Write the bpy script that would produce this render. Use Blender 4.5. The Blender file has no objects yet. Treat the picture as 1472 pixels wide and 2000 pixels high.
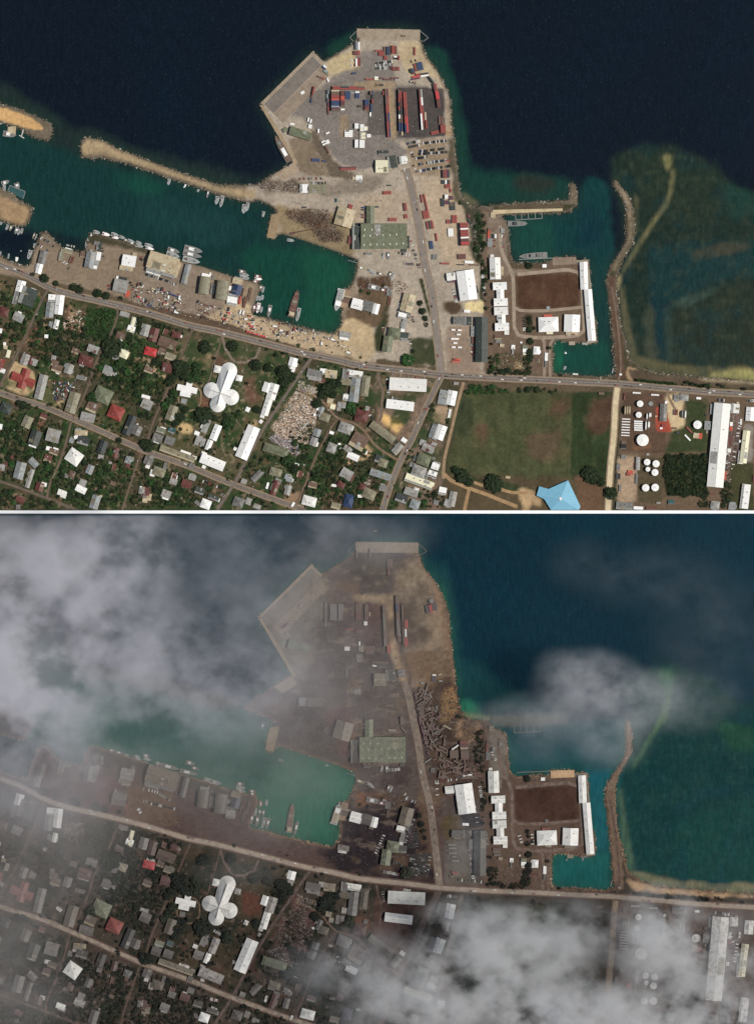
import bpy, math, random
import numpy as np
from mathutils import Vector, Matrix, noise as mnoise
random.seed(11); np.random.seed(11)
R = math.radians
# ---------------------------------------------------------------- camera, world, sun, exposure
# The place: one unit on the ground per photo pixel (about 0.8 m). x east, y north.
# Two states of the same harbour lie north and south of a white divider strip, the border between the two views.
S = bpy.context.scene
cam_d = bpy.data.cameras.new('camera'); cam = bpy.data.objects.new('camera', cam_d); S.collection.objects.link(cam)
CAM_H = 9000.0
cam.location = (736.0, -1000.0, CAM_H + 2.0); cam.rotation_euler = (0, 0, 0)
cam_d.sensor_fit = 'VERTICAL'; cam_d.sensor_height = 24.0
cam_d.lens = 24.0 * CAM_H / 2000.0
cam_d.clip_start = 10.0; cam_d.clip_end = 60000.0
S.camera = cam
SUN_EL, SUN_AZ = 57.0, 96.0            # azimuth clockwise from north
world = bpy.data.worlds.new("World"); S.world = world; world.use_nodes = True
wn = world.node_tree.nodes; wl = world.node_tree.links; wn.clear()
sky = wn.new('ShaderNodeTexSky'); sky.sky_type = 'NISHITA'; sky.sun_disc = False
sky.sun_elevation = R(SUN_EL); sky.sun_rotation = R(SUN_AZ)
bg = wn.new('ShaderNodeBackground'); bg.inputs['Strength'].default_value = 0.07
wo = wn.new('ShaderNodeOutputWorld'); wl.new(sky.outputs[0], bg.inputs[0]); wl.new(bg.outputs[0], wo.inputs['Surface'])
sun_d = bpy.data.lights.new('sun', 'SUN'); sun_d.energy = 4.2; sun_d.angle = R(0.5); sun_d.color = (1.0, 0.955, 0.88)
sun = bpy.data.objects.new('sun', sun_d); S.collection.objects.link(sun)
sdir = Vector((math.sin(R(SUN_AZ)) * math.cos(R(SUN_EL)), math.cos(R(SUN_AZ)) * math.cos(R(SUN_EL)), math.sin(R(SUN_EL))))
sun.rotation_euler = sdir.to_track_quat('Z', 'Y').to_euler(); sun.location = (736, -1000, 3000)
S.view_settings.view_transform = 'Standard'; S.view_settings.look = 'None'
S.view_settings.exposure = 0.0; S.view_settings.gamma = 1.0; S.view_settings.use_curve_mapping = False
S.cycles.max_bounces = 6; S.cycles.diffuse_bounces = 2; S.cycles.glossy_bounces = 1; S.cycles.volume_bounces = 3
S.cycles.transparent_max_bounces = 8; S.cycles.use_denoising = True
S.cycles.volume_step_rate = 1.0; S.cycles.volume_max_steps = 64
COL = S.collection
GAIN = 0.72
DX, DY = -3.0, 1002.0                  # lower harbour = upper harbour shifted by this (photo units)
LANDZ = 2.0
# ---------------------------------------------------------------- colour and materials
def lin(c):
    c = c / 255.0
    return c / 12.92 if c <= 0.04045 else ((c + 0.055) / 1.055) ** 2.4
def C3(r, g, b, k=1.0):
    return tuple(min(0.82, lin(v) * GAIN * k) for v in (r, g, b))
MATS = {}
def mat(name, rgb, rough=0.8, amt=0.18, scale=0.25, spec=0.2, bump=0.0, rgb2=None, scale2=0.03, mixlo=0.45, mixhi=0.62, attr=False, detail=4.0):
    if name in MATS: return MATS[name]
    m = bpy.data.materials.new(name); m.use_nodes = True
    N, L = m.node_tree.nodes, m.node_tree.links; N.clear()
    out = N.new('ShaderNodeOutputMaterial'); b = N.new('ShaderNodeBsdfPrincipled')
    b.inputs['Roughness'].default_value = rough; b.inputs['Specular IOR Level'].default_value = spec
    L.new(b.outputs[0], out.inputs['Surface'])
    geo = N.new('ShaderNodeNewGeometry')
    def nz(sc, det=detail, rg=0.6):
        n = N.new('ShaderNodeTexNoise'); n.inputs['Scale'].default_value = sc; n.inputs['Detail'].default_value = det
        n.inputs['Roughness'].default_value = rg; L.new(geo.outputs['Position'], n.inputs['Vector']); return n
    def rgbn(c):
        n = N.new('ShaderNodeRGB'); n.outputs[0].default_value = (*c, 1); return n.outputs[0]
    if attr:
        a = N.new('ShaderNodeAttribute'); a.attribute_name = 'col'; base = a.outputs['Color']
    else:
        base = rgbn(rgb)
    if rgb2 is not None:
        n2 = nz(scale2, 5.0, 0.65); mr = N.new('ShaderNodeMapRange')
        mr.inputs['From Min'].default_value = mixlo; mr.inputs['From Max'].default_value = mixhi
        L.new(n2.outputs['Fac'], mr.inputs['Value'])
        mx = N.new('ShaderNodeMix'); mx.data_type = 'RGBA'
        L.new(mr.outputs[0], mx.inputs['Factor']); L.new(base, mx.inputs['A']); L.new(rgbn(rgb2), mx.inputs['B']); base = mx.outputs['Result']
    n1 = nz(scale); mr = N.new('ShaderNodeMapRange')
    mr.inputs['From Min'].default_value = 0.25; mr.inputs['From Max'].default_value = 0.75
    mr.inputs['To Min'].default_value = 1 - amt; mr.inputs['To Max'].default_value = 1 + amt; mr.clamp = False
    L.new(n1.outputs['Fac'], mr.inputs['Value'])
    vm = N.new('ShaderNodeVectorMath'); vm.operation = 'SCALE'; L.new(base, vm.inputs[0]); L.new(mr.outputs[0], vm.inputs['Scale'])
    L.new(vm.outputs[0], b.inputs['Base Color'])
    if bump:
        nb = nz(scale * 2.2, 3.0); bp = N.new('ShaderNodeBump'); bp.inputs['Strength'].default_value = 1.0; bp.inputs['Distance'].default_value = bump
        L.new(nb.outputs['Fac'], bp.inputs['Height']); L.new(bp.outputs[0], b.inputs['Normal'])
    MATS[name] = m; return m
PAL = {'w': (252, 250, 244), 'l': (166, 166, 160), 'g': (128, 128, 124), 'd': (62, 68, 68), 'r': (156, 76, 68), 'm': (112, 70, 64), 'n': (118, 96, 82),
       'b': (56, 74, 110), 's': (152, 158, 158), 'e': (122, 128, 104), 'c': (200, 186, 154), 'o': (146, 142, 118), 't': (50, 92, 94), 'y': (240, 234, 200),
       'R': (206, 72, 74), 'O': (204, 96, 76), 'p': (104, 62, 76), 'W': (240, 238, 230), 'B': (132, 190, 214), 'k': (34, 34, 34), 'q': (72, 80, 74)}
CN = {'w': 'white', 'l': 'light grey', 'g': 'grey', 'd': 'dark grey', 'r': 'red', 'm': 'maroon', 'n': 'brown', 'b': 'blue', 's': 'blue-grey', 'e': 'green',
      'c': 'cream', 'o': 'olive-grey', 't': 'teal', 'y': 'pale yellow', 'R': 'bright red', 'O': 'orange-red', 'p': 'purple-brown', 'W': 'white', 'B': 'pale blue', 'k': 'black', 'q': 'dark green'}
ASHY = (74, 66, 62)
def paint(key, ash=0.0, kind='roof'):
    """roof / wall / vehicle paint of colour KEY; ash = share of volcanic ash lying on it"""
    nm = f'{"dull_" if key == "W" else ""}{CN[key].replace(" ", "_")}_{kind}' + ('' if ash == 0 else '_ash%d' % int(ash * 100))
    c = PAL[key]
    if ash: c = tuple(c[i] * (1 - ash) + ASHY[i] * ash for i in range(3))
    k = (1.04 if ash == 0 else .82) if (key in 'wyWB' and ash < .3) else 1.0
    base = C3(*c, k)
    if kind == 'roof' and ash and ash < .2: return mat(nm, base, .55, .05, .6, .25, 0, tuple(v * .82 for v in base), .12)
    if kind == 'roof':
        dirty = (base[0] * .80, base[1] * .70, base[2] * .64) if key not in 'wyWB' else tuple(v * 0.93 for v in base)
        if ash: dirty = C3(*[c[i] * .55 + ASHY[i] * .45 for i in range(3)])
        return mat(nm, base, 0.55, 0.18, 0.5, 0.25, 0, dirty, 0.16, .46, .60)
    if kind == 'wall': return mat(nm, tuple(v * .8 for v in base), 0.85, 0.1, 0.5)
    return mat(nm, base, 0.45, 0.08, 0.8, 0.4)
# ---------------------------------------------------------------- object helpers
def W(x, y, z=0.0): return Vector((x, -y, z))
def new_mesh(name, verts, faces, mats, fm=None, smooth=False):
    me = bpy.data.meshes.new(name); me.from_pydata([tuple(v) for v in verts], [], faces)
    for m in (mats if isinstance(mats, (list, tuple)) else [mats]): me.materials.append(m)
    if fm is not None: me.polygons.foreach_set('material_index', fm)
    if smooth: me.polygons.foreach_set('use_smooth', [True] * len(me.polygons))
    return me
def add(name, me, parent=None, loc=(0, 0, 0), rz=0.0, **props):
    o = bpy.data.objects.new(name, me); COL.objects.link(o)
    o.location = loc; o.rotation_euler = (0, 0, rz)
    if parent is not None: o.parent = parent
    for k, v in props.items(): o[k] = v
    return o
class MB:
    def __init__(s): s.v = []; s.f = []; s.m = []
    def poly(s, pts, mi=0):
        n = len(s.v); s.v += [tuple(p) for p in pts]; s.f.append(tuple(range(n, n + len(pts)))); s.m.append(mi)
    def raw(s, vs, fs, mi=0):
        n = len(s.v); s.v += [tuple(p) for p in vs]; s.f += [tuple(i + n for i in f) for f in fs]; s.m += [mi] * len(fs)
    def box(s, cx, cy, z0, L, Wd, H, rz=0.0, mi=0, taper=1.0):
        c, sn = math.cos(rz), math.sin(rz); vs = []
        for z, k in ((z0, 1.0), (z0 + H, taper)):
            for dx, dy in ((-L / 2, -Wd / 2), (L / 2, -Wd / 2), (L / 2, Wd / 2), (-L / 2, Wd / 2)):
                dx *= k; dy *= k; vs.append((cx + dx * c - dy * sn, cy + dx * sn + dy * c, z))
        s.raw(vs, [(3, 2, 1, 0), (4, 5, 6, 7), (0, 1, 5, 4), (1, 2, 6, 5), (2, 3, 7, 6), (3, 0, 4, 7)], mi)
    def prism(s, pts, z0, z1, mi=0):
        """closed prism over a counter-clockwise outline of (x, y)"""
        n = len(pts); vs = [(x, y, z0) for x, y in pts] + [(x, y, z1) for x, y in pts]
        fs = [tuple(range(n - 1, -1, -1)), tuple(range(n, 2 * n))] + [(i, (i + 1) % n, n + (i + 1) % n, n + i) for i in range(n)]
        s.raw(vs, fs, mi)
    def slab(s, pts, t=0.35, mi=0):
        """a thick sheet under the outline PTS (x, y, z), counter-clockwise from above"""
        n = len(pts); vs = [tuple(p) for p in pts] + [(p[0], p[1], p[2] - t) for p in pts]
        fs = [tuple(range(n)), tuple(range(2 * n - 1, n - 1, -1))] + [((i + 1) % n, i, n + i, n + (i + 1) % n) for i in range(n)]
        s.raw(vs, fs, mi)
    def cyl(s, cx, cy, z0, z1, r, n=12, mi=0, r2=None):
        r2 = r if r2 is None else r2
        vs = [(cx + r * math.cos(2 * math.pi * i / n), cy + r * math.sin(2 * math.pi * i / n), z0) for i in range(n)]
        vs += [(cx + r2 * math.cos(2 * math.pi * i / n), cy + r2 * math.sin(2 * math.pi * i / n), z1) for i in range(n)]
        s.raw(vs, [tuple(range(n - 1, -1, -1)), tuple(range(n, 2 * n))] + [(i, (i + 1) % n, n + (i + 1) % n, n + i) for i in range(n)], mi)
    def mesh(s, name, mats, smooth=False): return new_mesh(name, s.v, s.f, mats, s.m, smooth)
    def obj(s, name, mats, parent=None, loc=(0, 0, 0), rz=0.0, smooth=False, **p): return add(name, s.mesh(name, mats, smooth), parent, loc, rz, **p)
# ---------------------------------------------------------------- labels
LM = [("the clover-shaped white church", 431, 765), ("the red cross-roofed house", 45, 742), ("the red hip-roofed house", 227, 806), ("the graveyard", 575, 815),
      ("the green warehouse", 748, 462), ("the sports field", 1000, 850), ("the pale blue pavilion", 1093, 975), ("the parade ground", 1070, 570),
      ("the longest white warehouse", 1402, 870), ("the biggest storage tank", 1254, 860), ("the twin vaulted sheds", 418, 565), ("the cream quay warehouse", 319, 518),
      ("the port car park", 835, 310), ("the container yard", 690, 210), ("the square white shed", 787, 313), ("the north pier", 758, 66), ("the slanting wharf", 570, 170),
      ("the green-roofed office", 762, 660), ("the dark L-shaped depot", 938, 660), ("the naval barracks", 976, 590), ("the white school hall", 484, 864),
      ("the white roadside block", 415, 902), ("the blue-roofed house", 681, 979), ("the triangular sand lot", 765, 828), ("the twin white halls", 795, 765),
      ("the scrap yard", 610, 435), ("the western sand islet", 50, 240), ("the long stone breakwater", 320, 330), ("the main road junction", 862, 728),
      ("the far west jetty", 30, 410), ("the west quay", 160, 520), ("the dirt track fork", 657, 818), ("the long blue-grey hall", 40, 920),
      ("the white pyramid-roofed house", 146, 892), ("the green hip-roofed house", 202, 772), ("the square white office", 905, 558), ("the dark long roof", 254, 830),
      ("the south basin", 1135, 700), ("the inner harbour", 590, 560), ("the tank farm", 1268, 915), ("the roadside market yard", 330, 590), ("the shingle beach", 1350, 735),
      ("the far slipway", 720, 555), ("the lorry depot yard", 885, 655), ("the east container yard", 900, 460), ("the brown paddock", 30, 590), ("the crossroads tree", 290, 871),
      ("the vacant green plot", 200, 635), ("the car scrapyard", 125, 760), ("the long green shed", 539, 879), ("the big round tree", 219, 679), ("the east breakwater", 1215, 480)]
DIRS = ['east', 'north-east', 'north', 'north-west', 'west', 'south-west', 'south', 'south-east']
ORD = ['', 'first', 'second', 'third', 'fourth', 'fifth', 'sixth', 'seventh', 'eighth', 'ninth', 'tenth', 'eleventh', 'twelfth', 'thirteenth', 'fourteenth',
       'fifteenth', 'sixteenth', 'seventeenth', 'eighteenth', 'nineteenth']
TENS = {20: 'twent', 30: 'thirt', 40: 'fort', 50: 'fift', 60: 'sixt', 70: 'sevent', 80: 'eight', 90: 'ninet'}
def ordw(n):
    if n < 20: return ORD[n]
    if n >= 100: return 'hundred-and-' + ordw(n - 100) if n > 100 else 'hundredth'
    t, u = n // 10 * 10, n % 10
    return TENS[t] + 'ieth' if u == 0 else TENS[t] + 'y-' + ORD[u]
PENDING = []
def label_later(o, desc, x, y, panel, group=None, cat=None):
    """DESC plus where it stands; ties are split when everything is built"""
    if cat: o['category'] = cat
    if group: o['group'] = group
    lx, ly = (x, y) if panel == 0 else (x - DX, y - DY)
    best = min(LM, key=lambda m: (m[1] - lx) ** 2 + (m[2] - ly) ** 2)
    dx, dy = lx - best[1], -(ly - best[2]); d = math.hypot(dx, dy)
    if d < 9: rel = 'beside'
    else:
        k = DIRS[int(((math.degrees(math.atan2(dy, dx)) + 22.5) % 360) // 45)]
        rel = ('just ' if d < 42 else '') + k + ' of'
    PENDING.append((o, f'{desc} {rel} {best[0]}', x, y, panel))
def finish_labels():
    by = {}
    for p in PENDING: by.setdefault((p[1], p[4]), []).append(p)
    for (text, panel), ps in by.items():
        tail = ', clear harbour' if panel == 0 else ', ashy harbour'
        if len(ps) == 1: ps[0][0]['label'] = text + tail; continue
        xs = [p[2] for p in ps]; ys = [p[3] for p in ps]
        if max(xs) - min(xs) >= max(ys) - min(ys):
            ps.sort(key=lambda p: (p[2], p[3])); side = 'west'
        else:
            ps.sort(key=lambda p: (p[3], p[2])); side = 'north'
        for i, p in enumerate(ps): p[0]['label'] = f'{text}, {ordw(i + 1)} from {side}{tail}'
# ---------------------------------------------------------------- rasters for ground and water
STEP = 2.5
def blur(a, r):
    """three box blurs of radius r cells"""
    r = int(round(r))
    if r < 1: return a
    for _ in range(2):
        for ax in (0, 1):
            p = np.pad(a, [(r + 1, r) if i == ax else (0, 0) for i in range(2)], mode='edge')
            c = np.cumsum(p, axis=ax)
            a = (c[2 * r + 1:] - c[:-(2 * r + 1)]) / (2 * r + 1) if ax == 0 else (c[:, 2 * r + 1:] - c[:, :-(2 * r + 1)]) / (2 * r + 1)
    return a
class Raster:
    def __init__(s, x0, x1, y0, y1, step=STEP):
        s.xs = np.arange(x0, x1 + .01, step); s.ys = np.arange(y0, y1 + .01, step); s.step = step
        s.X, s.Y = np.meshgrid(s.xs, s.ys)
    def fill(s, pts):
        m = np.zeros(s.X.shape, bool); n = len(pts)
        xa = [p[0] for p in pts]; ya = [p[1] for p in pts]
        i0 = max(0, int((min(xa) - s.xs[0]) / s.step) - 1); i1 = min(len(s.xs), int((max(xa) - s.xs[0]) / s.step) + 2)
        j0 = max(0, int((min(ya) - s.ys[0]) / s.step) - 1); j1 = min(len(s.ys), int((max(ya) - s.ys[0]) / s.step) + 2)
        if i0 >= i1 or j0 >= j1: return m.astype(float)
        X, Y = s.X[j0:j1, i0:i1], s.Y[j0:j1, i0:i1]; mm = np.zeros(X.shape, bool)
        for i in range(n):
            (ax, ay), (bx, by) = pts[i], pts[(i + 1) % n]
            if ay == by: continue
            mm ^= ((ay > Y) != (by > Y)) & (X < (bx - ax) * (Y - ay) / (by - ay) + ax)
        m[j0:j1, i0:i1] = mm
        return m.astype(float)
    def near(s, pts, w):
        """1 within w/2 of the polyline"""
        d = np.full(s.X.shape, 1e9)
        for (ax, ay), (bx, by) in zip(pts[:-1], pts[1:]):
            l2 = (bx - ax) ** 2 + (by - ay) ** 2 + 1e-9
            t = np.clip(((s.X - ax) * (bx - ax) + (s.Y - ay) * (by - ay)) / l2, 0, 1)
            d = np.minimum(d, np.hypot(s.X - ax - t * (bx - ax), s.Y - ay - t * (by - ay)))
        return (d < w / 2).astype(float)
def fbm(X, Y, sc, oct=4, seed=0):
    rs = np.random.RandomState(seed); out = np.zeros(X.shape); a = 1.0; tot = 0
    for o in range(oct):
        n = 64; g = rs.rand(n, n); u = (X / sc) * 2 ** o; v = (Y / sc) * 2 ** o
        i = np.floor(u).astype(int); j = np.floor(v).astype(int); fu = u - i; fv = v - j
        fu = fu * fu * (3 - 2 * fu); fv = fv * fv * (3 - 2 * fv)
        w = (g[j % n, i % n] * (1 - fu) + g[j % n, (i + 1) % n] * fu) * (1 - fv) + (g[(j + 1) % n, i % n] * (1 - fu) + g[(j + 1) % n, (i + 1) % n] * fu) * fv
        out += a * w; tot += a; a *= 0.55
    return out / tot
def sh(pts, p): return pts if p == 0 else [(x + DX, y + DY) for x, y in pts]
MAINLAND = [(-400, 440), (0, 499), (15, 508), (45, 518), (58, 520), (66, 490), (75, 470), (81, 455), (95, 455), (110, 474), (125, 485), (150, 492), (167, 492), (170, 470),
    (178, 454), (195, 457), (240, 470), (297, 490), (353, 508), (390, 519), (427, 531), (453, 540), (490, 549), (505, 554), (507, 566), (498, 590), (490, 611), (496, 616),
    (523, 621), (541, 627), (568, 634), (610, 644), (654, 653), (660, 641), (668, 634), (665, 615), (669, 602), (663, 601), (668, 566), (684, 562), (692, 540), (697, 525),
    (697, 514), (700, 508), (657, 491), (597, 471), (552, 457), (540, 459), (537, 467), (521, 463), (530, 419), (545, 416), (525, 398), (503, 391), (480, 382), (480, 378),
    (500, 362), (534, 340), (574, 316), (568, 308), (507, 203), (611, 100), (631, 121), (663, 101), (691, 83), (697, 74), (697, 56), (820, 58), (820, 77), (827, 103),
    (851, 134), (868, 165), (879, 195), (881, 230), (887, 280), (892, 330), (897, 370), (903, 388), (914, 401), (933, 405), (955, 403), (962, 419), (976, 424), (989, 431), (992, 443), (996, 492), (1000, 511),
    (1010, 514), (1078, 512), (1078, 503), (1124, 502), (1125, 509), (1148, 507), (1152, 540), (1153, 565), (1158, 606), (1165, 641), (1165, 668), (1146, 671), (1086, 664),
    (1080, 669), (1079, 728), (1090, 731), (1188, 737), (1201, 731), (1196, 670), (1190, 606), (1186, 588), (1184, 540), (1188, 526), (1199, 526), (1203, 540), (1205, 578), (1209, 625),
    (1221, 666), (1228, 700), (1252, 718), (1286, 729), (1374, 737), (1472, 744), (1900, 775), (1900, 1400), (-400, 1400)]
WBREAK = [(480, 395), (424, 379), (359, 357), (293, 334), (244, 318), (196, 307), (179, 311), (160, 306), (156, 288), (165, 269), (196, 271), (222, 287), (277, 309), (359, 339), (424, 360), (500, 362), (500, 392)]
WISLE = [(-400, 120), (0, 202), (42, 215), (94, 238), (103, 249), (101, 262), (94, 275), (65, 267), (33, 247), (0, 239), (-400, 180)]
WPIER = [(-400, 330), (0, 366), (14, 374), (29, 376), (33, 388), (65, 405), (65, 415), (52, 441), (42, 443), (0, 430), (-400, 420)]
NBREAK = [(955, 401), (1055, 394), (1110, 391), (1112, 359), (1118, 356), (1123, 361), (1127, 386), (1126, 402), (1112, 414), (1093, 415), (1059, 417), (998, 418), (955, 424)]
EBREAK = [(1184, 545), (1192, 518), (1215, 484), (1223, 466), (1220, 401), (1206, 375), (1193, 357), (1201, 352), (1223, 378), (1233, 398), (1240, 437), (1236, 474), (1213, 511), (1203, 545)]
EBREAK1 = [(1185, 545), (1194, 518), (1217, 484), (1225, 466), (1225, 400), (1230, 402), (1236, 437), (1233, 474), (1210, 511), (1201, 545)]
LAND = {0: [MAINLAND, WBREAK, WISLE, WPIER, NBREAK, EBREAK], 1: [MAINLAND, WPIER, EBREAK1]}
ROAD = (118, 106, 96); DIRT = (150, 128, 104)
ROADS = [  # name, width, colour, points
    ('main_road', 9.5, (140, 130, 120), [(-200, 440), (0, 517), (43, 533), (114, 568), (200, 589), (285, 610), (371, 636), (420, 646), (520, 671), (589, 689), (658, 703), (705, 714), (797, 724), (860, 732), (960, 738), (1060, 742), (1152, 747), (1210, 750), (1369, 764), (1472, 770), (1700, 784)]),
    ('port_road', 12, (148, 138, 128), [(861, 729), (857, 690), (851, 640), (842, 568), (828, 511), (820, 454), (809, 397), (800, 354), (792, 330)]),
    ('village_road', 7.5, (130, 119, 109), [(-200, 690), (0, 767), (81, 792), (143, 818), (204, 845), (275, 877), (292, 884), (370, 911), (455, 946), (580, 991), (700, 1030)]),
    ('south_village_road', 5, (116, 102, 90), [(-200, 880), (0, 940), (49, 957), (92, 973), (143, 993), (200, 1012)]),
    ('west_lane', 4.6, (116, 102, 90), [(-10, 790), (-2, 758), (28, 704), (47, 664), (83, 585), (97, 562)]),
    ('plot_lane', 4, (112, 97, 84), [(142, 816), (155, 796), (179, 737), (183, 720), (194, 694), (214, 660), (231, 614), (229, 602)]),
    ('middle_lane', 4, (122, 105, 90), [(140, 822), (126, 877), (108, 924), (98, 945), (92, 973)]),
    ('east_village_lane', 4, (118, 102, 88), [(277, 884), (263, 920), (240, 993), (235, 1030)]),
    ('church_west_lane', 4, (116, 99, 86), [(283, 874), (290, 855), (302, 818), (329, 757), (351, 702), (373, 650), (380, 638)]),
    ('church_lane', 3.2, (120, 103, 90), [(352, 700), (372, 652)]),
    ('church_east_lane', 6, (122, 110, 100), [(612, 696), (600, 710), (580, 739), (514, 839), (457, 945), (427, 991), (410, 1030)]),
    ('diagonal_road', 8, (134, 124, 114), [(862, 734), (846, 766), (831, 798), (805, 855), (780, 904), (760, 955), (745, 1003), (735, 1040)]),
    ('dirt_lane', 4.5, (140, 116, 96), [(578, 759), (625, 780), (658, 816), (690, 826), (712, 842), (729, 866), (752, 884), (779, 900)]),
    ('yard_lane', 4, (122, 102, 86), [(658, 820), (642, 843), (615, 896), (597, 944), (576, 988)]),
    ('field_lane', 6, (168, 142, 112), [(905, 747), (893, 790), (881, 841), (867, 900), (866, 935)]),
    ('park_lane', 7, (178, 146, 108), [(866, 925), (880, 938), (914, 953), (945, 964), (975, 976), (1010, 990)]),
    ('park_branch_lane', 7, (168, 138, 102), [(916, 955), (911, 975), (905, 1005)]),
    ('park_loop_lane', 6, (180, 148, 110), [(925, 942), (948, 950), (975, 955), (1000, 962), (1030, 962)]),
    ('white_lane', 10, (226, 206, 168), [(1205, 757), (1201, 790), (1198, 850), (1193, 896), (1189, 950), (1186, 1010)]),
    ('naval_loop_road', 7, (172, 154, 134), [(976, 440), (979, 490), (994, 522), (1001, 540), (1003, 600), (1004, 640), (1011, 654), (1040, 659), (1082, 659), (1128, 655), (1140, 646), (1138, 600), (1135, 545), (1128, 532), (1110, 527), (1060, 531), (1010, 536)]),
    ('parade_south_road', 6, (168, 150, 130), [(1003, 600), (1015, 606), (1060, 607), (1137, 600)]),
    ('naval_gate_road', 6, (160, 142, 124), [(1057, 659), (1062, 668), (1063, 700), (1062, 739)]),
    ('naval_side_road', 5, (160, 142, 124), [(1080, 662), (1074, 672), (1073, 710), (1074, 740)]),
    ('church_drive', 5, (136, 120, 106), [(434, 655), (440, 680), (452, 700), (460, 708)]),
    ('church_drive_east', 5, (136, 120, 106), [(508, 678), (500, 698), (480, 708), (462, 708)]),
    ('church_path', 3, (124, 106, 90), [(434, 655), (428, 680), (418, 712), (410, 740), (401, 755)]),
    ('church_ring_path', 3, (150, 126, 98), [(366, 746), (385, 754), (393, 765), (393, 785), (385, 800), (370, 802), (352, 792), (348, 775)]),
    ('halls_drive', 5, (128, 110, 96), [(738, 727), (741, 745), (748, 768), (745, 790), (745, 812), (735, 835)]),
    ('tank_lane', 5, (150, 128, 105), [(1215, 756), (1300, 760), (1306, 778), (1318, 800)]),
    ('east_wharf_lane', 4, (126, 110, 95), [(1205, 745), (1212, 720), (1206, 640), (1194, 560)]),
]
V = (66, 70, 48)
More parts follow.
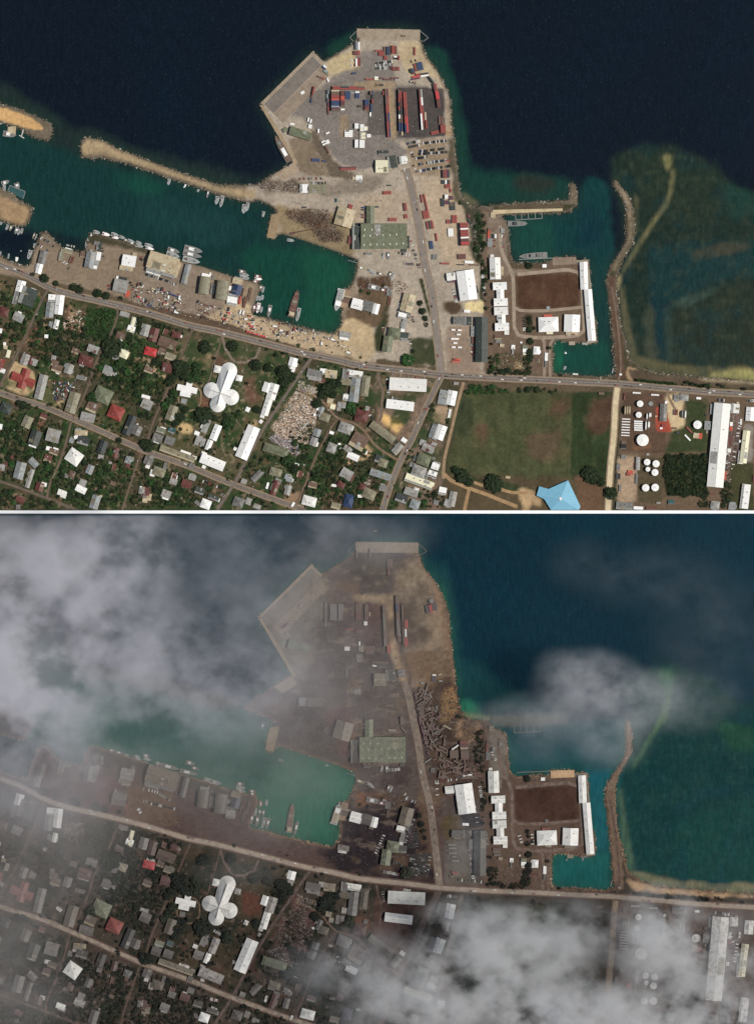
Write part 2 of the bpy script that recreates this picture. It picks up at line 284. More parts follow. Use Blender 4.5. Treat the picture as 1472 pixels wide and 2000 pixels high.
PAINT0 = [  # polygon, colour, feather (units): the upper, clear harbour
    ([(-400, -200), (1900, -200), (1900, 1400), (-400, 1400)], (122, 110, 92), 0),
    ([(-400, 400), (1900, 400), (1900, 1400), (-400, 1400)], (76, 72, 54), 0),
    ([(0, 440), (620, 560), (700, 500), (870, 560), (870, 735), (600, 690), (-400, 430)], (152, 134, 113), 6),
    ([(480, 40), (900, 40), (900, 400), (960, 405), (960, 735), (862, 732), (700, 700), (690, 510), (480, 440)], (178, 164, 146), 8),
    ([(530, 400), (690, 420), (690, 505), (540, 460)], (150, 132, 102), 8),
    ([(556, 408), (640, 410), (650, 440), (600, 445), (560, 425)], (98, 84, 70), 8),
    ([(610, 440), (670, 450), (665, 475), (620, 472)], (104, 90, 76), 6),
    ([(500, 350), (585, 350), (600, 375), (510, 378)], (112, 98, 84), 8),
    ([(620, 360), (740, 345), (760, 360), (700, 380), (620, 385)], (142, 130, 116), 10),
    ([(690, 385), (800, 370), (815, 430), (690, 432)], (180, 162, 140), 8),
    ([(640, 165), (690, 98), (760, 96), (772, 165), (866, 172), (870, 266), (765, 275), (800, 300), (700, 332), (655, 312), (620, 262), (592, 228), (562, 232), (600, 180)], (134, 126, 118), 5),
    ([(771, 170), (868, 172), (870, 266), (770, 270)], (86, 80, 77), 3),
    ([(716, 178), (752, 178), (757, 262), (716, 262)], (104, 97, 92), 3),
    ([(752, 172), (767, 172), (775, 272), (760, 272)], (164, 143, 114), 2),
    ([(690, 160), (775, 160), (770, 176), (690, 172)], (160, 140, 114), 4),
    ([(665, 225), (681, 225), (681, 268), (665, 268)], (150, 132, 110), 3),
    ([(600, 255), (615, 250), (665, 330), (700, 340), (690, 348), (640, 345)], (110, 98, 84), 4),
    ([(560, 270), (600, 262), (650, 345), (590, 345)], (140, 124, 104), 6),
    ([(635, 120), (690, 92), (700, 128), (640, 150)], (196, 176, 138), 5),
    ([(776, 80), (818, 80), (850, 130), (873, 180), (866, 186), (850, 150), (800, 150), (778, 110)], (196, 176, 142), 6),
    ([(866, 180), (878, 200), (884, 270), (874, 270)], (176, 148, 114), 4),
    ([(795, 280), (870, 268), (886, 345), (803, 345)], (156, 137, 114), 4),
    ([(812, 345), (888, 350), (945, 430), (940, 520), (870, 525), (832, 430)], (188, 168, 142), 8),
    ([(872, 270), (890, 272), (902, 400), (888, 400)], (98, 90, 72), 4),
    ([(893, 385), (944, 410), (946, 520), (928, 520), (914, 440)], (72, 72, 58), 5),
    ([(929, 415), (944, 415), (946, 600), (938, 600)], (66, 72, 54), 3),
    ([(912, 470), (946, 470), (948, 520), (925, 515)], (76, 76, 60), 5),
    ([(700, 565), (765, 560), (760, 640), (690, 640), (670, 610), (690, 580)], (112, 94, 74), 6),
    ([(694, 540), (760, 540), (770, 565), (700, 575)], (96, 78, 62), 6),
    ([(756, 585), (764, 585), (748, 690), (720, 685)], (62, 66, 46), 4),
    ([(817, 545), (825, 545), (850, 640), (842, 640)], (64, 66, 46), 3),
    ([(800, 660), (852, 658), (855, 715), (800, 718)], (70, 74, 52), 5),
    ([(640, 640), (690, 620), (725, 640), (735, 695), (640, 690)], (196, 172, 136), 6),
    ([(390, 575), (500, 600), (560, 636), (650, 660), (735, 690), (720, 705), (590, 680), (400, 632)], (192, 170, 138), 6),
    ([(250, 500), (400, 530), (480, 580), (400, 625), (250, 598)], (146, 130, 113), 8),
    ([(70, 460), (290, 500), (250, 600), (90, 545)], (142, 125, 105), 6),
    ([(100, 548), (250, 585), (250, 602), (95, 562)], (104, 90, 72), 3),
    ([(250, 588), (400, 618), (500, 650), (620, 690), (620, 697), (480, 662), (300, 608), (250, 602)], (100, 84, 68), 3),
    ([(735, 700), (860, 716), (860, 725), (735, 712)], (98, 86, 68), 3),
    ([(700, 60), (816, 62), (816, 76), (700, 75)], (150, 136, 122), 2),
    ([(-400, 500), (60, 545), (92, 570), (60, 640), (0, 745), (-400, 700)], (92, 82, 62), 8),
    ([(0, 545), (28, 560), (22, 590), (-60, 600)], (118, 98, 76), 5),
    ([(128, 590), (180, 600), (168, 655), (122, 645)], (112, 86, 68), 4),
    ([(134, 590), (155, 600), (150, 640), (132, 640)], (158, 132, 104), 4),
    ([(84, 618), (100, 618), (94, 652), (80, 645)], (186, 158, 122), 4),
    ([(182, 600), (228, 606), (208, 670), (172, 656)], (46, 66, 38), 4),
    ([(46, 640), (110, 665), (90, 705), (40, 690)], (96, 78, 60), 6),
    ([(262, 690), (290, 700), (330, 735), (322, 742), (268, 712)], (176, 150, 118), 3),
    ([(240, 700), (320, 740), (300, 770), (250, 750)], (48, 68, 38), 6),
    ([(28, 706), (50, 712), (68, 730), (72, 782), (55, 775), (6, 756), (10, 740)], (196, 170, 130), 3),
    ([(82, 740), (112, 750), (130, 790), (110, 800), (82, 785)], (190, 164, 124), 5),
    ([(104, 745), (168, 745), (160, 785), (110, 780)], (96, 84, 68), 4),
    ([(200, 780), (262, 792), (245, 850), (180, 828)], (74, 78, 50), 5),
    ([(66, 810), (92, 815), (85, 842), (64, 836)], (118, 90, 70), 3),
    ([(355, 648), (512, 680), (560, 690), (590, 720), (520, 870), (440, 950), (300, 870), (330, 760), (350, 700)], (92, 88, 64), 6),
    ([(370, 655), (430, 662), (420, 700), (355, 705)], (66, 78, 50), 5),
    ([(398, 690), (418, 690), (408, 730), (396, 730)], (178, 152, 118), 5),
    ([(440, 660), (505, 680), (480, 702), (456, 696)], (78, 82, 56), 5),
    ([(412, 700), (432, 690), (450, 710), (425, 720)], (106, 82, 66), 4),
    ([(478, 735), (520, 748), (505, 790), (475, 785)], (112, 84, 68), 7),
    ([(395, 775), (412, 780), (412, 800), (390, 800)], (114, 82, 66), 5),
    ([(465, 800), (500, 810), (520, 832), (495, 838)], (178, 152, 116), 4),
    ([(425, 840), (475, 835), (462, 880), (420, 875)], (58, 74, 44), 5),
    ([(345, 830), (378, 828), (375, 848), (350, 846)], (206, 176, 128), 4),
    ([(340, 850), (385, 850), (375, 885), (335, 880)], (88, 84, 58), 5),
    ([(485, 885), (600, 880), (590, 940), (470, 945)], (66, 74, 50), 7),
    ([(577, 762), (625, 785), (606, 870), (545, 856), (530, 835)], (182, 158, 136), 3),
    ([(534, 845), (590, 870), (580, 892), (528, 860)], (150, 135, 128), 3),
    ([(584, 742), (622, 760), (620, 776), (580, 758)], (170, 156, 140), 3),
    ([(730, 722), (862, 735), (830, 800), (790, 870), (735, 830)], (128, 108, 92), 6),
    ([(745, 806), (788, 826), (776, 847), (742, 820)], (240, 196, 128), 2),
    ([(700, 790), (728, 795), (715, 830), (690, 818)], (112, 70, 62), 4),
    ([(640, 785), (660, 790), (656, 802), (640, 800)], (208, 168, 120), 3),
    ([(680, 870), (740, 870), (715, 900), (668, 905), (665, 890)], (190, 160, 122), 5),
    ([(732, 878), (782, 902), (765, 940), (738, 930)], (66, 74, 46), 6),
    ([(560, 960), (590, 965), (575, 1000), (540, 1000)], (150, 124, 98), 6),
    ([(800, 870), (870, 800), (860, 1000), (770, 1000)], (124, 106, 90), 8),
    ([(850, 790), (885, 795), (872, 830), (845, 825)], (178, 152, 124), 5),
    ([(640, 940), (760, 930), (750, 1000), (620, 1000)], (84, 72, 56), 8),
    ([(870, 640), (930, 640), (940, 735), (872, 725)], (158, 138, 120), 5),
    ([(866, 590), (900, 590), (905, 615), (866, 612)], (92, 76, 60), 5),
    ([(905, 592), (944, 585), (948, 612), (908, 606)], (228, 208, 156), 3),
    ([(945, 405), (1180, 500), (1180, 735), (945, 735)], (116, 98, 82), 4),
    ([(955, 415), (992, 425), (996, 520), (1060, 522), (980, 540), (955, 500)], (140, 124, 108), 4),
    ([(990, 440), (997, 440), (1005, 512), (1070, 514), (1070, 524), (1000, 524), (991, 500)], (92, 78, 60), 3),
    ([(1007, 538), (1126, 532), (1132, 545), (1132, 600), (1020, 606), (1009, 596)], (88, 64, 50), 2),
    ([(1020, 614), (1040, 614), (1040, 652), (1026, 652)], (66, 60, 46), 3),
    ([(955, 690), (1035, 690), (1035, 733), (955, 733)], (94, 84, 64), 6),
    ([(1004, 706), (1022, 706), (1022, 720), (1004, 720)], (196, 172, 128), 4),
    ([(1186, 540), (1203, 540), (1222, 740), (1198, 740)], (98, 76, 62), 3),
    ([(1222, 715), (1245, 722), (1238, 745), (1226, 745)], (166, 138, 110), 3),
    ([(1225, 722), (1290, 733), (1472, 748), (1472, 760), (1240, 748)], (100, 86, 70), 3),
    ([(1370, 735), (1472, 741), (1900, 770), (1900, 776), (1472, 748), (1370, 742)], (206, 188, 150), 2),
    ([(866, 742), (1200, 752), (1200, 765), (900, 765)], (104, 90, 72), 4),
    ([(903, 764), (1120, 768), (1120, 962), (980, 968), (880, 930), (876, 905)], (80, 84, 56), 4),
    ([(925, 830), (960, 830), (965, 860), (930, 865)], (104, 84, 64), 14),
    ([(1070, 770), (1112, 775), (1110, 810), (1075, 805)], (104, 84, 64), 12),
    ([(1030, 850), (1100, 840), (1095, 890), (1030, 900)], (100, 86, 66), 14),
    ([(890, 775), (930, 770), (915, 850), (885, 860)], (66, 72, 50), 10),
    ([(1225, 378), (1230, 398), (1233, 440), (1230, 470), (1208, 506), (1198, 530), (1194, 530), (1206, 503), (1226, 468), (1229, 440), (1225, 400), (1200, 360), (1203, 357)], (176, 156, 128), 1),
    ([(1118, 768), (1196, 765), (1187, 935), (1112, 928)], (54, 66, 42), 3),
    ([(1155, 780), (1195, 775), (1190, 850), (1150, 850)], (88, 68, 54), 12),
    ([(870, 925), (1190, 935), (1186, 1100), (850, 1100)], (94, 82, 62), 6),
    ([(900, 925), (1000, 945), (1060, 955), (1050, 968), (960, 955), (885, 935)], (64, 72, 48), 6),
    ([(1010, 950), (1045, 955), (1060, 985), (1020, 1000)], (190, 160, 122), 6),
    ([(1120, 925), (1172, 935), (1180, 1000), (1130, 1000)], (110, 86, 66), 6),
    ([(1210, 755), (1900, 790), (1900, 1400), (1205, 1400)], (112, 94, 76), 5),
    ([(1214, 765), (1300, 768), (1300, 885), (1214, 880)], (100, 80, 66), 3),
    ([(1300, 770), (1334, 775), (1336, 835), (1300, 842)], (214, 190, 150), 4),
    ([(1278, 795), (1300, 795), (1312, 845), (1278, 842)], (170, 84, 66), 3),
    ([(1335, 780), (1380, 788), (1378, 880), (1300, 885), (1310, 845), (1340, 835)], (66, 74, 48), 5),
    ([(1232, 858), (1264, 853), (1272, 875), (1235, 880)], (120, 90, 70), 3),
    ([(1205, 890), (1243, 895), (1245, 980), (1205, 985)], (176, 152, 126), 4),
    ([(1245, 895), (1297, 895), (1290, 985), (1245, 980)], (92, 82, 62), 3),
    ([(1297, 888), (1380, 890), (1380, 968), (1300, 968)], (36, 46, 28), 3),
    ([(1428, 800), (1450, 800), (1432, 950), (1412, 950)], (116, 98, 88), 3),
    ([(1455, 830), (1472, 830), (1472, 900), (1450, 905)], (150, 140, 130), 4),
    ([(1425, 900), (1472, 905), (1472, 1000), (1425, 1000)], (74, 74, 50), 6),
    ([(150, 262), (230, 285), (424, 366), (500, 372), (500, 390), (424, 373), (200, 300), (155, 304)], (176, 154, 120), 2),
    ([(-400, 130), (0, 206), (40, 222), (80, 240), (88, 256), (60, 252), (0, 236), (-400, 170)], (214, 172, 118), 3),
    ([(-400, 335), (0, 380), (62, 408), (50, 438), (0, 428)], (172, 144, 110), 4),
    ([(975, 398), (1100, 396), (1100, 412), (975, 414)], (100, 88, 70), 3),
]
ASH = (78, 68, 64)
PAINT1 = [  # the lower harbour under volcanic ash
    ([(-400, -200), (1900, -200), (1900, 1400), (-400, 1400)], (104, 90, 76), 0),
    ([(-400, 400), (1900, 400), (1900, 1400), (-400, 1400)], (66, 59, 52), 0),
    ([(480, 40), (900, 40), (900, 400), (960, 405), (960, 735), (862, 732), (700, 700), (690, 510), (480, 440)], (84, 74, 70), 8),
    ([(0, 440), (640, 600), (870, 560), (870, 730), (600, 690), (-400, 430)], (82, 66, 62), 8),
    ([(640, 590), (820, 560), (850, 640), (862, 725), (640, 700)], (44, 37, 40), 14),
    ([(500, 195), (611, 95), (650, 130), (600, 330), (570, 320)], (106, 98, 88), 8),
    ([(640, 150), (800, 150), (800, 330), (640, 340)], (80, 70, 68), 8),
    ([(716, 178), (752, 178), (757, 262), (716, 262)], (84, 64, 60), 8),
    ([(757, 168), (771, 168), (780, 268), (800, 330), (785, 330), (762, 268)], (150, 128, 104), 2),
    ([(690, 160), (778, 160), (778, 176), (690, 172)], (150, 130, 106), 4),
    ([(700, 100), (760, 96), (770, 150), (710, 150)], (80, 72, 64), 10),
    ([(768, 92), (826, 85), (850, 130), (874, 180), (884, 280), (792, 285), (790, 210), (772, 160)], (116, 102, 88), 8),
    ([(790, 95), (835, 100), (850, 140), (800, 145), (775, 130)], (128, 114, 96), 8),
    ([(850, 130), (864, 150), (880, 200), (884, 275), (862, 275), (850, 200)], (134, 110, 90), 8),
    ([(835, 200), (868, 200), (872, 265), (830, 265)], (136, 118, 98), 8),
    ([(795, 270), (884, 268), (892, 335), (812, 345)], (110, 90, 72), 6),
    ([(812, 345), (888, 330), (945, 410), (945, 560), (860, 560), (832, 430)], (84, 68, 58), 8),
    ([(862, 345), (893, 335), (900, 400), (870, 405)], (150, 118, 84), 8),
    ([(895, 402), (942, 408), (938, 445), (890, 440)], (160, 130, 102), 6),
    ([(862, 385), (890, 390), (880, 420), (858, 410)], (128, 102, 76), 6),
    ([(640, 380), (690, 370), (700, 480), (650, 480)], (88, 62, 58), 10),
    ([(695, 545), (760, 545), (770, 560), (700, 575)], (110, 76, 56), 6),
    ([(866, 590), (905, 590), (905, 640), (866, 640)], (82, 70, 52), 6),
    ([(900, 590), (945, 590), (948, 612), (908, 612)], (48, 42, 44), 6),
    ([(870, 640), (930, 640), (940, 735), (872, 725)], (92, 84, 76), 5),
    ([(945, 405), (1180, 500), (1180, 735), (945, 735)], (92, 76, 66), 4),
    ([(955, 415), (990, 428), (994, 520), (960, 520)], (112, 104, 94), 4),
    ([(1007, 538), (1126, 532), (1132, 545), (1132, 600), (1020, 606), (1009, 596)], (70, 50, 42), 2),
    ([(1180, 340), (1245, 340), (1245, 560), (1180, 560)], (118, 104, 90), 3),
    ([(1186, 540), (1203, 540), (1222, 740), (1198, 740)], (108, 90, 76), 3),
    ([(1222, 715), (1290, 729), (1472, 742), (1900, 770), (1900, 790), (1472, 752), (1240, 742)], (170, 142, 112), 4),
    ([(250, 530), (345, 545), (350, 612), (250, 600)], (96, 76, 62), 6),
    ([(180, 500), (240, 520), (235, 590), (180, 575)], (86, 60, 58), 8),
    ([(355, 648), (512, 680), (560, 690), (590, 720), (520, 870), (440, 950), (300, 870), (330, 760), (350, 700)], (66, 58, 46), 6),
    ([(478, 735), (520, 748), (505, 790), (475, 785)], (86, 58, 48), 7),
    ([(577, 742), (625, 760), (606, 870), (545, 890), (530, 835)], (84, 62, 58), 3),
    ([(730, 722), (862, 735), (830, 800), (790, 870), (735, 830)], (84, 64, 58), 6),
    ([(700, 790), (728, 795), (715, 830), (690, 818)], (96, 70, 60), 4),
    ([(903, 764), (1120, 768), (1120, 962), (980, 968), (880, 930), (876, 905)], (58, 62, 52), 4),
    ([(1210, 755), (1900, 790), (1900, 1400), (1205, 1400)], (84, 72, 66), 5),
    ([(1130, 780), (1200, 770), (1190, 940), (1120, 930)], (60, 54, 46), 6),
]
def col3(arr, c, m):
    c = np.array(C3(*c)); return arr * (1 - m[..., None]) + c * m[..., None]
BUILT = {}      # panel -> mask raster where nothing grows
RAS = {}
def grid_mesh(name, r, Z, colr, keep, mats, stretch_x=0, stretch_y=0):
    ny, nx = r.X.shape; X = r.X.copy(); Y = r.Y.copy()
    if stretch_x: X[:, 0] -= stretch_x; X[:, -1] += stretch_x
    if stretch_y > 0: Y[-1, :] += stretch_y
    if stretch_y < 0: Y[0, :] += stretch_y
    soft = blur(colr[..., 0], 24), blur(colr[..., 1], 24), blur(colr[..., 2], 24); soft = np.stack(soft, -1)
    e = np.clip(1 - np.minimum(np.arange(nx), np.arange(nx)[::-1]) / 9.0, 0, 1)[None, :, None]      # the land beyond the surveyed ground runs on evenly
    colr = colr * (1 - e) + soft * e
    idx = np.arange(nx * ny).reshape(ny, nx)
    q = keep[:-1, :-1] | keep[1:, :-1] | keep[:-1, 1:] | keep[1:, 1:]
    a, b, c, d = idx[:-1, :-1][q], idx[:-1, 1:][q], idx[1:, 1:][q], idx[1:, :-1][q]
    quads = np.stack([d, c, b, a], 1)
    used = np.zeros(nx * ny, bool); used[quads.ravel()] = True
    remap = np.cumsum(used) - 1; quads = remap[quads]
    P = np.stack([X.ravel(), -Y.ravel(), Z.ravel()], 1)[used]; Cc = colr.reshape(-1, 3)[used]
    me = bpy.data.meshes.new(name); me.vertices.add(len(P)); me.vertices.foreach_set('co', P.astype(np.float32).ravel())
    me.loops.add(quads.size); me.loops.foreach_set('vertex_index', quads.astype(np.int32).ravel())
    me.polygons.add(len(quads)); me.polygons.foreach_set('loop_start', np.arange(0, quads.size, 4, dtype=np.int32))
    me.update(calc_edges=True)
    at = me.attributes.new('col', 'FLOAT_COLOR', 'POINT')
    at.data.foreach_set('color', np.concatenate([Cc, np.ones((len(Cc), 1))], 1).astype(np.float32).ravel())
    me.polygons.foreach_set('use_smooth', [True] * len(me.polygons)); me.materials.append(mats)
    return me
gmat = mat('ground_soil', (0, 0, 0), 0.95, 0.27, 0.2, 0.08, 0.6, attr=True, detail=8.0)
gmat_ash = mat('ground_under_ash', (0, 0, 0), 0.95, 0.26, 0.14, 0.08, 0.5, attr=True, detail=7.0)
def make_land(p):
    y0, y1 = (-60, 997) if p == 0 else (1003, 2060)
    y0 = y0 if p == 0 else 1003
    r = Raster(-60, 1532, y0, y1); r.ys[-1] = min(r.ys[-1], y1)
    if p == 0:                                  # the last row ends exactly at the divider strip
        r.ys = np.append(r.ys[r.ys < 996.9], 997.0); r.X, r.Y = np.meshgrid(r.xs, r.ys)
    m = np.zeros(r.X.shape)
    for poly in LAND[p]: m = np.maximum(m, r.fill(sh(poly, p)))
    hard = m.copy(); m = blur(m, 1)
    nzz = fbm(r.X, r.Y, 9, 3, 5) - .5
    h = np.clip((m - 0.5) * 5.2 + nzz * .5, -2.5, 1.0)
    Z = np.where(h > 0, h * LANDZ, h * 1.6)
    inner = blur(hard, 3) > 0.97
    Z = np.where(inner, LANDZ, np.minimum(Z, LANDZ)) 
    colr = np.zeros(r.X.shape + (3,)); P = PAINT0 if p == 0 else PAINT1
    jit = fbm(r.X, r.Y, 26, 4, 9)
    for poly, c, f in P:
        mm = r.fill(sh(poly, p))
        if f: 
            mm = blur(mm, max(1, f / STEP)); lo = 0.5
            mm = np.clip((mm - 0.5 + (jit - .5) * 1.1) * (2.2 if f > 3 else 4.0) + 0.5, 0, 1) * (mm > .004) if f > 2 else mm
        colr = col3(colr, c, mm)
    # village: brown earth, dry grass and green undergrowth in patches
    vill = blur(r.fill(sh([(-400, 530), (90, 570), (250, 610), (600, 700), (860, 740), (860, 1400), (-400, 1400)], p)), 3)
    n1 = fbm(r.X, r.Y, 34, 5, 21); n2 = fbm(r.X, r.Y, 15, 4, 22); n3 = fbm(r.X, r.Y, 7, 3, 23)
    g = np.clip((n1 - .46) * 9, 0, 1) * vill * .85
    colr = col3(colr, (52, 72, 42) if p == 0 else (42, 44, 36), g)
    g = np.clip((n2 - .62) * 9, 0, 1) * vill * .5
    colr = col3(colr, (120, 94, 74) if p == 0 else (84, 62, 56), g)
    g = np.clip((n3 - .66) * 9, 0, 1) * vill * .5
    colr = col3(colr, (160, 138, 112) if p == 0 else (104, 90, 80), g)
    # bare yards and aprons: tyre-dark and dusty patches
    yard = (1 - vill)
    g = np.clip((n1 - .56) * 6, 0, 1) * yard * .32; colr = colr * (1 - g[..., None] * .45)
    g = np.clip((n2 - .56) * 6, 0, 1) * yard * .4; colr = colr * (1 + g[..., None] * .35)
    g = np.clip((n3 - .60) * 7, 0, 1) * yard * .35; colr = colr * (1 - g[..., None] * .4)
    # playing fields: mown bands, worn and damp patches
    fld = r.fill(sh([(905, 766), (1118, 769), (1114, 958), (980, 962), (878, 902)], p)) + r.fill(sh([(1008, 539), (1130, 533), (1131, 600), (1020, 605)], p)) + r.fill(sh([(1118, 769), (1195, 766), (1186, 930), (1113, 926)], p))
    w1 = fbm(r.X, r.Y, 20, 5, 61); w2 = fbm(r.X * 1.0, r.Y * .25, 9, 3, 62)
    colr = colr * (1 + fld[..., None] * ((w1 - .5) * .6 + (w2 - .5) * .5)[..., None])
    colr = col3(colr, (100, 84, 62) if p == 0 else (78, 60, 50), np.clip((w1 - .62) * 8, 0, 1) * fld * .35)
    if p == 1:          # scraped pale strips, drifts and damp stains in the ash
        port = blur(r.fill(sh([(510, 200), (620, 110), (700, 60), (820, 60), (870, 170), (890, 330), (940, 420), (930, 520), (860, 560), (860, 720), (700, 690), (540, 440)], p)), 2)
        s1 = fbm(r.X * .5 + r.Y * .2, r.Y * 1.4, 14, 4, 81); s2 = fbm(r.X, r.Y, 46, 4, 82)
        colr = col3(colr, (138, 122, 106), np.clip((s1 - .60) * 7, 0, 1) * port * .5); colr = col3(colr, (58, 48, 46), np.clip((s2 - .54) * 6, 0, 1) * port * .6); colr = col3(colr, (112, 90, 70), np.clip((.42 - s2) * 7, 0, 1) * port * .5)
    # stony shore
    shore = 1 - blur(hard, 2); shore = np.clip((shore - .10) * 3.2 + (n3 - .5) * 1.2, 0, 1)
    rock = (106, 96, 82) if p == 0 else (112, 92, 76)
    colr = col3(colr, rock, shore * .8)
    colr *= (0.86 + 0.28 * n3)[..., None]
    keep = (blur(hard, 2) > 0.02)
    me = grid_mesh('ground', r, Z, colr, keep, gmat if p == 0 else gmat_ash, 5000, 5000 if p else 0)
    add('ground', me, kind='structure')
    RAS[p] = (r, hard); BUILT[p] = 1 - (blur(hard, 2) > 0.9)
    return r, hard, h
def strip(name, pts, w, z, m, closed=False, **props):
    """a road as a mitred ribbon with thickness"""
    P = [Vector((x, -y)) for x, y in pts]; n = len(P)
    # resample with a Catmull-Rom so bends are round
    Q = []
    for i in range(n - 1):
        p0, p1, p2, p3 = P[max(0, i - 1)], P[i], P[i + 1], P[min(n - 1, i + 2)]
        k = max(1, int((p2 - p1).length / 12))
        for j in range(k):
            t = j / k
            Q.append(0.5 * ((2 * p1) + (-p0 + p2) * t + (2 * p0 - 5 * p1 + 4 * p2 - p3) * t * t + (-p0 + 3 * p1 - 3 * p2 + p3) * t ** 3))
    Q.append(P[-1]); vs = []; N = len(Q)
    for i, q in enumerate(Q):
        d = (Q[min(N - 1, i + 1)] - Q[max(0, i - 1)]).normalized(); nn = Vector((-d.y, d.x)) * (w / 2)
        for s in (1, -1): vs.append((q.x + nn.x * s, q.y + nn.y * s, z))
        for s in (1, -1): vs.append((q.x + nn.x * s * 1.0, q.y + nn.y * s, z - .3))
    fs = []
    for i in range(N - 1):
        a = i * 4; b = a + 4
        fs += [(a + 1, b + 1, b, a), (a, b, b + 2, a + 2), (b + 1, a + 1, a + 3, b + 3)]
    return add(name, new_mesh(name, vs, fs, m), **props)
def clip_road(pts, p):
    """keep a road out of the other harbour: cut at the divider strip"""
    lim = 996.8 if p == 0 else 1e9
    out = []
    for i, (x, y) in enumerate(pts):
        if y <= lim: out.append((x, y))
        elif out and out[-1][1] < lim:
            ax, ay = out[-1]; t = (lim - ay) / (y - ay); out.append((ax + (x - ax) * t, lim)); break
        elif not out and i + 1 < len(pts) and pts[i + 1][1] <= lim:
            bx, by = pts[i + 1]; t = (lim - by) / (y - by); out.append((bx + (x - bx) * t, lim))
    return out
def make_roads(p):
    r, hard = RAS[p]; mask = np.zeros(r.X.shape)
    for i, (nm, w, c, pts) in enumerate(ROADS):
        if nm == 'church_lane': continue
        pts = clip_road(sh(pts, p), p)
        if len(pts) < 2: continue
        if p == 1:
            big = nm in ('main_road', 'port_road', 'village_road')
            c = (148, 134, 120) if big else tuple(int(v * .4 + a * .6) for v, a in zip(c, (84, 68, 64)))
        z = LANDZ + 0.10 + 0.03 * (len(ROADS) - i) / 10
        m = mat(f'{nm}_surface' + ('_ashy' if p else ''), C3(*c), 0.9, 0.14, 0.35, 0.1, 0, tuple(v * (.62 if p else .8) for v in C3(*c)), 0.10, .42, .6)
        strip(nm, pts, w, z, m, kind='structure')
        dark = mat('roadside_dust' + ('_ashy' if p else ''), C3(*((152, 132, 110) if p == 0 else (96, 78, 70))), 0.95, 0.25, 0.2)
        if w > 7: strip('road_verge', pts, w + 5, LANDZ + 0.05 + .001 * i, dark, kind='structure')
        mask = np.maximum(mask, r.near(pts, w + 5))
        if nm == 'main_road':
            wm = mat('worn_wheel_track' + ('_ashy' if p else ''), C3(*((104, 96, 90) if p == 0 else (162, 146, 132))), 0.8, .2, .2)
            for off in ((-2.2, 2.2) if p == 0 else (-2.4, -.8, .9, 2.5)):
                strip('wheel_track', [(x - off * .28, y + off) for x, y in pts], 1.3 if p == 0 else .8, z + .05, wm, kind='structure')
        if nm == 'main_road' and p == 0:
            lm = mat('road_paint', C3(190, 186, 176), .7, .1, .5); mbl = MB(); seg = [(Vector(a), Vector(b)) for a, b in zip(pts[:-1], pts[1:])]
            for a, b in seg:
                d = (b - a); nn = int(d.length / 7)
                for q in range(nn):
                    c = a + d * ((q + .5) / nn); mbl.box(c.x, -c.y, z + .07, 3.2, .3, .03, -math.atan2(d.y, d.x))
            mbl.obj('lane_marking', lm, kind='structure')
        if nm == 'port_road':
            wm = mat('port_track' + ('_ashy' if p else ''), C3(*((146, 134, 122) if p == 0 else (88, 74, 66))), 0.8, .25, .12)
            for off in (-3.6, -1.2, 1.4, 3.8): strip('wheel_track', [(x + off, y) for x, y in pts], .9, z + .05, wm, kind='structure')
    BUILT[p] = np.maximum(BUILT[p], mask)
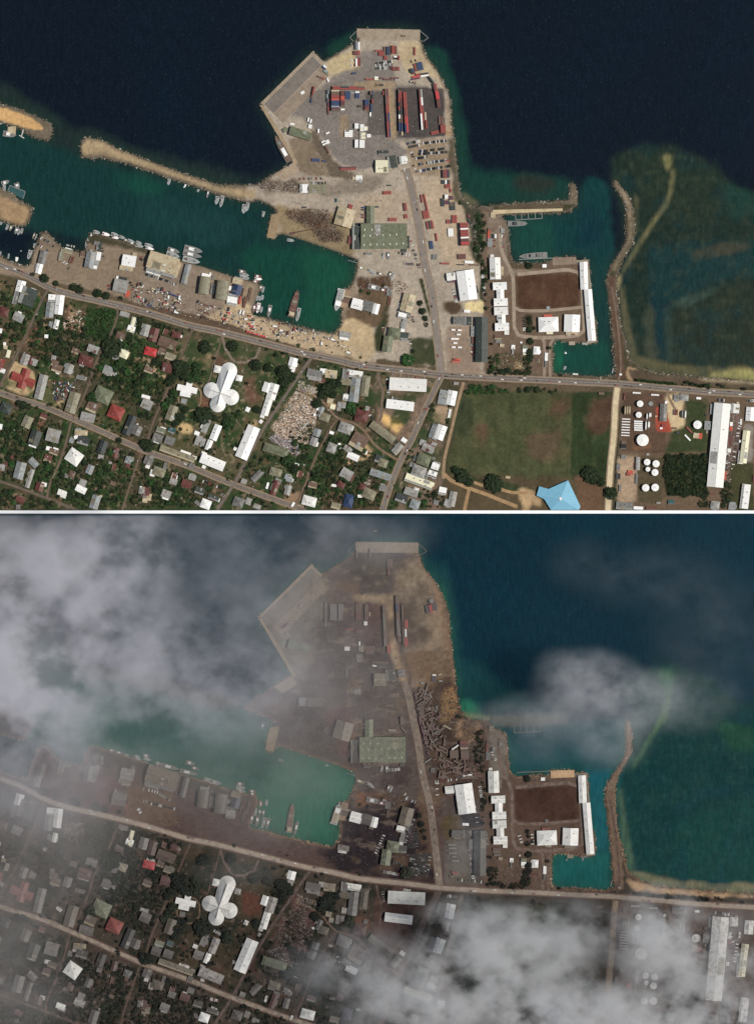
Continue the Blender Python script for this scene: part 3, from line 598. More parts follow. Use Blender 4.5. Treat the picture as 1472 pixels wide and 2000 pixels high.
# ---------------------------------------------------------------- water
WPAINT = {0: [
    ([(0, 220), (110, 250), (160, 300), (480, 385), (540, 420), (700, 510), (700, 560), (660, 655), (490, 620), (300, 490), (60, 450), (0, 440), (-400, 400), (-400, 180)], (23, 56, 54), 14),
    ([(-60, 120), (110, 230), (190, 260), (420, 330), (500, 340), (450, 372), (160, 300), (90, 275), (-60, 200)], (34, 48, 46), 14),
    ([(230, 330), (330, 360), (320, 385), (240, 375)], (26, 72, 60), 16),
    ([(280, 380), (420, 400), (500, 470), (380, 480), (260, 440)], (28, 62, 60), 24),
    ([(560, 470), (700, 510), (690, 600), (660, 660), (560, 635), (590, 560)], (28, 78, 60), 20),
    ([(470, 480), (600, 480), (590, 640), (500, 610)], (24, 68, 56), 20),
    ([(860, 90), (900, 180), (920, 330), (1120, 350), (1120, 395), (900, 400), (870, 200), (825, 90)], (26, 62, 54), 12),
    ([(1000, 340), (1090, 350), (1080, 372), (1010, 370)], (44, 52, 46), 12),
    ([(635, 90), (700, 60), (700, 90), (640, 125)], (24, 58, 50), 8),
    ([(905, 375), (940, 402), (905, 402)], (120, 112, 84), 4),
    ([(985, 415), (1120, 412), (1130, 380), (1150, 340), (1190, 360), (1200, 480), (1185, 740), (1080, 735), (1075, 660), (1160, 660), (1140, 500), (1000, 515)], (22, 60, 60), 10),
    ([(995, 430), (1080, 425), (1080, 515), (1000, 515)], (28, 70, 62), 12),
    ([(1130, 380), (1185, 420), (1180, 480), (1130, 490)], (20, 52, 60), 18),
    ([(1078, 665), (1190, 665), (1195, 738), (1078, 735)], (26, 72, 62), 5),
    ([(1078, 665), (1100, 665), (1100, 735), (1078, 735)], (28, 96, 72), 6),
    ([(1190, 310), (1250, 280), (1320, 285), (1390, 320), (1440, 370), (1560, 400), (1900, 420), (1900, 780), (1230, 735), (1210, 560), (1235, 460), (1195, 350)], (34, 49, 42), 9),
    ([(1240, 290), (1390, 320), (1420, 420), (1300, 440), (1245, 380)], (38, 52, 42), 14),
    ([(1400, 350), (1472, 380), (1900, 400), (1900, 450), (1420, 420)], (32, 60, 52), 12),
    ([(1268, 480), (1300, 480), (1310, 720), (1276, 720)], (26, 52, 56), 8),
    ([(1270, 480), (1440, 470), (1900, 480), (1900, 520), (1430, 540), (1300, 600), (1270, 560)], (30, 56, 56), 12),
    ([(1330, 590), (1460, 550), (1900, 600), (1900, 735), (1310, 725), (1300, 640)], (42, 52, 42), 12),
    ([(1350, 490), (1430, 470), (1472, 478), (1440, 492), (1360, 512)], (66, 68, 56), 6),
    ([(1310, 595), (1330, 582), (1400, 560), (1405, 568), (1340, 600)], (58, 76, 66), 6),
    ([(1255, 600), (1274, 600), (1282, 710), (1262, 712)], (66, 72, 58), 8),
    ([(1298, 600), (1306, 600), (1314, 705), (1304, 710)], (58, 74, 64), 5),
    ([(1294, 305), (1300, 300), (1312, 305), (1312, 318), (1303, 336), (1296, 320)], (130, 126, 84), 3),
    ([(1310, 330), (1319, 330), (1314, 372), (1306, 400), (1282, 430), (1250, 480), (1228, 520), (1212, 545), (1206, 540), (1240, 480), (1282, 415), (1304, 380)], (84, 84, 60), 2.6),
    ([(1312, 332), (1315, 332), (1311, 372), (1302, 401), (1278, 434), (1244, 486), (1218, 528), (1215, 526), (1241, 482), (1275, 430), (1299, 397), (1308, 370)], (124, 120, 84), 0),
    ([(1204, 536), (1212, 540), (1208, 570), (1203, 560)], (206, 190, 138), 2),
    ([(1236, 380), (1246, 385), (1243, 450), (1236, 470)], (88, 86, 64), 4),
    ([(1208, 570), (1216, 560), (1230, 640), (1245, 700), (1228, 700), (1215, 640)], (104, 98, 72), 4),
    ([(1225, 690), (1300, 712), (1400, 715), (1900, 725), (1900, 790), (1290, 745), (1228, 712)], (104, 98, 70), 7),
    ([(1390, 728), (1430, 722), (1560, 722), (1900, 740), (1900, 790), (1380, 745)], (172, 164, 106), 4),
], 1: [
    ([(0, 220), (110, 250), (160, 300), (480, 385), (540, 420), (700, 510), (700, 560), (660, 655), (490, 620), (300, 490), (60, 450), (0, 440), (-400, 400), (-400, 180)], (38, 80, 72), 14),
    ([(560, 470), (700, 510), (690, 600), (660, 660), (560, 635), (480, 580)], (38, 92, 74), 20),
    ([(160, 290), (420, 350), (480, 370), (430, 385), (180, 312)], (74, 76, 66), 10),
    ([(885, 100), (905, 280), (1000, 340), (1140, 400), (900, 400), (870, 200), (825, 90)], (24, 62, 66), 14),
    ([(868, 130), (880, 180), (893, 300), (905, 330), (892, 340), (868, 190)], (34, 84, 66), 6),
    ([(896, 370), (910, 360), (930, 372), (955, 400), (900, 402)], (46, 118, 92), 8),
    ([(900, 388), (960, 398), (960, 404), (905, 402)], (130, 138, 100), 3),
    ([(985, 415), (1230, 400), (1225, 480), (1185, 740), (1080, 735), (1075, 660), (1160, 660), (1140, 500), (1000, 515)], (22, 68, 74), 10),
    ([(960, 396), (1110, 390), (1110, 412), (960, 418)], (84, 86, 76), 4),
    ([(1078, 665), (1190, 665), (1195, 738), (1078, 735)], (26, 86, 84), 5),
    ([(1130, 500), (1200, 500), (1190, 660), (1150, 660)], (22, 84, 96), 8),
    ([(1225, 330), (1300, 290), (1390, 320), (1440, 370), (1900, 420), (1900, 780), (1230, 735), (1210, 560), (1235, 460)], (18, 54, 54), 9),
    ([(1290, 310), (1315, 308), (1312, 345), (1296, 350)], (52, 92, 68), 9),
    ([(1400, 400), (1472, 420), (1900, 430), (1900, 470), (1420, 460)], (30, 68, 52), 16),
    ([(1306, 350), (1314, 350), (1306, 400), (1282, 430), (1240, 500), (1236, 495), (1282, 415)], (66, 96, 66), 3),
    ([(1320, 600), (1460, 560), (1900, 600), (1900, 735), (1310, 725)], (20, 60, 56), 12),
    ([(1208, 540), (1216, 540), (1232, 640), (1245, 700), (1228, 700), (1215, 640)], (70, 90, 74), 4),
    ([(1225, 694), (1300, 714), (1400, 722), (1900, 735), (1900, 790), (1290, 745), (1228, 712)], (120, 112, 88), 6),
]}
def make_sea(p):
    y0, y1 = (-60, 997) if p == 0 else (1003, 2060)
    r = Raster(-60, 1532, y0, y1, 2.5)
    if p == 0: r.ys = np.append(r.ys[r.ys < 996.9], 997.0); r.X, r.Y = np.meshgrid(r.xs, r.ys)
    colr = np.zeros(r.X.shape + (3,))
    colr = col3(colr, (18, 27, 38) if p == 0 else (14, 44, 56), np.ones(r.X.shape))
    jit = fbm(r.X, r.Y, 36, 5, 31 + p); j2 = fbm(r.X, r.Y, 14, 4, 33 + p)
    # blue swell patches over the deep
    g = np.clip((fbm(r.X, r.Y, 160, 3, 40) - .45) * 2.5, 0, 1) * .6
    colr = col3(colr, (15, 31, 44) if p == 0 else (10, 52, 66), g)
    hard = np.zeros(r.X.shape)
    for poly in LAND[p]: hard = np.maximum(hard, r.fill(sh(poly, p)))
    for poly, c, f in WPAINT[p]:
        mm = blur(r.fill(sh(poly, p)), max(1, f / 3.0))
        mm = np.clip((mm - .5 + (jit - .5) * .9) * 1.6 + .5, 0, 1) * np.clip(mm * 12, 0, 1) if f >= 6 else mm
        colr = col3(colr, c, mm)
    near = blur(hard, 5); g = np.clip(near * 1.1, 0, .55)
    colr = col3(colr, (42, 62, 50) if p == 0 else (40, 84, 66), g * (0.4 + j2))
    # coral and weed mottling on the reef
    reef = blur(r.fill(sh([(1190, 310), (1250, 280), (1320, 285), (1390, 320), (1440, 370), (1560, 400), (1900, 420), (1900, 780), (1230, 735), (1210, 560), (1235, 460), (1195, 350)], p)), 3)
    g = np.clip((j2 - .5) * 4, 0, 1) * reef * (.35 if p == 0 else .16); colr = col3(colr, (66, 72, 54) if p == 0 else (50, 84, 66), g)
    g = np.clip((.45 - jit) * 6, 0, 1) * reef * .4; colr = col3(colr, (28, 56, 58) if p == 0 else (20, 56, 66), g)
    j3 = fbm(r.X, r.Y, 6, 3, 71); colr = colr * (1 + reef[..., None] * ((j3 - .5) * .45)[..., None]); colr = col3(colr, (78, 84, 66) if p == 0 else (60, 92, 74), np.clip((j3 - .70) * 7, 0, 1) * reef * .2)
    Z = np.zeros(r.X.shape)
    me = grid_mesh('sea', r, Z, colr, np.ones(r.X.shape, bool), WATER, 9000, -9000 if p == 0 else 0)
    add('sea', me, kind='structure')
def water_mat():
    m = mat('sea_water', (0, 0, 0), 0.12, 0.3, 0.11, 0.09, 0, attr=True, detail=9.0)
    N, L = m.node_tree.nodes, m.node_tree.links; b = [n for n in N if n.type == 'BSDF_PRINCIPLED'][0]
    geo = [n for n in N if n.type == 'NEW_GEOMETRY'][0]
    mp = N.new('ShaderNodeMapping'); mp.inputs['Scale'].default_value = (1.0, 0.55, 1.0); mp.inputs['Rotation'].default_value = (0, 0, .3)
    L.new(geo.outputs['Position'], mp.inputs['Vector'])
    n = N.new('ShaderNodeTexNoise'); n.inputs['Scale'].default_value = 0.42; n.inputs['Detail'].default_value = 5; n.inputs['Roughness'].default_value = .75
    L.new(mp.outputs[0], n.inputs['Vector'])
    n0 = [q for q in N if q.type == 'TEX_NOISE' and abs(q.inputs['Scale'].default_value - .11) < 1e-4][0]
    m2 = N.new('ShaderNodeMapping'); m2.inputs['Scale'].default_value = (1.6, .35, 1); m2.inputs['Rotation'].default_value = (0, 0, .22); L.new(geo.outputs['Position'], m2.inputs['Vector']); L.new(m2.outputs[0], n0.inputs['Vector'])
    # small crests and flecks of foam on the open water
    mf = N.new('ShaderNodeMapping'); mf.inputs['Scale'].default_value = (1.0, .6, 1.0); mf.inputs['Rotation'].default_value = (0, 0, -.5); L.new(geo.outputs['Position'], mf.inputs['Vector'])
    nf = N.new('ShaderNodeTexNoise'); nf.inputs['Scale'].default_value = .33; nf.inputs['Detail'].default_value = 3; nf.inputs['Roughness'].default_value = .8; L.new(mf.outputs[0], nf.inputs['Vector'])
    rf = N.new('ShaderNodeMapRange'); rf.inputs['From Min'].default_value = .60; rf.inputs['From Max'].default_value = .80; rf.inputs['To Max'].default_value = .30; L.new(nf.outputs['Fac'], rf.inputs['Value'])
    src = b.inputs['Base Color'].links[0].from_socket; mxf = N.new('ShaderNodeMix'); mxf.data_type = 'RGBA'; mxf.inputs['B'].default_value = (.16, .22, .22, 1)
    L.new(rf.outputs[0], mxf.inputs['Factor']); L.new(src, mxf.inputs['A']); L.new(mxf.outputs['Result'], b.inputs['Base Color'])
    bp = N.new('ShaderNodeBump'); bp.inputs['Strength'].default_value = 1.0; bp.inputs['Distance'].default_value = .4
    L.new(n.outputs['Fac'], bp.inputs['Height']); L.new(bp.outputs[0], b.inputs['Normal'])
    return m
WATER = water_mat()
make_sea(0); make_sea(1)
make_land(0); make_land(1)
make_roads(0); make_roads(1)
# white border between the two harbour views, built up as a solid wall
mb = MB(); mb.box(736, -1000, -3, 12000, 6.0, 8.0)
mb.obj('divider_strip', mat('divider_white', (0.82, 0.82, 0.82), 0.8, 0.02), kind='structure')
def blockout(p, x, y, L, Wd, ang, grow=4):
    r, _ = RAS[p]; a = R(ang); c, s = math.cos(a), math.sin(a)
    pts = [(x + u * c - v * s, y + u * s + v * c) for u, v in ((-L / 2 - grow, -Wd / 2 - grow), (L / 2 + grow, -Wd / 2 - grow), (L / 2 + grow, Wd / 2 + grow), (-L / 2 - grow, Wd / 2 + grow))]
    BUILT[p] = np.maximum(BUILT[p], r.fill(pts))
# crisp quays, aprons and piers (thick concrete slabs standing a hand above the ground)
QUAYS = [('angled_wharf', [(507, 203), (611, 100), (632, 121), (630, 126), (611, 108), (515, 203)], (172, 156, 134)),
         ('wharf_apron', [(516, 203), (610, 110), (628, 127), (534, 222)], (134, 125, 116)),
         ('wharf_terrace', [(535, 223), (629, 128), (643, 146), (553, 240)], (158, 142, 124)),
         ('ship_quay', [(507, 205), (514, 206), (545, 255), (582, 318), (574, 322), (568, 308)], (174, 154, 126)),
         ('ramp_landing', [(536, 340), (574, 317), (584, 334), (556, 352)], (178, 158, 134)),
         ('north_pier_deck', [(697, 56), (820, 58), (820, 78), (697, 77)], (170, 154, 134)),
         ('barge_pier', [(530, 419), (549, 417), (537, 467), (521, 463)], (164, 142, 112)),
         ('naval_pier', [(1078, 503), (1124, 502), (1124, 516), (1078, 518)], (152, 134, 116)),
         ('breakwater_wharf', [(962, 410), (1098, 407), (1098, 412), (966, 418), (966, 426), (960, 426)], (208, 190, 152)),
         ('harbour_pier', [(664, 600), (671, 564), (684, 567), (677, 600)], (168, 142, 116)),
         ('basin_step', [(1110, 667), (1122, 667), (1122, 674), (1110, 674)], (180, 164, 144)),
         ('west_basin_quay', [(1124, 509), (1148, 507), (1165, 668), (1146, 671), (1132, 530)], (168, 156, 138))]
for p in (0, 1):
    for i, (nm, pts, c) in enumerate(QUAYS):
        if p and nm == 'breakwater_wharf': continue
        cc = c if p == 0 else tuple(int(v * .55 + a * .45) for v, a in zip(c, (92, 84, 74)))
        if p and nm == 'naval_pier': cc = (190, 158, 124)
        m = mat(nm + ('_ash' if p else '_concrete'), C3(*cc), .9, .14, .3, .1, 0, tuple(v * .8 for v in C3(*cc)), .08)
        q = [(x, -y) for x, y in sh(pts, p)]
        area = sum(q[k][0] * q[(k + 1) % len(q)][1] - q[(k + 1) % len(q)][0] * q[k][1] for k in range(len(q)))
        if area < 0: q.reverse()
        mb = MB(); mb.prism(q, -2.0, LANDZ + .25 + .03 * i); mb.obj(nm, m, kind='structure')
        BUILT[p] = np.maximum(BUILT[p], RAS[p][0].fill(sh(pts, p)))
# ---------------------------------------------------------------- buildings
# each crop: origin and pixels per unit; entries "u v length width angle roof colour [height]" (angle clockwise from east)
BLD = {
'A': (0, 700, 4.907, """
400 275 235 80 104 g l|700 425 200 100 107 g o|990 355 165 140 25 h e|1115 520 140 125 25 h r|885 470 105 90 25 f n|845 565 135 80 15 g l|1245 640 190 75 113 g d|1315 690 80 90 23 g g
1410 440 100 90 25 g l|1400 370 80 30 15 f w|1040 110 85 70 20 g s|1042 155 60 25 20 f w|1100 135 50 50 10 f l|660 100 90 65 110 g l|550 95 95 75 20 f n|235 25 70 60 110 g l|290 25 50 60 20 f m|340 35 45 40 20 f l
825 40 130 60 20 g m|780 185 90 35 15 f g|815 190 30 25 15 f w|20 55 40 90 15 f r|30 120 45 40 20 f w|60 480 110 95 25 h q|265 610 110 85 115 g o|420 555 60 50 20 f m|340 762 140 100 110 g q|322 838 82 25 20 f w
515 740 125 120 15 g l|472 865 50 36 15 f w|520 895 85 50 20 f n|465 960 75 65 20 f m|780 712 120 46 5 h c|800 790 110 75 15 f d|745 752 60 30 -15 f w|690 785 40 50 15 f s|715 945 140 130 35 h w
865 1065 85 60 113 g s|985 850 125 75 110 g d|970 945 50 40 15 f l|1110 905 90 45 105 g m|1135 885 28 30 20 f n|1240 978 75 62 20 h s|1230 1028 40 36 20 f m|1095 1040 60 30 105 f m|1425 975 85 75 110 g g|1418 1038 40 30 20 f w
1462 1098 40 60 15 f w|1365 1270 62 62 10 h l|1400 1292 70 60 20 f m|195 1075 160 92 105 g s|325 1000 95 60 45 g s|290 1150 180 42 108 g l|385 1232 80 75 105 g m|425 1208 48 34 15 f w|600 1290 85 50 20 g w|615 1320 60 34 20 f w
795 1198 62 70 20 f l|780 1255 100 60 25 g w|690 1110 60 60 20 h n|640 1125 40 35 20 f g|915 1395 130 80 108 g s|195 1355 80 48 25 g m|178 1425 40 40 0 f g|20 1045 55 55 10 f l|12 655 26 50 10 f w|1320 680 70 26 20 f w
60 1020 30 40 0 f m|1320 630 14 10 0 f w|1060 1000 30 20 10 f l|1085 1195 50 30 20 f n|1000 1225 24 20 0 f n|120 945 26 30 10 f m|925 1250 30 24 0 f n|970 1320 24 20 0 f c|1430 1330 44 60 10 f c"""),
'B': (280, 700, 4.907, """
715 105 68 64 12 h w|920 190 56 52 12 h w|1000 490 38 42 25 h w|1125 605 32 32 40 h w|390 410 52 44 12 f s|275 525 145 85 110 g o|1190 280 90 85 108 g w|1240 318 150 85 108 g w|1185 465 165 66 108 g w|1145 540 60 40 108 f w
1000 805 325 118 113 g w|882 868 30 28 23 f w|975 708 26 26 23 f w|695 710 150 68 112 g w|630 830 95 48 112 g w|600 650 130 55 112 f l|515 718 46 36 22 f w|545 800 92 80 20 g l|255 790 90 75 20 g g|272 690 64 48 20 f t
140 765 90 75 20 g g|170 690 85 50 20 f e|330 915 350 56 20 f o|405 910 100 36 20 f w|665 995 238 92 22 g w|580 922 50 48 22 f w|582 1040 34 26 20 f w|1270 880 240 80 17 h e|150 1088 115 80 20 h o|90 1112 40 26 20 f w
295 1130 60 50 110 f m|290 1180 70 55 20 g l|415 1205 92 70 20 g m|470 1140 66 52 20 f l|222 1300 85 68 20 g l|215 1340 60 24 20 f w|540 1268 88 62 18 f q|600 1400 92 84 20 h w|520 1385 52 30 40 f g|675 1335 105 42 18 f q|722 1358 22 34 18 f w
912 1378 100 86 20 h g|1090 1128 120 56 135 g g|1268 1090 112 70 15 h o|965 1180 52 48 20 g l|1262 1240 140 56 110 g m|1290 1180 50 60 110 f g|1385 1262 92 54 105 g l|1400 1165 60 36 20 f s|20 1275 50 80 15 f m|18 1360 44 40 10 f c
55 975 80 76 20 g g|210 1040 30 80 15 f g|465 1030 46 50 20 f g|490 950 40 28 20 f w|1010 1370 50 60 20 f l|1090 1430 70 40 20 f l|1190 1220 20 60 15 f w"""),
'C': (560, 700, 4.907, """
60 35 78 74 105 g w|50 95 60 60 105 f w|265 150 140 80 12 f g|350 125 60 50 5 f w|425 150 110 74 6 f c|268 195 125 32 10 f l|335 215 60 40 10 f m|565 145 62 90 6 f g|655 150 142 62 8 f w|572 225 112 60 8 g o|652 305 225 86 97 g s
572 375 62 55 8 f w|752 265 195 74 98 h o|1160 252 352 118 3 g w|1085 448 262 84 7 g w|917 708 275 72 37 g o|415 408 55 48 10 f c|502 460 36 82 8 f l|547 450 34 52 8 f l|325 512 96 44 110 g s|362 562 100 74 20 h o|298 478 26 40 10 f w
268 542 22 22 0 f w|770 480 40 40 20 f l|715 552 120 108 12 h m|560 668 125 98 20 h l|608 665 58 44 20 f w|430 712 42 26 20 f w|690 795 150 148 30 f n|735 830 72 18 125 f w|290 712 70 64 110 g s|260 798 66 78 20 g l
430 858 82 88 20 h l|585 870 82 50 35 g l|635 940 112 58 25 g w|762 903 34 14 110 f w|1060 865 110 66 -48 g l|1045 875 50 40 -48 f w|1122 785 50 40 35 f w|920 1002 84 76 20 h o|885 965 80 70 20 f d|898 1115 205 62 18 g s
572 1108 112 92 30 g l|610 1140 60 70 30 f m|452 1218 56 22 10 f w|520 1210 70 58 25 h m|248 1218 82 48 15 f n|788 1300 120 92 25 h o|920 1242 64 54 15 f g|725 1235 62 58 20 h m|775 1180 60 50 15 f n|595 1365 118 88 105 h b|604 1344 26 20 15 f w
215 1368 130 88 15 h w|470 1420 86 54 15 f o|10 1262 52 62 10 f o|15 1140 66 44 20 f s|125 1110 50 60 15 f m|95 1022 40 30 20 f w|1300 808 54 52 20 f l|1352 862 112 70 25 g l|1310 970 122 104 20 h e|1430 1030 62 74 20 f l
1262 1085 128 106 20 h l|1395 1110 78 60 20 f w|1265 1180 270 74 20 f y|1350 1215 80 60 20 f y|1190 1282 130 66 20 g l|1232 1275 50 70 20 f w|1098 1340 112 78 20 f d|1225 1412 90 84 20 h s|1240 960 60 44 20 f q|1200 1020 50 40 20 f g|1410 820 50 30 20 f l
1325 1120 40 90 20 f g|40 1160 50 28 30 f w|60 1400 44 20 -60 f w|505 820 24 16 0 f w|515 865 16 16 0 f w|165 1020 14 12 0 f s|1430 1380 46 40 10 f g|440 465 46 44 10 f y|700 1320 40 26 0 f w"""),
'D': (840, 700, 4.6, """
115 350 78 128 12 f s|190 355 80 128 12 g w|172 495 20 76 12 f w|40 660 80 130 20 g s|90 665 84 130 20 g w|12 818 40 40 20 f w|45 970 66 56 20 g w|18 1040 74 46 20 f w|110 1190 64 62 12 f w|160 1300 60 66 108 f l|198 1262 62 130 12 g l
235 12 60 20 6 f r|15 1130 40 30 20 f y|30 900 30 24 20 f g|232 225 40 24 5 f l|695 1068 40 20 8 f c"""),
'E': (1152, 700, 4.6, """
655 487 155 60 92 g g|680 395 20 24 30 f w|775 352 54 50 4 f g|842 352 72 54 4 h l|972 358 40 18 4 f w|1300 450 68 80 4 f w|1320 440 20 96 4 f c|1088 455 24 90 3 f s|1052 602 54 74 3 f s|765 485 34 48 3 f m|755 627 40 14 3 f n
1150 780 752 144 95.2 g w 9|1436 500 78 120 4 g w|1385 795 290 60 97 g y|1350 890 110 46 97 f w|1388 1240 215 72 97 f w|425 945 115 36 92 v l|358 1027 44 40 5 f O|340 1040 30 30 5 f r|305 1325 145 62 4 f g|430 1352 82 26 4 f w|725 1290 52 36 0 f t
1118 1318 76 66 8 h l|1272 1328 58 66 6 f s|550 1352 96 22 3 f m|250 975 28 60 3 f g|252 1060 32 50 3 f d|300 762 40 40 3 f n|296 790 48 40 3 f k|298 885 40 34 3 f g|1262 632 26 36 3 f O|1250 740 26 90 3 f m|1245 828 30 34 3 f w
1265 590 24 34 3 f w|1205 1050 26 70 6 f O|1045 660 14 22 3 f l|1045 510 24 20 3 f d|415 1080 18 90 2 f g|515 862 22 18 0 f l|612 1298 36 16 4 f l|662 604 44 26 2 f r|635 628 22 14 0 f w|985 697 34 48 8 f O|948 694 46 44 8 f c
1345 745 20 20 4 f w|1352 570 14 50 4 f w|1465 1080 12 60 4 f m|590 520 16 12 0 f c|265 1165 18 60 0 f g|785 668 32 20 12 f d|100 315 50 22 4 f n|310 345 14 60 0 f m|650 338 20 14 0 f m|1088 1215 50 14 3 f m"""),
'L': (0, 500, 3.505, """
145 208 75 55 105 g w|110 285 90 30 105 f g|195 278 110 120 20 f q|230 236 32 24 20 f w|372 290 75 48 5 f w|345 370 100 54 97 g s|410 335 130 54 97 g w|410 346 44 14 8 f d|388 468 62 30 105 g w|350 470 40 24 105 f s|320 550 24 22 5 f w
30 385 62 56 15 h m|130 420 70 56 25 g l|518 650 46 36 20 f n|640 638 76 48 20 g l|590 708 92 50 20 h m|565 740 34 30 20 f l|175 705 66 50 110 g l|215 716 30 48 20 g m|242 730 24 44 20 f l|480 772 60 44 110 g l|380 735 50 40 20 f n
740 788 62 48 20 g l|790 800 26 40 20 f l|828 545 56 40 25 g n|855 400 62 30 15 f l|908 470 100 26 105 f y|900 500 50 40 20 f w|850 672 62 50 25 h y|795 690 40 36 10 f g|995 508 78 58 105 g l|1055 540 92 56 105 g m|1135 520 30 40 20 f m
1208 540 62 38 15 h m|1150 598 128 66 20 g n|1152 580 44 20 20 f d|1032 655 80 52 15 h R|1168 690 72 44 20 f o|1110 650 48 38 20 f n|1145 765 62 66 105 g m|1190 596 16 24 15 f w|1240 550 16 16 15 f w|5 512 24 30 10 f w|8 745 24 60 15 f r|40 625 30 24 10 f c
60 670 26 50 15 f y|35 605 18 26 0 f w|400 775 40 44 15 f g|370 700 30 34 10 f l|1020 780 60 40 20 f n|15 880 20 30 0 f n|250 500 20 16 0 f m"""),
'M': (0, 420, 4.907, """
415 405 120 68 105 g g 6|380 515 92 54 105 g w|598 385 115 40 105 f o|655 348 90 40 15 f o|868 430 150 84 100 g s 7|942 395 52 76 10 f w|918 460 60 52 10 f l|900 500 62 30 10 f w|952 300 80 46 100 f q|1240 440 128 102 10 g w 7|1212 512 122 40 10 f c
1292 390 40 50 10 f c|1160 680 118 132 102 g l 6|1132 602 30 30 10 f w|1180 610 80 30 12 f d|800 380 52 50 10 f n|930 270 50 30 10 f g|1225 755 40 60 18 f O|205 345 16 12 0 f g|875 340 24 24 0 f l|690 430 30 60 20 f m"""),
'Q': (260, 460, 4.907, """
290 265 290 160 17 g c 9|270 345 280 60 17 f l 8|196 362 136 24 17 f w|425 330 36 150 17 f c|510 370 190 52 104 g s 6|490 420 60 44 104 f b|688 480 165 104 98 v o 9|855 525 180 114 98 v o 9|772 512 100 48 98 f d 5|1002 440 92 52 15 f c 5
998 520 92 82 105 g b 6|950 578 80 38 10 f s|950 628 92 74 10 f w 5|700 385 80 34 12 f w|740 372 20 30 12 f w|1075 640 110 18 105 f n|1050 560 110 10 105 f n|770 405 24 36 10 f g|905 612 20 20 5 f m|1120 560 20 120 12 f n|930 505 20 40 14 f w"""),
'T': (480, 40, 3.505, """
375 775 150 56 17 g e 6|422 782 46 50 17 f c 6|270 750 34 26 -30 f e|930 1000 82 82 0 g y 6|1000 968 60 78 -10 f q|1020 975 30 70 -10 f e|1075 957 46 50 -8 f w 6|940 905 66 26 0 f d|800 790 36 40 0 f y|388 495 26 18 -30 f w|318 710 30 10 10 f w"""),
'U': (480, 340, 3.505, """
400 100 54 56 0 f w 5|490 103 118 58 0 g o 6|775 30 42 36 0 f w 4|677 297 118 124 16 g c 8|945 427 312 172 0 g e 10|756 437 54 156 0 f q 8|1107 466 20 84 0 f q|1082 522 32 30 0 f q|853 283 52 124 0 g e 7|560 290 20 40 20 f n|745 30 30 20 0 f c
840 545 50 14 0 f g|1290 568 30 32 0 f g"""),
'V': (520, 560, 4.329, """
1195 138 150 102 105 g c 7|1180 225 80 50 15 f g|1148 245 66 44 15 f w 6|1165 310 90 36 103 f l|1150 370 34 28 13 f w|1080 395 100 90 10 h e 7|1025 485 130 78 98 g e 7|1165 418 66 62 5 f q|770 148 96 84 15 g w 6|858 165 88 84 15 g g 6|925 188 50 84 15 g w 6
736 142 24 84 15 f s|900 238 40 22 15 f n|665 405 95 44 10 f l|655 440 70 20 10 f w|1040 45 40 60 8 f g|1040 120 20 60 8 f m|655 100 60 130 102 f n 1.2|1100 430 50 12 -30 f d"""),
'N': (840, 500, 6.69, """
475 385 385 222 82 g w 9|270 270 110 92 -5 g w 6|278 335 92 24 -5 f p|505 82 112 32 3 f w|845 165 280 134 88 g w 8|805 12 56 44 88 f w|930 195 40 110 2 f c|905 395 175 94 -2 g w 7|912 500 110 92 88 g w 7|918 605 175 94 -2 g w 7|922 720 175 98 -2 g w 7
932 825 112 92 88 g w 7|934 928 176 98 -2 g w 7|668 1095 585 152 90.5 g q 9|375 845 150 98 2 g g 6|490 850 86 108 2 f q 6|557 985 56 130 1 f s|480 722 80 32 4 f w|560 1100 34 90 0 f m|885 1060 92 56 2 f n|892 1120 86 30 2 f g|996 1005 58 44 2 f w
1080 1190 46 52 5 f w|1075 1240 20 90 2 f l|1238 1195 70 52 2 f e|1238 1238 62 46 2 f w|1385 1235 78 98 3 h w|935 1170 54 40 10 f c|1186 1130 22 20 0 f w|1230 1280 40 20 0 f y|560 1250 14 110 2 f m|395 115 90 14 2 f d|575 118 120 16 2 f n|190 100 110 20 3 f n"""),
'O': (980, 500, 5.66, """
510 758 214 158 -2 h w 7|505 663 92 26 -2 f O|770 745 168 186 2 g w 7|902 220 300 80 88 g w 6|943 320 86 30 88 f g|968 655 565 82 85.5 g w 6|508 574 36 32 0 f s|467 110 44 34 0 f w|487 1115 84 32 92 f w|484 1190 70 24 92 f g|525 850 70 26 0 f y
770 858 130 30 2 f c|1308 1310 24 18 0 f w|912 970 60 20 3 f l"""),
'X': (820, 300, 5.66, """
770 985 46 90 1 f s|758 890 22 90 2 f O|828 912 30 42 2 f w|808 915 26 46 2 f d|815 960 38 12 3 f m|815 1025 34 14 3 f m|160 1145 50 50 5 f g|910 855 40 50 2 f l|805 680 50 50 2 f c|780 850 60 40 8 f n"""),
}
NAMES = {'h': 'hip', 'g': 'gable', 'f': 'flat', 'v': 'vault'}
SCALEH = 1.0
def gable_roof(L, Wd, z, ro, col2=None):
    """two slopes and a ridge cap"""
    rise = min(Wd * .16, 3.4); e = .7
    a, b = L / 2 + e, Wd / 2 + e
    return [[(-a, 0, z + rise), (-a, -b, z - .15), (a, -b, z - .15), (a, 0, z + rise)], [(a, 0, z + rise), (a, b, z - .15), (-a, b, z - .15), (-a, 0, z + rise)]], rise
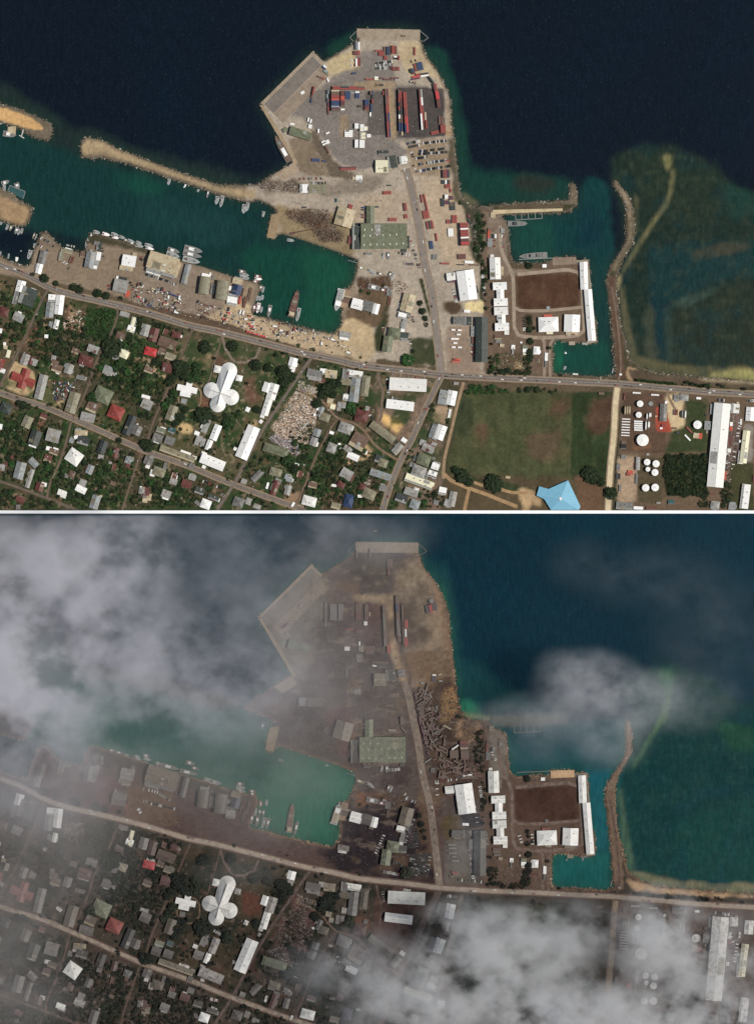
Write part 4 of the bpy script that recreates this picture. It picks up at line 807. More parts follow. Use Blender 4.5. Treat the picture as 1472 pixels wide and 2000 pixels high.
def build_house(x, y, L, Wd, ang, kind, key, h, p, ash):
    """one building: wall, roof slopes, ridge cap; big ones also get vents, doors and skylights"""
    if Wd > L: L, Wd, ang = Wd, L, ang + 90
    big = L * Wd > 330; mid = L * Wd > 60
    cat = 'warehouse' if big and L * Wd > 900 else ('hall' if big else ('house' if mid else 'shed'))
    name = {'warehouse': 'warehouse', 'hall': 'hall_building', 'house': 'house', 'shed': 'shed'}[cat]
    rz = -R(ang); rm = paint(key, ash); wm = paint('c' if key in 'moncr' else 'l', ash * .7, 'wall')
    root = add(name, None, None, W(x, y, LANDZ - .05), rz)
    mb = MB(); mb.box(0, 0, 0, L, Wd, h)
    rise = min(Wd * .21, 5.2)
    if kind == 'g':
        for s in (-1, 1):                    # gable ends
            xx = s * (L / 2 - .01); mb.raw([(xx, -Wd / 2, h), (xx, Wd / 2, h), (xx, 0, h + rise - .3), (xx - s * .4, -Wd / 2, h), (xx - s * .4, Wd / 2, h), (xx - s * .4, 0, h + rise - .3)],
                [(0, 1, 2) if s > 0 else (0, 2, 1), (5, 4, 3) if s > 0 else (3, 4, 5), (0, 2, 5, 3), (1, 4, 5, 2)])
    mb.obj('wall', wm, root)
    slope0 = None; e = .5 if mid else .25; a, b = L / 2 + e, Wd / 2 + e; z = h + .12
    if kind == 'g':
        for sl in ([(-a, 0, z + rise), (-a, -b, z - .1), (a, -b, z - .1), (a, 0, z + rise)], [(a, 0.004, z + rise), (a, b, z - .1), (-a, b, z - .1), (-a, 0.004, z + rise)]):
            mb = MB(); mb.slab(sl, .3)
            if big:                          # standing seams
                nse = max(3, int(L / 8))
                for i in range(1, nse):
                    xx = -a + 2 * a * i / nse; s = -1 if sl[1][1] < 0 else 1
                    mb.slab([(xx - .14, 0.02 * s, z + rise + .12), (xx - .14, s * b, z + .02), (xx + .14, s * b, z + .02), (xx + .14, 0.02 * s, z + rise + .12)][::1 if s < 0 else -1], .15)
            slope0 = mb.obj('roof_slope', rm, root)
        if mid:
            mb = MB(); mb.box(0, 0, z + rise - .05, 2 * a, .7, .35); mb.obj('ridge_cap', paint(key, max(0, ash - .2)) if key in 'wy' else rm, root)
    elif kind == 'h':
        r = min(b, a) * .95; rise *= 1.25; hx = max(a - r, .3)
        q = [(-a, -b, z - .1), (a, -b, z - .1), (a, b, z - .1), (-a, b, z - .1)]; t0, t1 = (-hx, 0, z + rise), (hx, 0, z + rise)
        for sl in ([q[0], q[1], t1, t0], [q[1], q[2], t1], [q[2], q[3], t0, t1], [q[3], q[0], t0]):
            mb = MB(); mb.slab(sl, .3); mb.obj('roof_slope', rm, root)
    elif kind == 'v':
        n = 8; mb = MB(); rise = Wd * .22
        for i in range(n):
            t0, t1 = math.pi * i / n, math.pi * (i + 1) / n
            mb.slab([(-a, -b * math.cos(t0), z + rise * math.sin(t0)), (a, -b * math.cos(t0), z + rise * math.sin(t0)), (a, -b * math.cos(t1), z + rise * math.sin(t1)), (-a, -b * math.cos(t1), z + rise * math.sin(t1))][::-1][::-1], .3)
        mb.obj('roof', rm, root)
        mb = MB()
        for i in range(1, max(3, int(L / 5))):
            xx = -a + 2 * a * i / max(3, int(L / 5))
            for k in range(n):
                t0, t1 = math.pi * k / n, math.pi * (k + 1) / n
                mb.slab([(xx - .15, -b * math.cos(t0), z + .15 + rise * math.sin(t0)), (xx + .15, -b * math.cos(t0), z + .15 + rise * math.sin(t0)), (xx + .15, -b * math.cos(t1), z + .15 + rise * math.sin(t1)), (xx - .15, -b * math.cos(t1), z + .15 + rise * math.sin(t1))], .2)
        mb.obj('roof_rib', paint('g', ash), root)
    else:
        k = .25 if mid else .1
        mb = MB(); mb.slab([(-a, -b, z - k), (a, -b, z - k), (a, b, z + k), (-a, b, z + k)], .3)
        if mid:
            nse = max(2, int(L / 6))
            for i in range(1, nse):
                xx = -a + 2 * a * i / nse; mb.slab([(xx - .12, -b, z - k + .12), (xx + .12, -b, z - k + .12), (xx + .12, b, z + k + .12), (xx - .12, b, z + k + .12)], .14)
        mb.obj('roof', rm, root)
    if mid:
        mb = MB(); mb.box(L * .18, -Wd / 2 - .05, 0, 1.6, .15, min(h - .6, 3)); mb.obj('door', paint('n' if key not in 'nm' else 'w', 0, 'wall'), root)
    if mid and not big and random.random() < .75:      # lean-to against one side
        sd = random.choice((-1, 1)); ll = L * random.uniform(.3, .7); lw = random.uniform(1.6, 3.4); xo = random.uniform(-.5, .5) * (L - ll); yo = sd * (Wd / 2 + lw / 2 + .3); hz = h * .72
        lk = random.choice('lgnmows'); mb = MB(); mb.slab([(xo - ll / 2, yo - lw / 2, hz - sd * -.25), (xo + ll / 2, yo - lw / 2, hz - sd * -.25), (xo + ll / 2, yo + lw / 2, hz - sd * .25), (xo - ll / 2, yo + lw / 2, hz - sd * .25)], .2)
        for q in (-1, 1): mb.box(xo + q * ll * .45, yo + sd * lw * .4, 0, .25, .25, hz - .3)
        mb.obj('lean_to', paint(lk, ash), root)
    if mid and kind in 'gf' and random.random() < (.5 if not big else .8) and key != 'w':      # a newer or rustier sheet let into the roof
        rise_ = rise if kind == 'g' else 0; b_ = Wd / 2 + .5; sd = random.choice((-1, 1)); ll = random.uniform(.12, .3) * L; xo = random.uniform(-.3, .3) * L
        z0, z1 = h + .12 + rise_ * .9, h + .12 + rise_ * .1; mb = MB()
        q4 = [(xo - ll / 2, sd * b_ * .1, z0 + .16 + .25 * (kind == 'f')), (xo - ll / 2, sd * b_ * .9, z1 + .16 + .25 * (kind == 'f')), (xo + ll / 2, sd * b_ * .9, z1 + .16 + .25 * (kind == 'f')), (xo + ll / 2, sd * b_ * .1, z0 + .16 + .25 * (kind == 'f'))]
        mb.slab(q4 if sd < 0 else q4[::-1], .12); mb.obj('roof_sheet', paint(random.choice('lsgnmo') if not big else random.choice('lo'), ash), slope0 if slope0 else root)
    if mid and random.random() < .5 and not big:
        mb = MB(); mb.box(random.uniform(-.25, .25) * L, random.choice((-1, 1)) * Wd * .24, h + rise * .3, 1.3, 1.3, 1.4); mb.obj('water_tank', paint(random.choice('sdwq'), ash), root)
    if big and kind != 'v':
        for i in range(3 if L > 40 else 2):
            mb = MB(); mb.box((i - .8) * L / 4.2, random.choice((-1, 1)) * Wd * .2, h + rise * .6, 1.6, 1.6, rise * .3 + .7); mb.obj('roof_vent', paint('g', ash * .5), slope0 if slope0 else root)
    shape = {'g': 'gable-roofed', 'h': 'hip-roofed', 'f': 'flat-roofed', 'v': 'vaulted'}[kind]
    label_later(root, f'{CN[key]} {shape} {cat}', x, y, p, {'warehouse': 'large sheds', 'hall': 'halls and large roofs', 'house': 'village houses', 'shed': 'small sheds'}[cat], cat)
    return root, L, Wd, h, rise, z
ALLB = []
def all_buildings():
    for p in (0, 1):
        rr = random.Random(5)
        for k, (x0, y0, s, txt) in BLD.items():
            for line in txt.strip().split('\n'):
                for e in line.split('|'):
                    t = e.split(); u, v, L, Wd, ang = map(float, t[:5]); kind, key = t[5], t[6]
                    x, y, L, Wd = x0 + u / s, y0 + v / s, L / s, Wd / s
                    area = L * Wd
                    h = float(t[7]) if len(t) > 7 else (2.6 if area < 40 else 3.2 if area < 160 else 4.2 if area < 500 else 6)
                    rnd = rr.random()
                    if p == 0 and y + max(L, Wd) / 2 * abs(math.sin(R(ang))) > 1003: L2 = L
                    yy = y + (DY if p else 0); xx = x + (DX if p else 0)
                    ext = (abs(math.sin(R(ang))) * L + abs(math.cos(R(ang))) * Wd) / 2 + .7
                    if p == 0 and yy + ext > 996.5: yy = 996.5 - ext
                    ash = 0.0
                    if key == 'w' and (int(u * 3 + v) % 3 == 0): key = 'W'
                    if p == 1:
                        if area < 9: continue
                        if k == 'T' or (k == 'E' and rnd < .25 and area < 60): 
                            if area < 30: continue
                        if k in ('Q', 'U', 'T', 'M') and key != 'e': ash = .68
                        elif key in 'wyW': ash = .08 if area > 150 and rnd < .8 else (.25 if rnd < .45 else .6)
                        elif key in 'Rr': ash = .3 if area > 20 else .5
                        else: ash = .5 + .2 * rnd
                        if key == 'e': ash = .22
                        if k in ('O', 'N') and key in 'wW': ash = .04 if area > 30 else .4
                        if k == 'N' and key == 'q': ash = .6
                        if k == 'E': ash = .3 if key in 'wyW' else .6
                    ALLB.append((xx, yy, L, Wd, ang, kind, key, h, p, ash))
                    blockout(p, xx, yy, L, Wd, ang, 2.5 if area < 500 else 1.5)
    hs = sorted([i for i, b in enumerate(ALLB) if 60 < b[2] * b[3] <= 330], key=lambda i: -ALLB[i][2] * ALLB[i][3] * (1.25 if ALLB[i][8] == 0 else 1))
    single = set(hs[:298]); rest = {0: [], 1: []}
    for i, b in enumerate(ALLB):
        if i in single or not (60 < b[2] * b[3] <= 330): build_house(*b)
        else: rest[b[8]].append(b)
    for p in (0, 1):
        mb = MB(); ms = []
        for (x, y, L, Wd, ang, kind, key, h, _, ash) in rest[p]:
            if Wd > L: L, Wd, ang = Wd, L, ang + 90
            for m in (paint(key, ash), paint('c' if key in 'moncr' else 'l', ash * .7, 'wall')):
                if m not in ms: ms.append(m)
            ri, wi = ms.index(paint(key, ash)), ms.index(paint('c' if key in 'moncr' else 'l', ash * .7, 'wall')); rz = -R(ang); c, s_ = math.cos(rz), math.sin(rz)
            P = lambda u, v, z: (x + u * c - v * s_, -y + u * s_ + v * c, LANDZ + z)
            mb.box(x, -y, LANDZ - .05, L, Wd, h, rz, wi); a, b2 = L / 2 + .4, Wd / 2 + .4; rise = min(Wd * .18, 3.4); z = h + .1
            if kind == 'g': sl = [[P(-a, 0, z + rise), P(-a, -b2, z), P(a, -b2, z), P(a, 0, z + rise)], [P(a, 0, z + rise), P(a, b2, z), P(-a, b2, z), P(-a, 0, z + rise)]]
            elif kind == 'h':
                hx = max(a - b2, .3); q = [P(-a, -b2, z), P(a, -b2, z), P(a, b2, z), P(-a, b2, z)]; t0, t1 = P(-hx, 0, z + rise), P(hx, 0, z + rise)
                sl = [[q[0], q[1], t1, t0], [q[1], q[2], t1], [q[2], q[3], t0, t1], [q[3], q[0], t0]]
            else: sl = [[P(-a, -b2, z - .2), P(a, -b2, z - .2), P(a, b2, z + .2), P(-a, b2, z + .2)]]
            for q in sl: mb.slab(q, .3, ri)
        mb.obj('further_small_houses', ms, kind='stuff')
all_buildings()
# ---- one-off buildings, each built for both harbours
def cathedral(p):
    ox, oy = (DX, DY) if p else (0, 0); ash = .12 if p else 0
    hx, hy = 431.0 + ox, 768.5 + oy
    root = add('church', None, None, W(hx, hy, LANDZ))
    rm, wm = paint('w', ash), paint('c', ash, 'wall'); rg = paint('g', ash); rm2 = paint('W', ash)
    # arms: direction (degrees, clockwise from east), length to the round centre, radius, ridge height
    for nm, ang, ln, r, rh in (('nave', -70, 47, 16.5, 17.5), ('west_arm', 199, 19, 15.5, 16.5), ('south_arm', 104, 22, 15.5, 16.8), ('east_arm', 20, 22, 15.5, 16.5)):
        a = -R(ang); d = Vector((math.cos(a), math.sin(a))); n = Vector((-d.y, d.x)); H = 4.6
        out = [n * -r] ; m = 14
        ring = [d * ln + (n * -math.cos(math.pi * i / m) + d * math.sin(math.pi * i / m)) * r for i in range(m + 1)]
        outline = [(-n * r * .75).to_tuple()] + [v.to_tuple() for v in ring] + [(n * r * .75).to_tuple()]
        mb = MB(); mb.prism([(x * .95, y * .95) for x, y in outline], 0, H); mb.obj('wall', wm, root)
        top = (0, 0, rh + 1.2); end = (d.x * ln, d.y * ln, rh)
        side = MB(); side.slab([top, (outline[0][0], outline[0][1], H), (outline[1][0], outline[1][1], H), end], .4)
        side.obj('roof_slope', rm, root)
        side = MB(); side.slab([end, (outline[-2][0], outline[-2][1], H), (outline[-1][0], outline[-1][1], H), top], .4)
        side.obj('roof_slope', rm, root)
        for i in range(m):
            f = MB(); q0, q1 = ring[i], ring[i + 1]
            f.slab([end, (q0.x, q0.y, H), (q1.x, q1.y, H)], .4); f.obj('roof_fan_panel', rm if i % 2 else rm2, root)  # every second panel duller: fan shading put into the colour
        b = MB(); b.box(d.x * ln * .5, d.y * ln * .5, rh + .1, ln, .7, 1.2, a); b.obj('ridge_cap', rg, root)
    b = MB(); b.cyl(0, 0, 15, 19, 1.6, 8, 0, .2); b.obj('spire', rg, root)
    root['label'] = 'great white church with four round-ended arms like a clover' + (', upper clear harbour' if p == 0 else ', lower ashy harbour'); root['category'] = 'church'
    blockout(p, hx + 6, hy - 25, 85, 36, -70, 2); blockout(p, hx, hy + 8, 76, 36, 18, 2); blockout(p, hx - 5, hy + 20, 40, 36, 104, 2)
def cross_house(p, cx, cy, arms, key, nm, label, cat, h=4.5):
    ox, oy = (DX, DY) if p else (0, 0); ash = (.08 if key == 'w' else .45) if p else 0
    root = add(nm, None, None, W(cx + ox, cy + oy, LANDZ)); rm, wm = paint(key, ash), paint('c', ash, 'wall')
    for dx, dy, L, Wd, ang in arms:
        a = -R(ang); c, s = math.cos(a), math.sin(a)
        T = lambda q: (q[0] * c - q[1] * s + dx, q[0] * s + q[1] * c - dy, q[2])
        mb = MB(); mb.box(dx, -dy, 0, L, Wd, h, a); mb.obj('wall', wm, root)
        rise = Wd * .2; A, B = L / 2 + .5, Wd / 2 + .5; z = h + .1
        for sl in ([(-A, 0, z + rise), (-A, -B, z), (A, -B, z), (A, 0, z + rise)], [(A, 0, z + rise), (A, B, z), (-A, B, z), (-A, 0, z + rise)]):
            mb = MB(); mb.slab([T(q) for q in sl], .3); mb.obj('roof_slope', rm, root)
        mb = MB(); e = T((0, 0, z + rise - .1)); mb.box(e[0], e[1], e[2], L + 1, .6, .4, a); mb.obj('ridge_cap', rm, root)
        h += .35
        blockout(p, cx + dx + ox, cy + dy + oy, L, Wd, ang)
    root['label'] = label + (', upper clear harbour' if p == 0 else ', lower ashy harbour'); root['category'] = cat
def pavilion(p):
    ox, oy = (DX, DY) if p else (0, 0)
    P = [(1108.5, 938), (1133, 990), (1129, 996), (1075, 996), (1062, 975), (1047, 968), (1052, 950), (1070, 955)]
    c = (1093, 974); root = add('pavilion', None, None, W(c[0] + ox, c[1] + oy, LANDZ)); rm = paint('B', .5 * p); wm = paint('l', 0, 'wall')
    if p == 0: P = [(x, min(y, 996)) for x, y in P]
    loc = [(x - c[0], -(y - c[1])) for x, y in P]; loc = loc[::-1]
    mb = MB(); mb.prism([(x * .93, y * .93) for x, y in loc], 0, 6); mb.obj('wall', wm, root)
    for i in range(len(loc)):
        a, b = loc[i], loc[(i + 1) % len(loc)]; mb = MB(); mb.slab([(a[0], a[1], 6), (b[0], b[1], 6), (0, 0, 14)], .4); mb.obj('roof_slope', rm, root)
    mb = MB(); mb.box(0, 0, 13, 6, 6, 2, .6, 0, .6); mb.obj('lantern', paint('w', .3 * p), root)
    root['label'] = 'pale blue faceted pavilion roof with white lantern' + (', clear harbour' if p == 0 else ', hidden under cloud, ashy harbour'); root['category'] = 'pavilion'
    blockout(p, 1098 + ox, 970 + oy, 76, 60, 10)
def pitched_wings(p):
    pass
def skylights(p):
    """rows of skylight panes on the green warehouse and the quay warehouse"""
    ox, oy = (DX, DY) if p else (0, 0)
    def host(x, y):
        return min((o for o in S.objects if o.parent is None and o.get('category') in ('warehouse', 'hall')), key=lambda o: (o.location.x - x) ** 2 + (o.location.y + y) ** 2)
    hst = host(749.6 + ox, 461.8 + oy); hst.name = 'green_warehouse'; me = None
    for (u, v) in ((815, 383), (864, 383), (912, 383), (810, 425), (851, 425), (897, 422), (940, 422), (987, 420), (1031, 417), (810, 487), (852, 485), (898, 485), (942, 484), (988, 482), (1030, 482), (1077, 478)):
        x, y = 480 + u / 3.505 + ox, 340 + v / 3.505 + oy; dy = -(y - (-hst.location.y)); dx = x - hst.location.x
        z = 10.12 + 5.2 * (1 - abs(dy) / 25.0) + .3
        if me is None: mb = MB(); mb.box(0, 0, 0, 1.3, 3.6, .25); me = mb.mesh('skylight', paint('w', .35 * p))
        add('skylight', me, hst, (dx, dy, z))
    h2 = host(319 + ox, 514 + oy); m2 = None
    for (u, v) in ((295, 283), (304, 283), (315, 288), (283, 335), (292, 337), (301, 339), (362, 303)):
        x, y = 260 + u / 4.907 + ox, 460 + v / 4.907 + oy
        w = h2.matrix_world if False else None
        dx, dy = x - h2.location.x, -y - h2.location.y; a = -h2.rotation_euler.z
        lx, ly = dx * math.cos(a) - dy * math.sin(a), dx * math.sin(a) + dy * math.cos(a)
        if m2 is None: mb = MB(); mb.box(0, 0, 0, .9, 5.2, .25); m2 = mb.mesh('skylight', paint('w', .4 * p))
        add('skylight', m2, h2, (lx, ly, 9.3 + 5.2 * max(0, 1 - abs(ly) / 16.5)))
for p in (0, 1):
    cathedral(p); pavilion(p)
    cross_house(p, 46, 741.5, [(0, 0, 47, 15, 22), (2, -2, 39, 15, 108)], 'r', 'church_hall', 'red-roofed cross-shaped hall on a sandy corner plot', 'hall')
    cross_house(p, 366, 761, [(0, -1, 39, 11, 12), (-3, 7, 20, 13, 12), (4, -9, 11, 9, 12)], 'w', 'priory_house', 'white cross-shaped house west of the clover church', 'house')
    skylights(p)
# ---- storage tanks
def tank(x, y, r, h, p, key='w'):
    ox, oy = (DX, DY) if p else (0, 0); ash = .25 if p else 0
    root = add('storage_tank', None, None, W(x + ox, y + oy, LANDZ))
    mb = MB(); mb.cyl(0, 0, 0, h, r, 28); mb.obj('shell', paint('l', ash, 'wall'), root)
    if key == 'n':
        pass
    else:
        for i in range(8):
            t0, t1 = 2 * math.pi * i / 8, 2 * math.pi * (i + 1) / 8; tm = (t0 + t1) / 2
            mb = MB(); mb.slab([(0, 0, h + r * .14 + .3), (r * math.cos(t0), r * math.sin(t0), h + .3), (r * math.cos(tm), r * math.sin(tm), h + .3), (r * math.cos(t1), r * math.sin(t1), h + .3)], .3)
            mb.obj('roof_panel', paint('w', ash), root)
        mb = MB(); mb.cyl(0, 0, h + r * .14, h + r * .14 + 1, .6, 8); mb.obj('vent', paint('g'), root)
    mb = MB()
    for i in range(20):
        t = 2 * math.pi * i / 20; mb.box((r + .4) * math.cos(t), (r + .4) * math.sin(t), .1, .4, .9, h * .9, t)
    mb.obj('shell_stiffener', paint('g', ash, 'wall'), root)
    sz = 'big' if r > 9 else ('large' if r > 7 else 'small' if r > 5.5 else 'very small')
    label_later(root, f'{sz} {"open ring-walled" if key == "n" else "white round"} tank', x + ox, y + oy, p, 'round storage tanks', 'tank')
    blockout(p, x + ox, y + oy, 2 * r, 2 * r, 0, 3)
for p in (0, 1):
    for u, v, r in ((445, 408, 29), (433, 508, 27), (468, 735, 54), (960, 597, 38), (508, 932, 29), (588, 947, 32), (515, 996, 21), (578, 1025, 31), (495, 1163, 33), (580, 1160, 34)):
        tank(1152 + u / 4.6, 700 + v / 4.6, r / 4.6, 8 if r < 50 else 9, p)
    tank(1152 + 543 / 4.6, 700 + 407 / 4.6, 4.6, 1.5, p, 'n')
    # lying gas bullets
    def bullet(x, y, L, Wd, key):
        ox, oy = (DX, DY) if p else (0, 0); root = add('gas_cylinder_tank', None, None, W(x + ox, y + oy, LANDZ), -R(3))
        mb = MB(); n = 8; vs = []; fs = []
        for k, (xx, rr) in enumerate(((-L / 2, .3), (-L / 2 + .5, 1), (L / 2 - .5, 1), (L / 2, .3))):
            vs += [(xx, rr * Wd / 2 * math.cos(2 * math.pi * i / n), 1.9 + rr * Wd / 2 * math.sin(2 * math.pi * i / n)) for i in range(n)]
            if k: fs += [((k - 1) * n + i, k * n + i, k * n + (i + 1) % n, (k - 1) * n + (i + 1) % n) for i in range(n)]
        fs += [tuple(range(n - 1, -1, -1)), tuple(range(3 * n, 4 * n))]; mb.raw(vs, fs); mb.obj('vessel', paint(key, .5 * p), root)
        for s in (-1, 1):
            mb = MB(); mb.box(s * L * .3, 0, 0, .6, Wd * .8, 1.2); mb.obj('saddle', paint('g', 0, 'wall'), root)
        label_later(root, f'{CN[key]} lying gas vessel', x + ox, y + oy, p, 'lying gas vessels', 'gas tank')
    for i in range(7): bullet(1152 + (320 - i * 1.2) / 4.6, 700 + (545 + i * 24.5) / 4.6, 17, 2.5, 'w')
    for i in range(3): bullet(1152 + (312 + i * 20) / 4.6, 700 + 465 / 4.6, 3.6, 18, 'c')
    for i in range(5): bullet(1152 + 430 / 4.6, 700 + (566 + i * 19.5) / 4.6, 17.5, 3.5, 'w')
    for u, v, L, Wd in ((508, 520, 3, 12), (537, 508, 5, 9), (498, 603, 3.2, 18), (525, 595, 4.2, 13)): bullet(1152 + u / 4.6, 700 + v / 4.6, L, Wd, 'w')
    for u, v in ((415, 310), (580, 328)): bullet(1152 + u / 4.6, 700 + v / 4.6, 16.5, 3.6, 'w')
    bullet(1152 + 852 / 4.6, 700 + 503 / 4.6, 3.6, 16, 'w'); bullet(1152 + 825 / 4.6, 700 + 500 / 4.6, 3, 15, 'l')
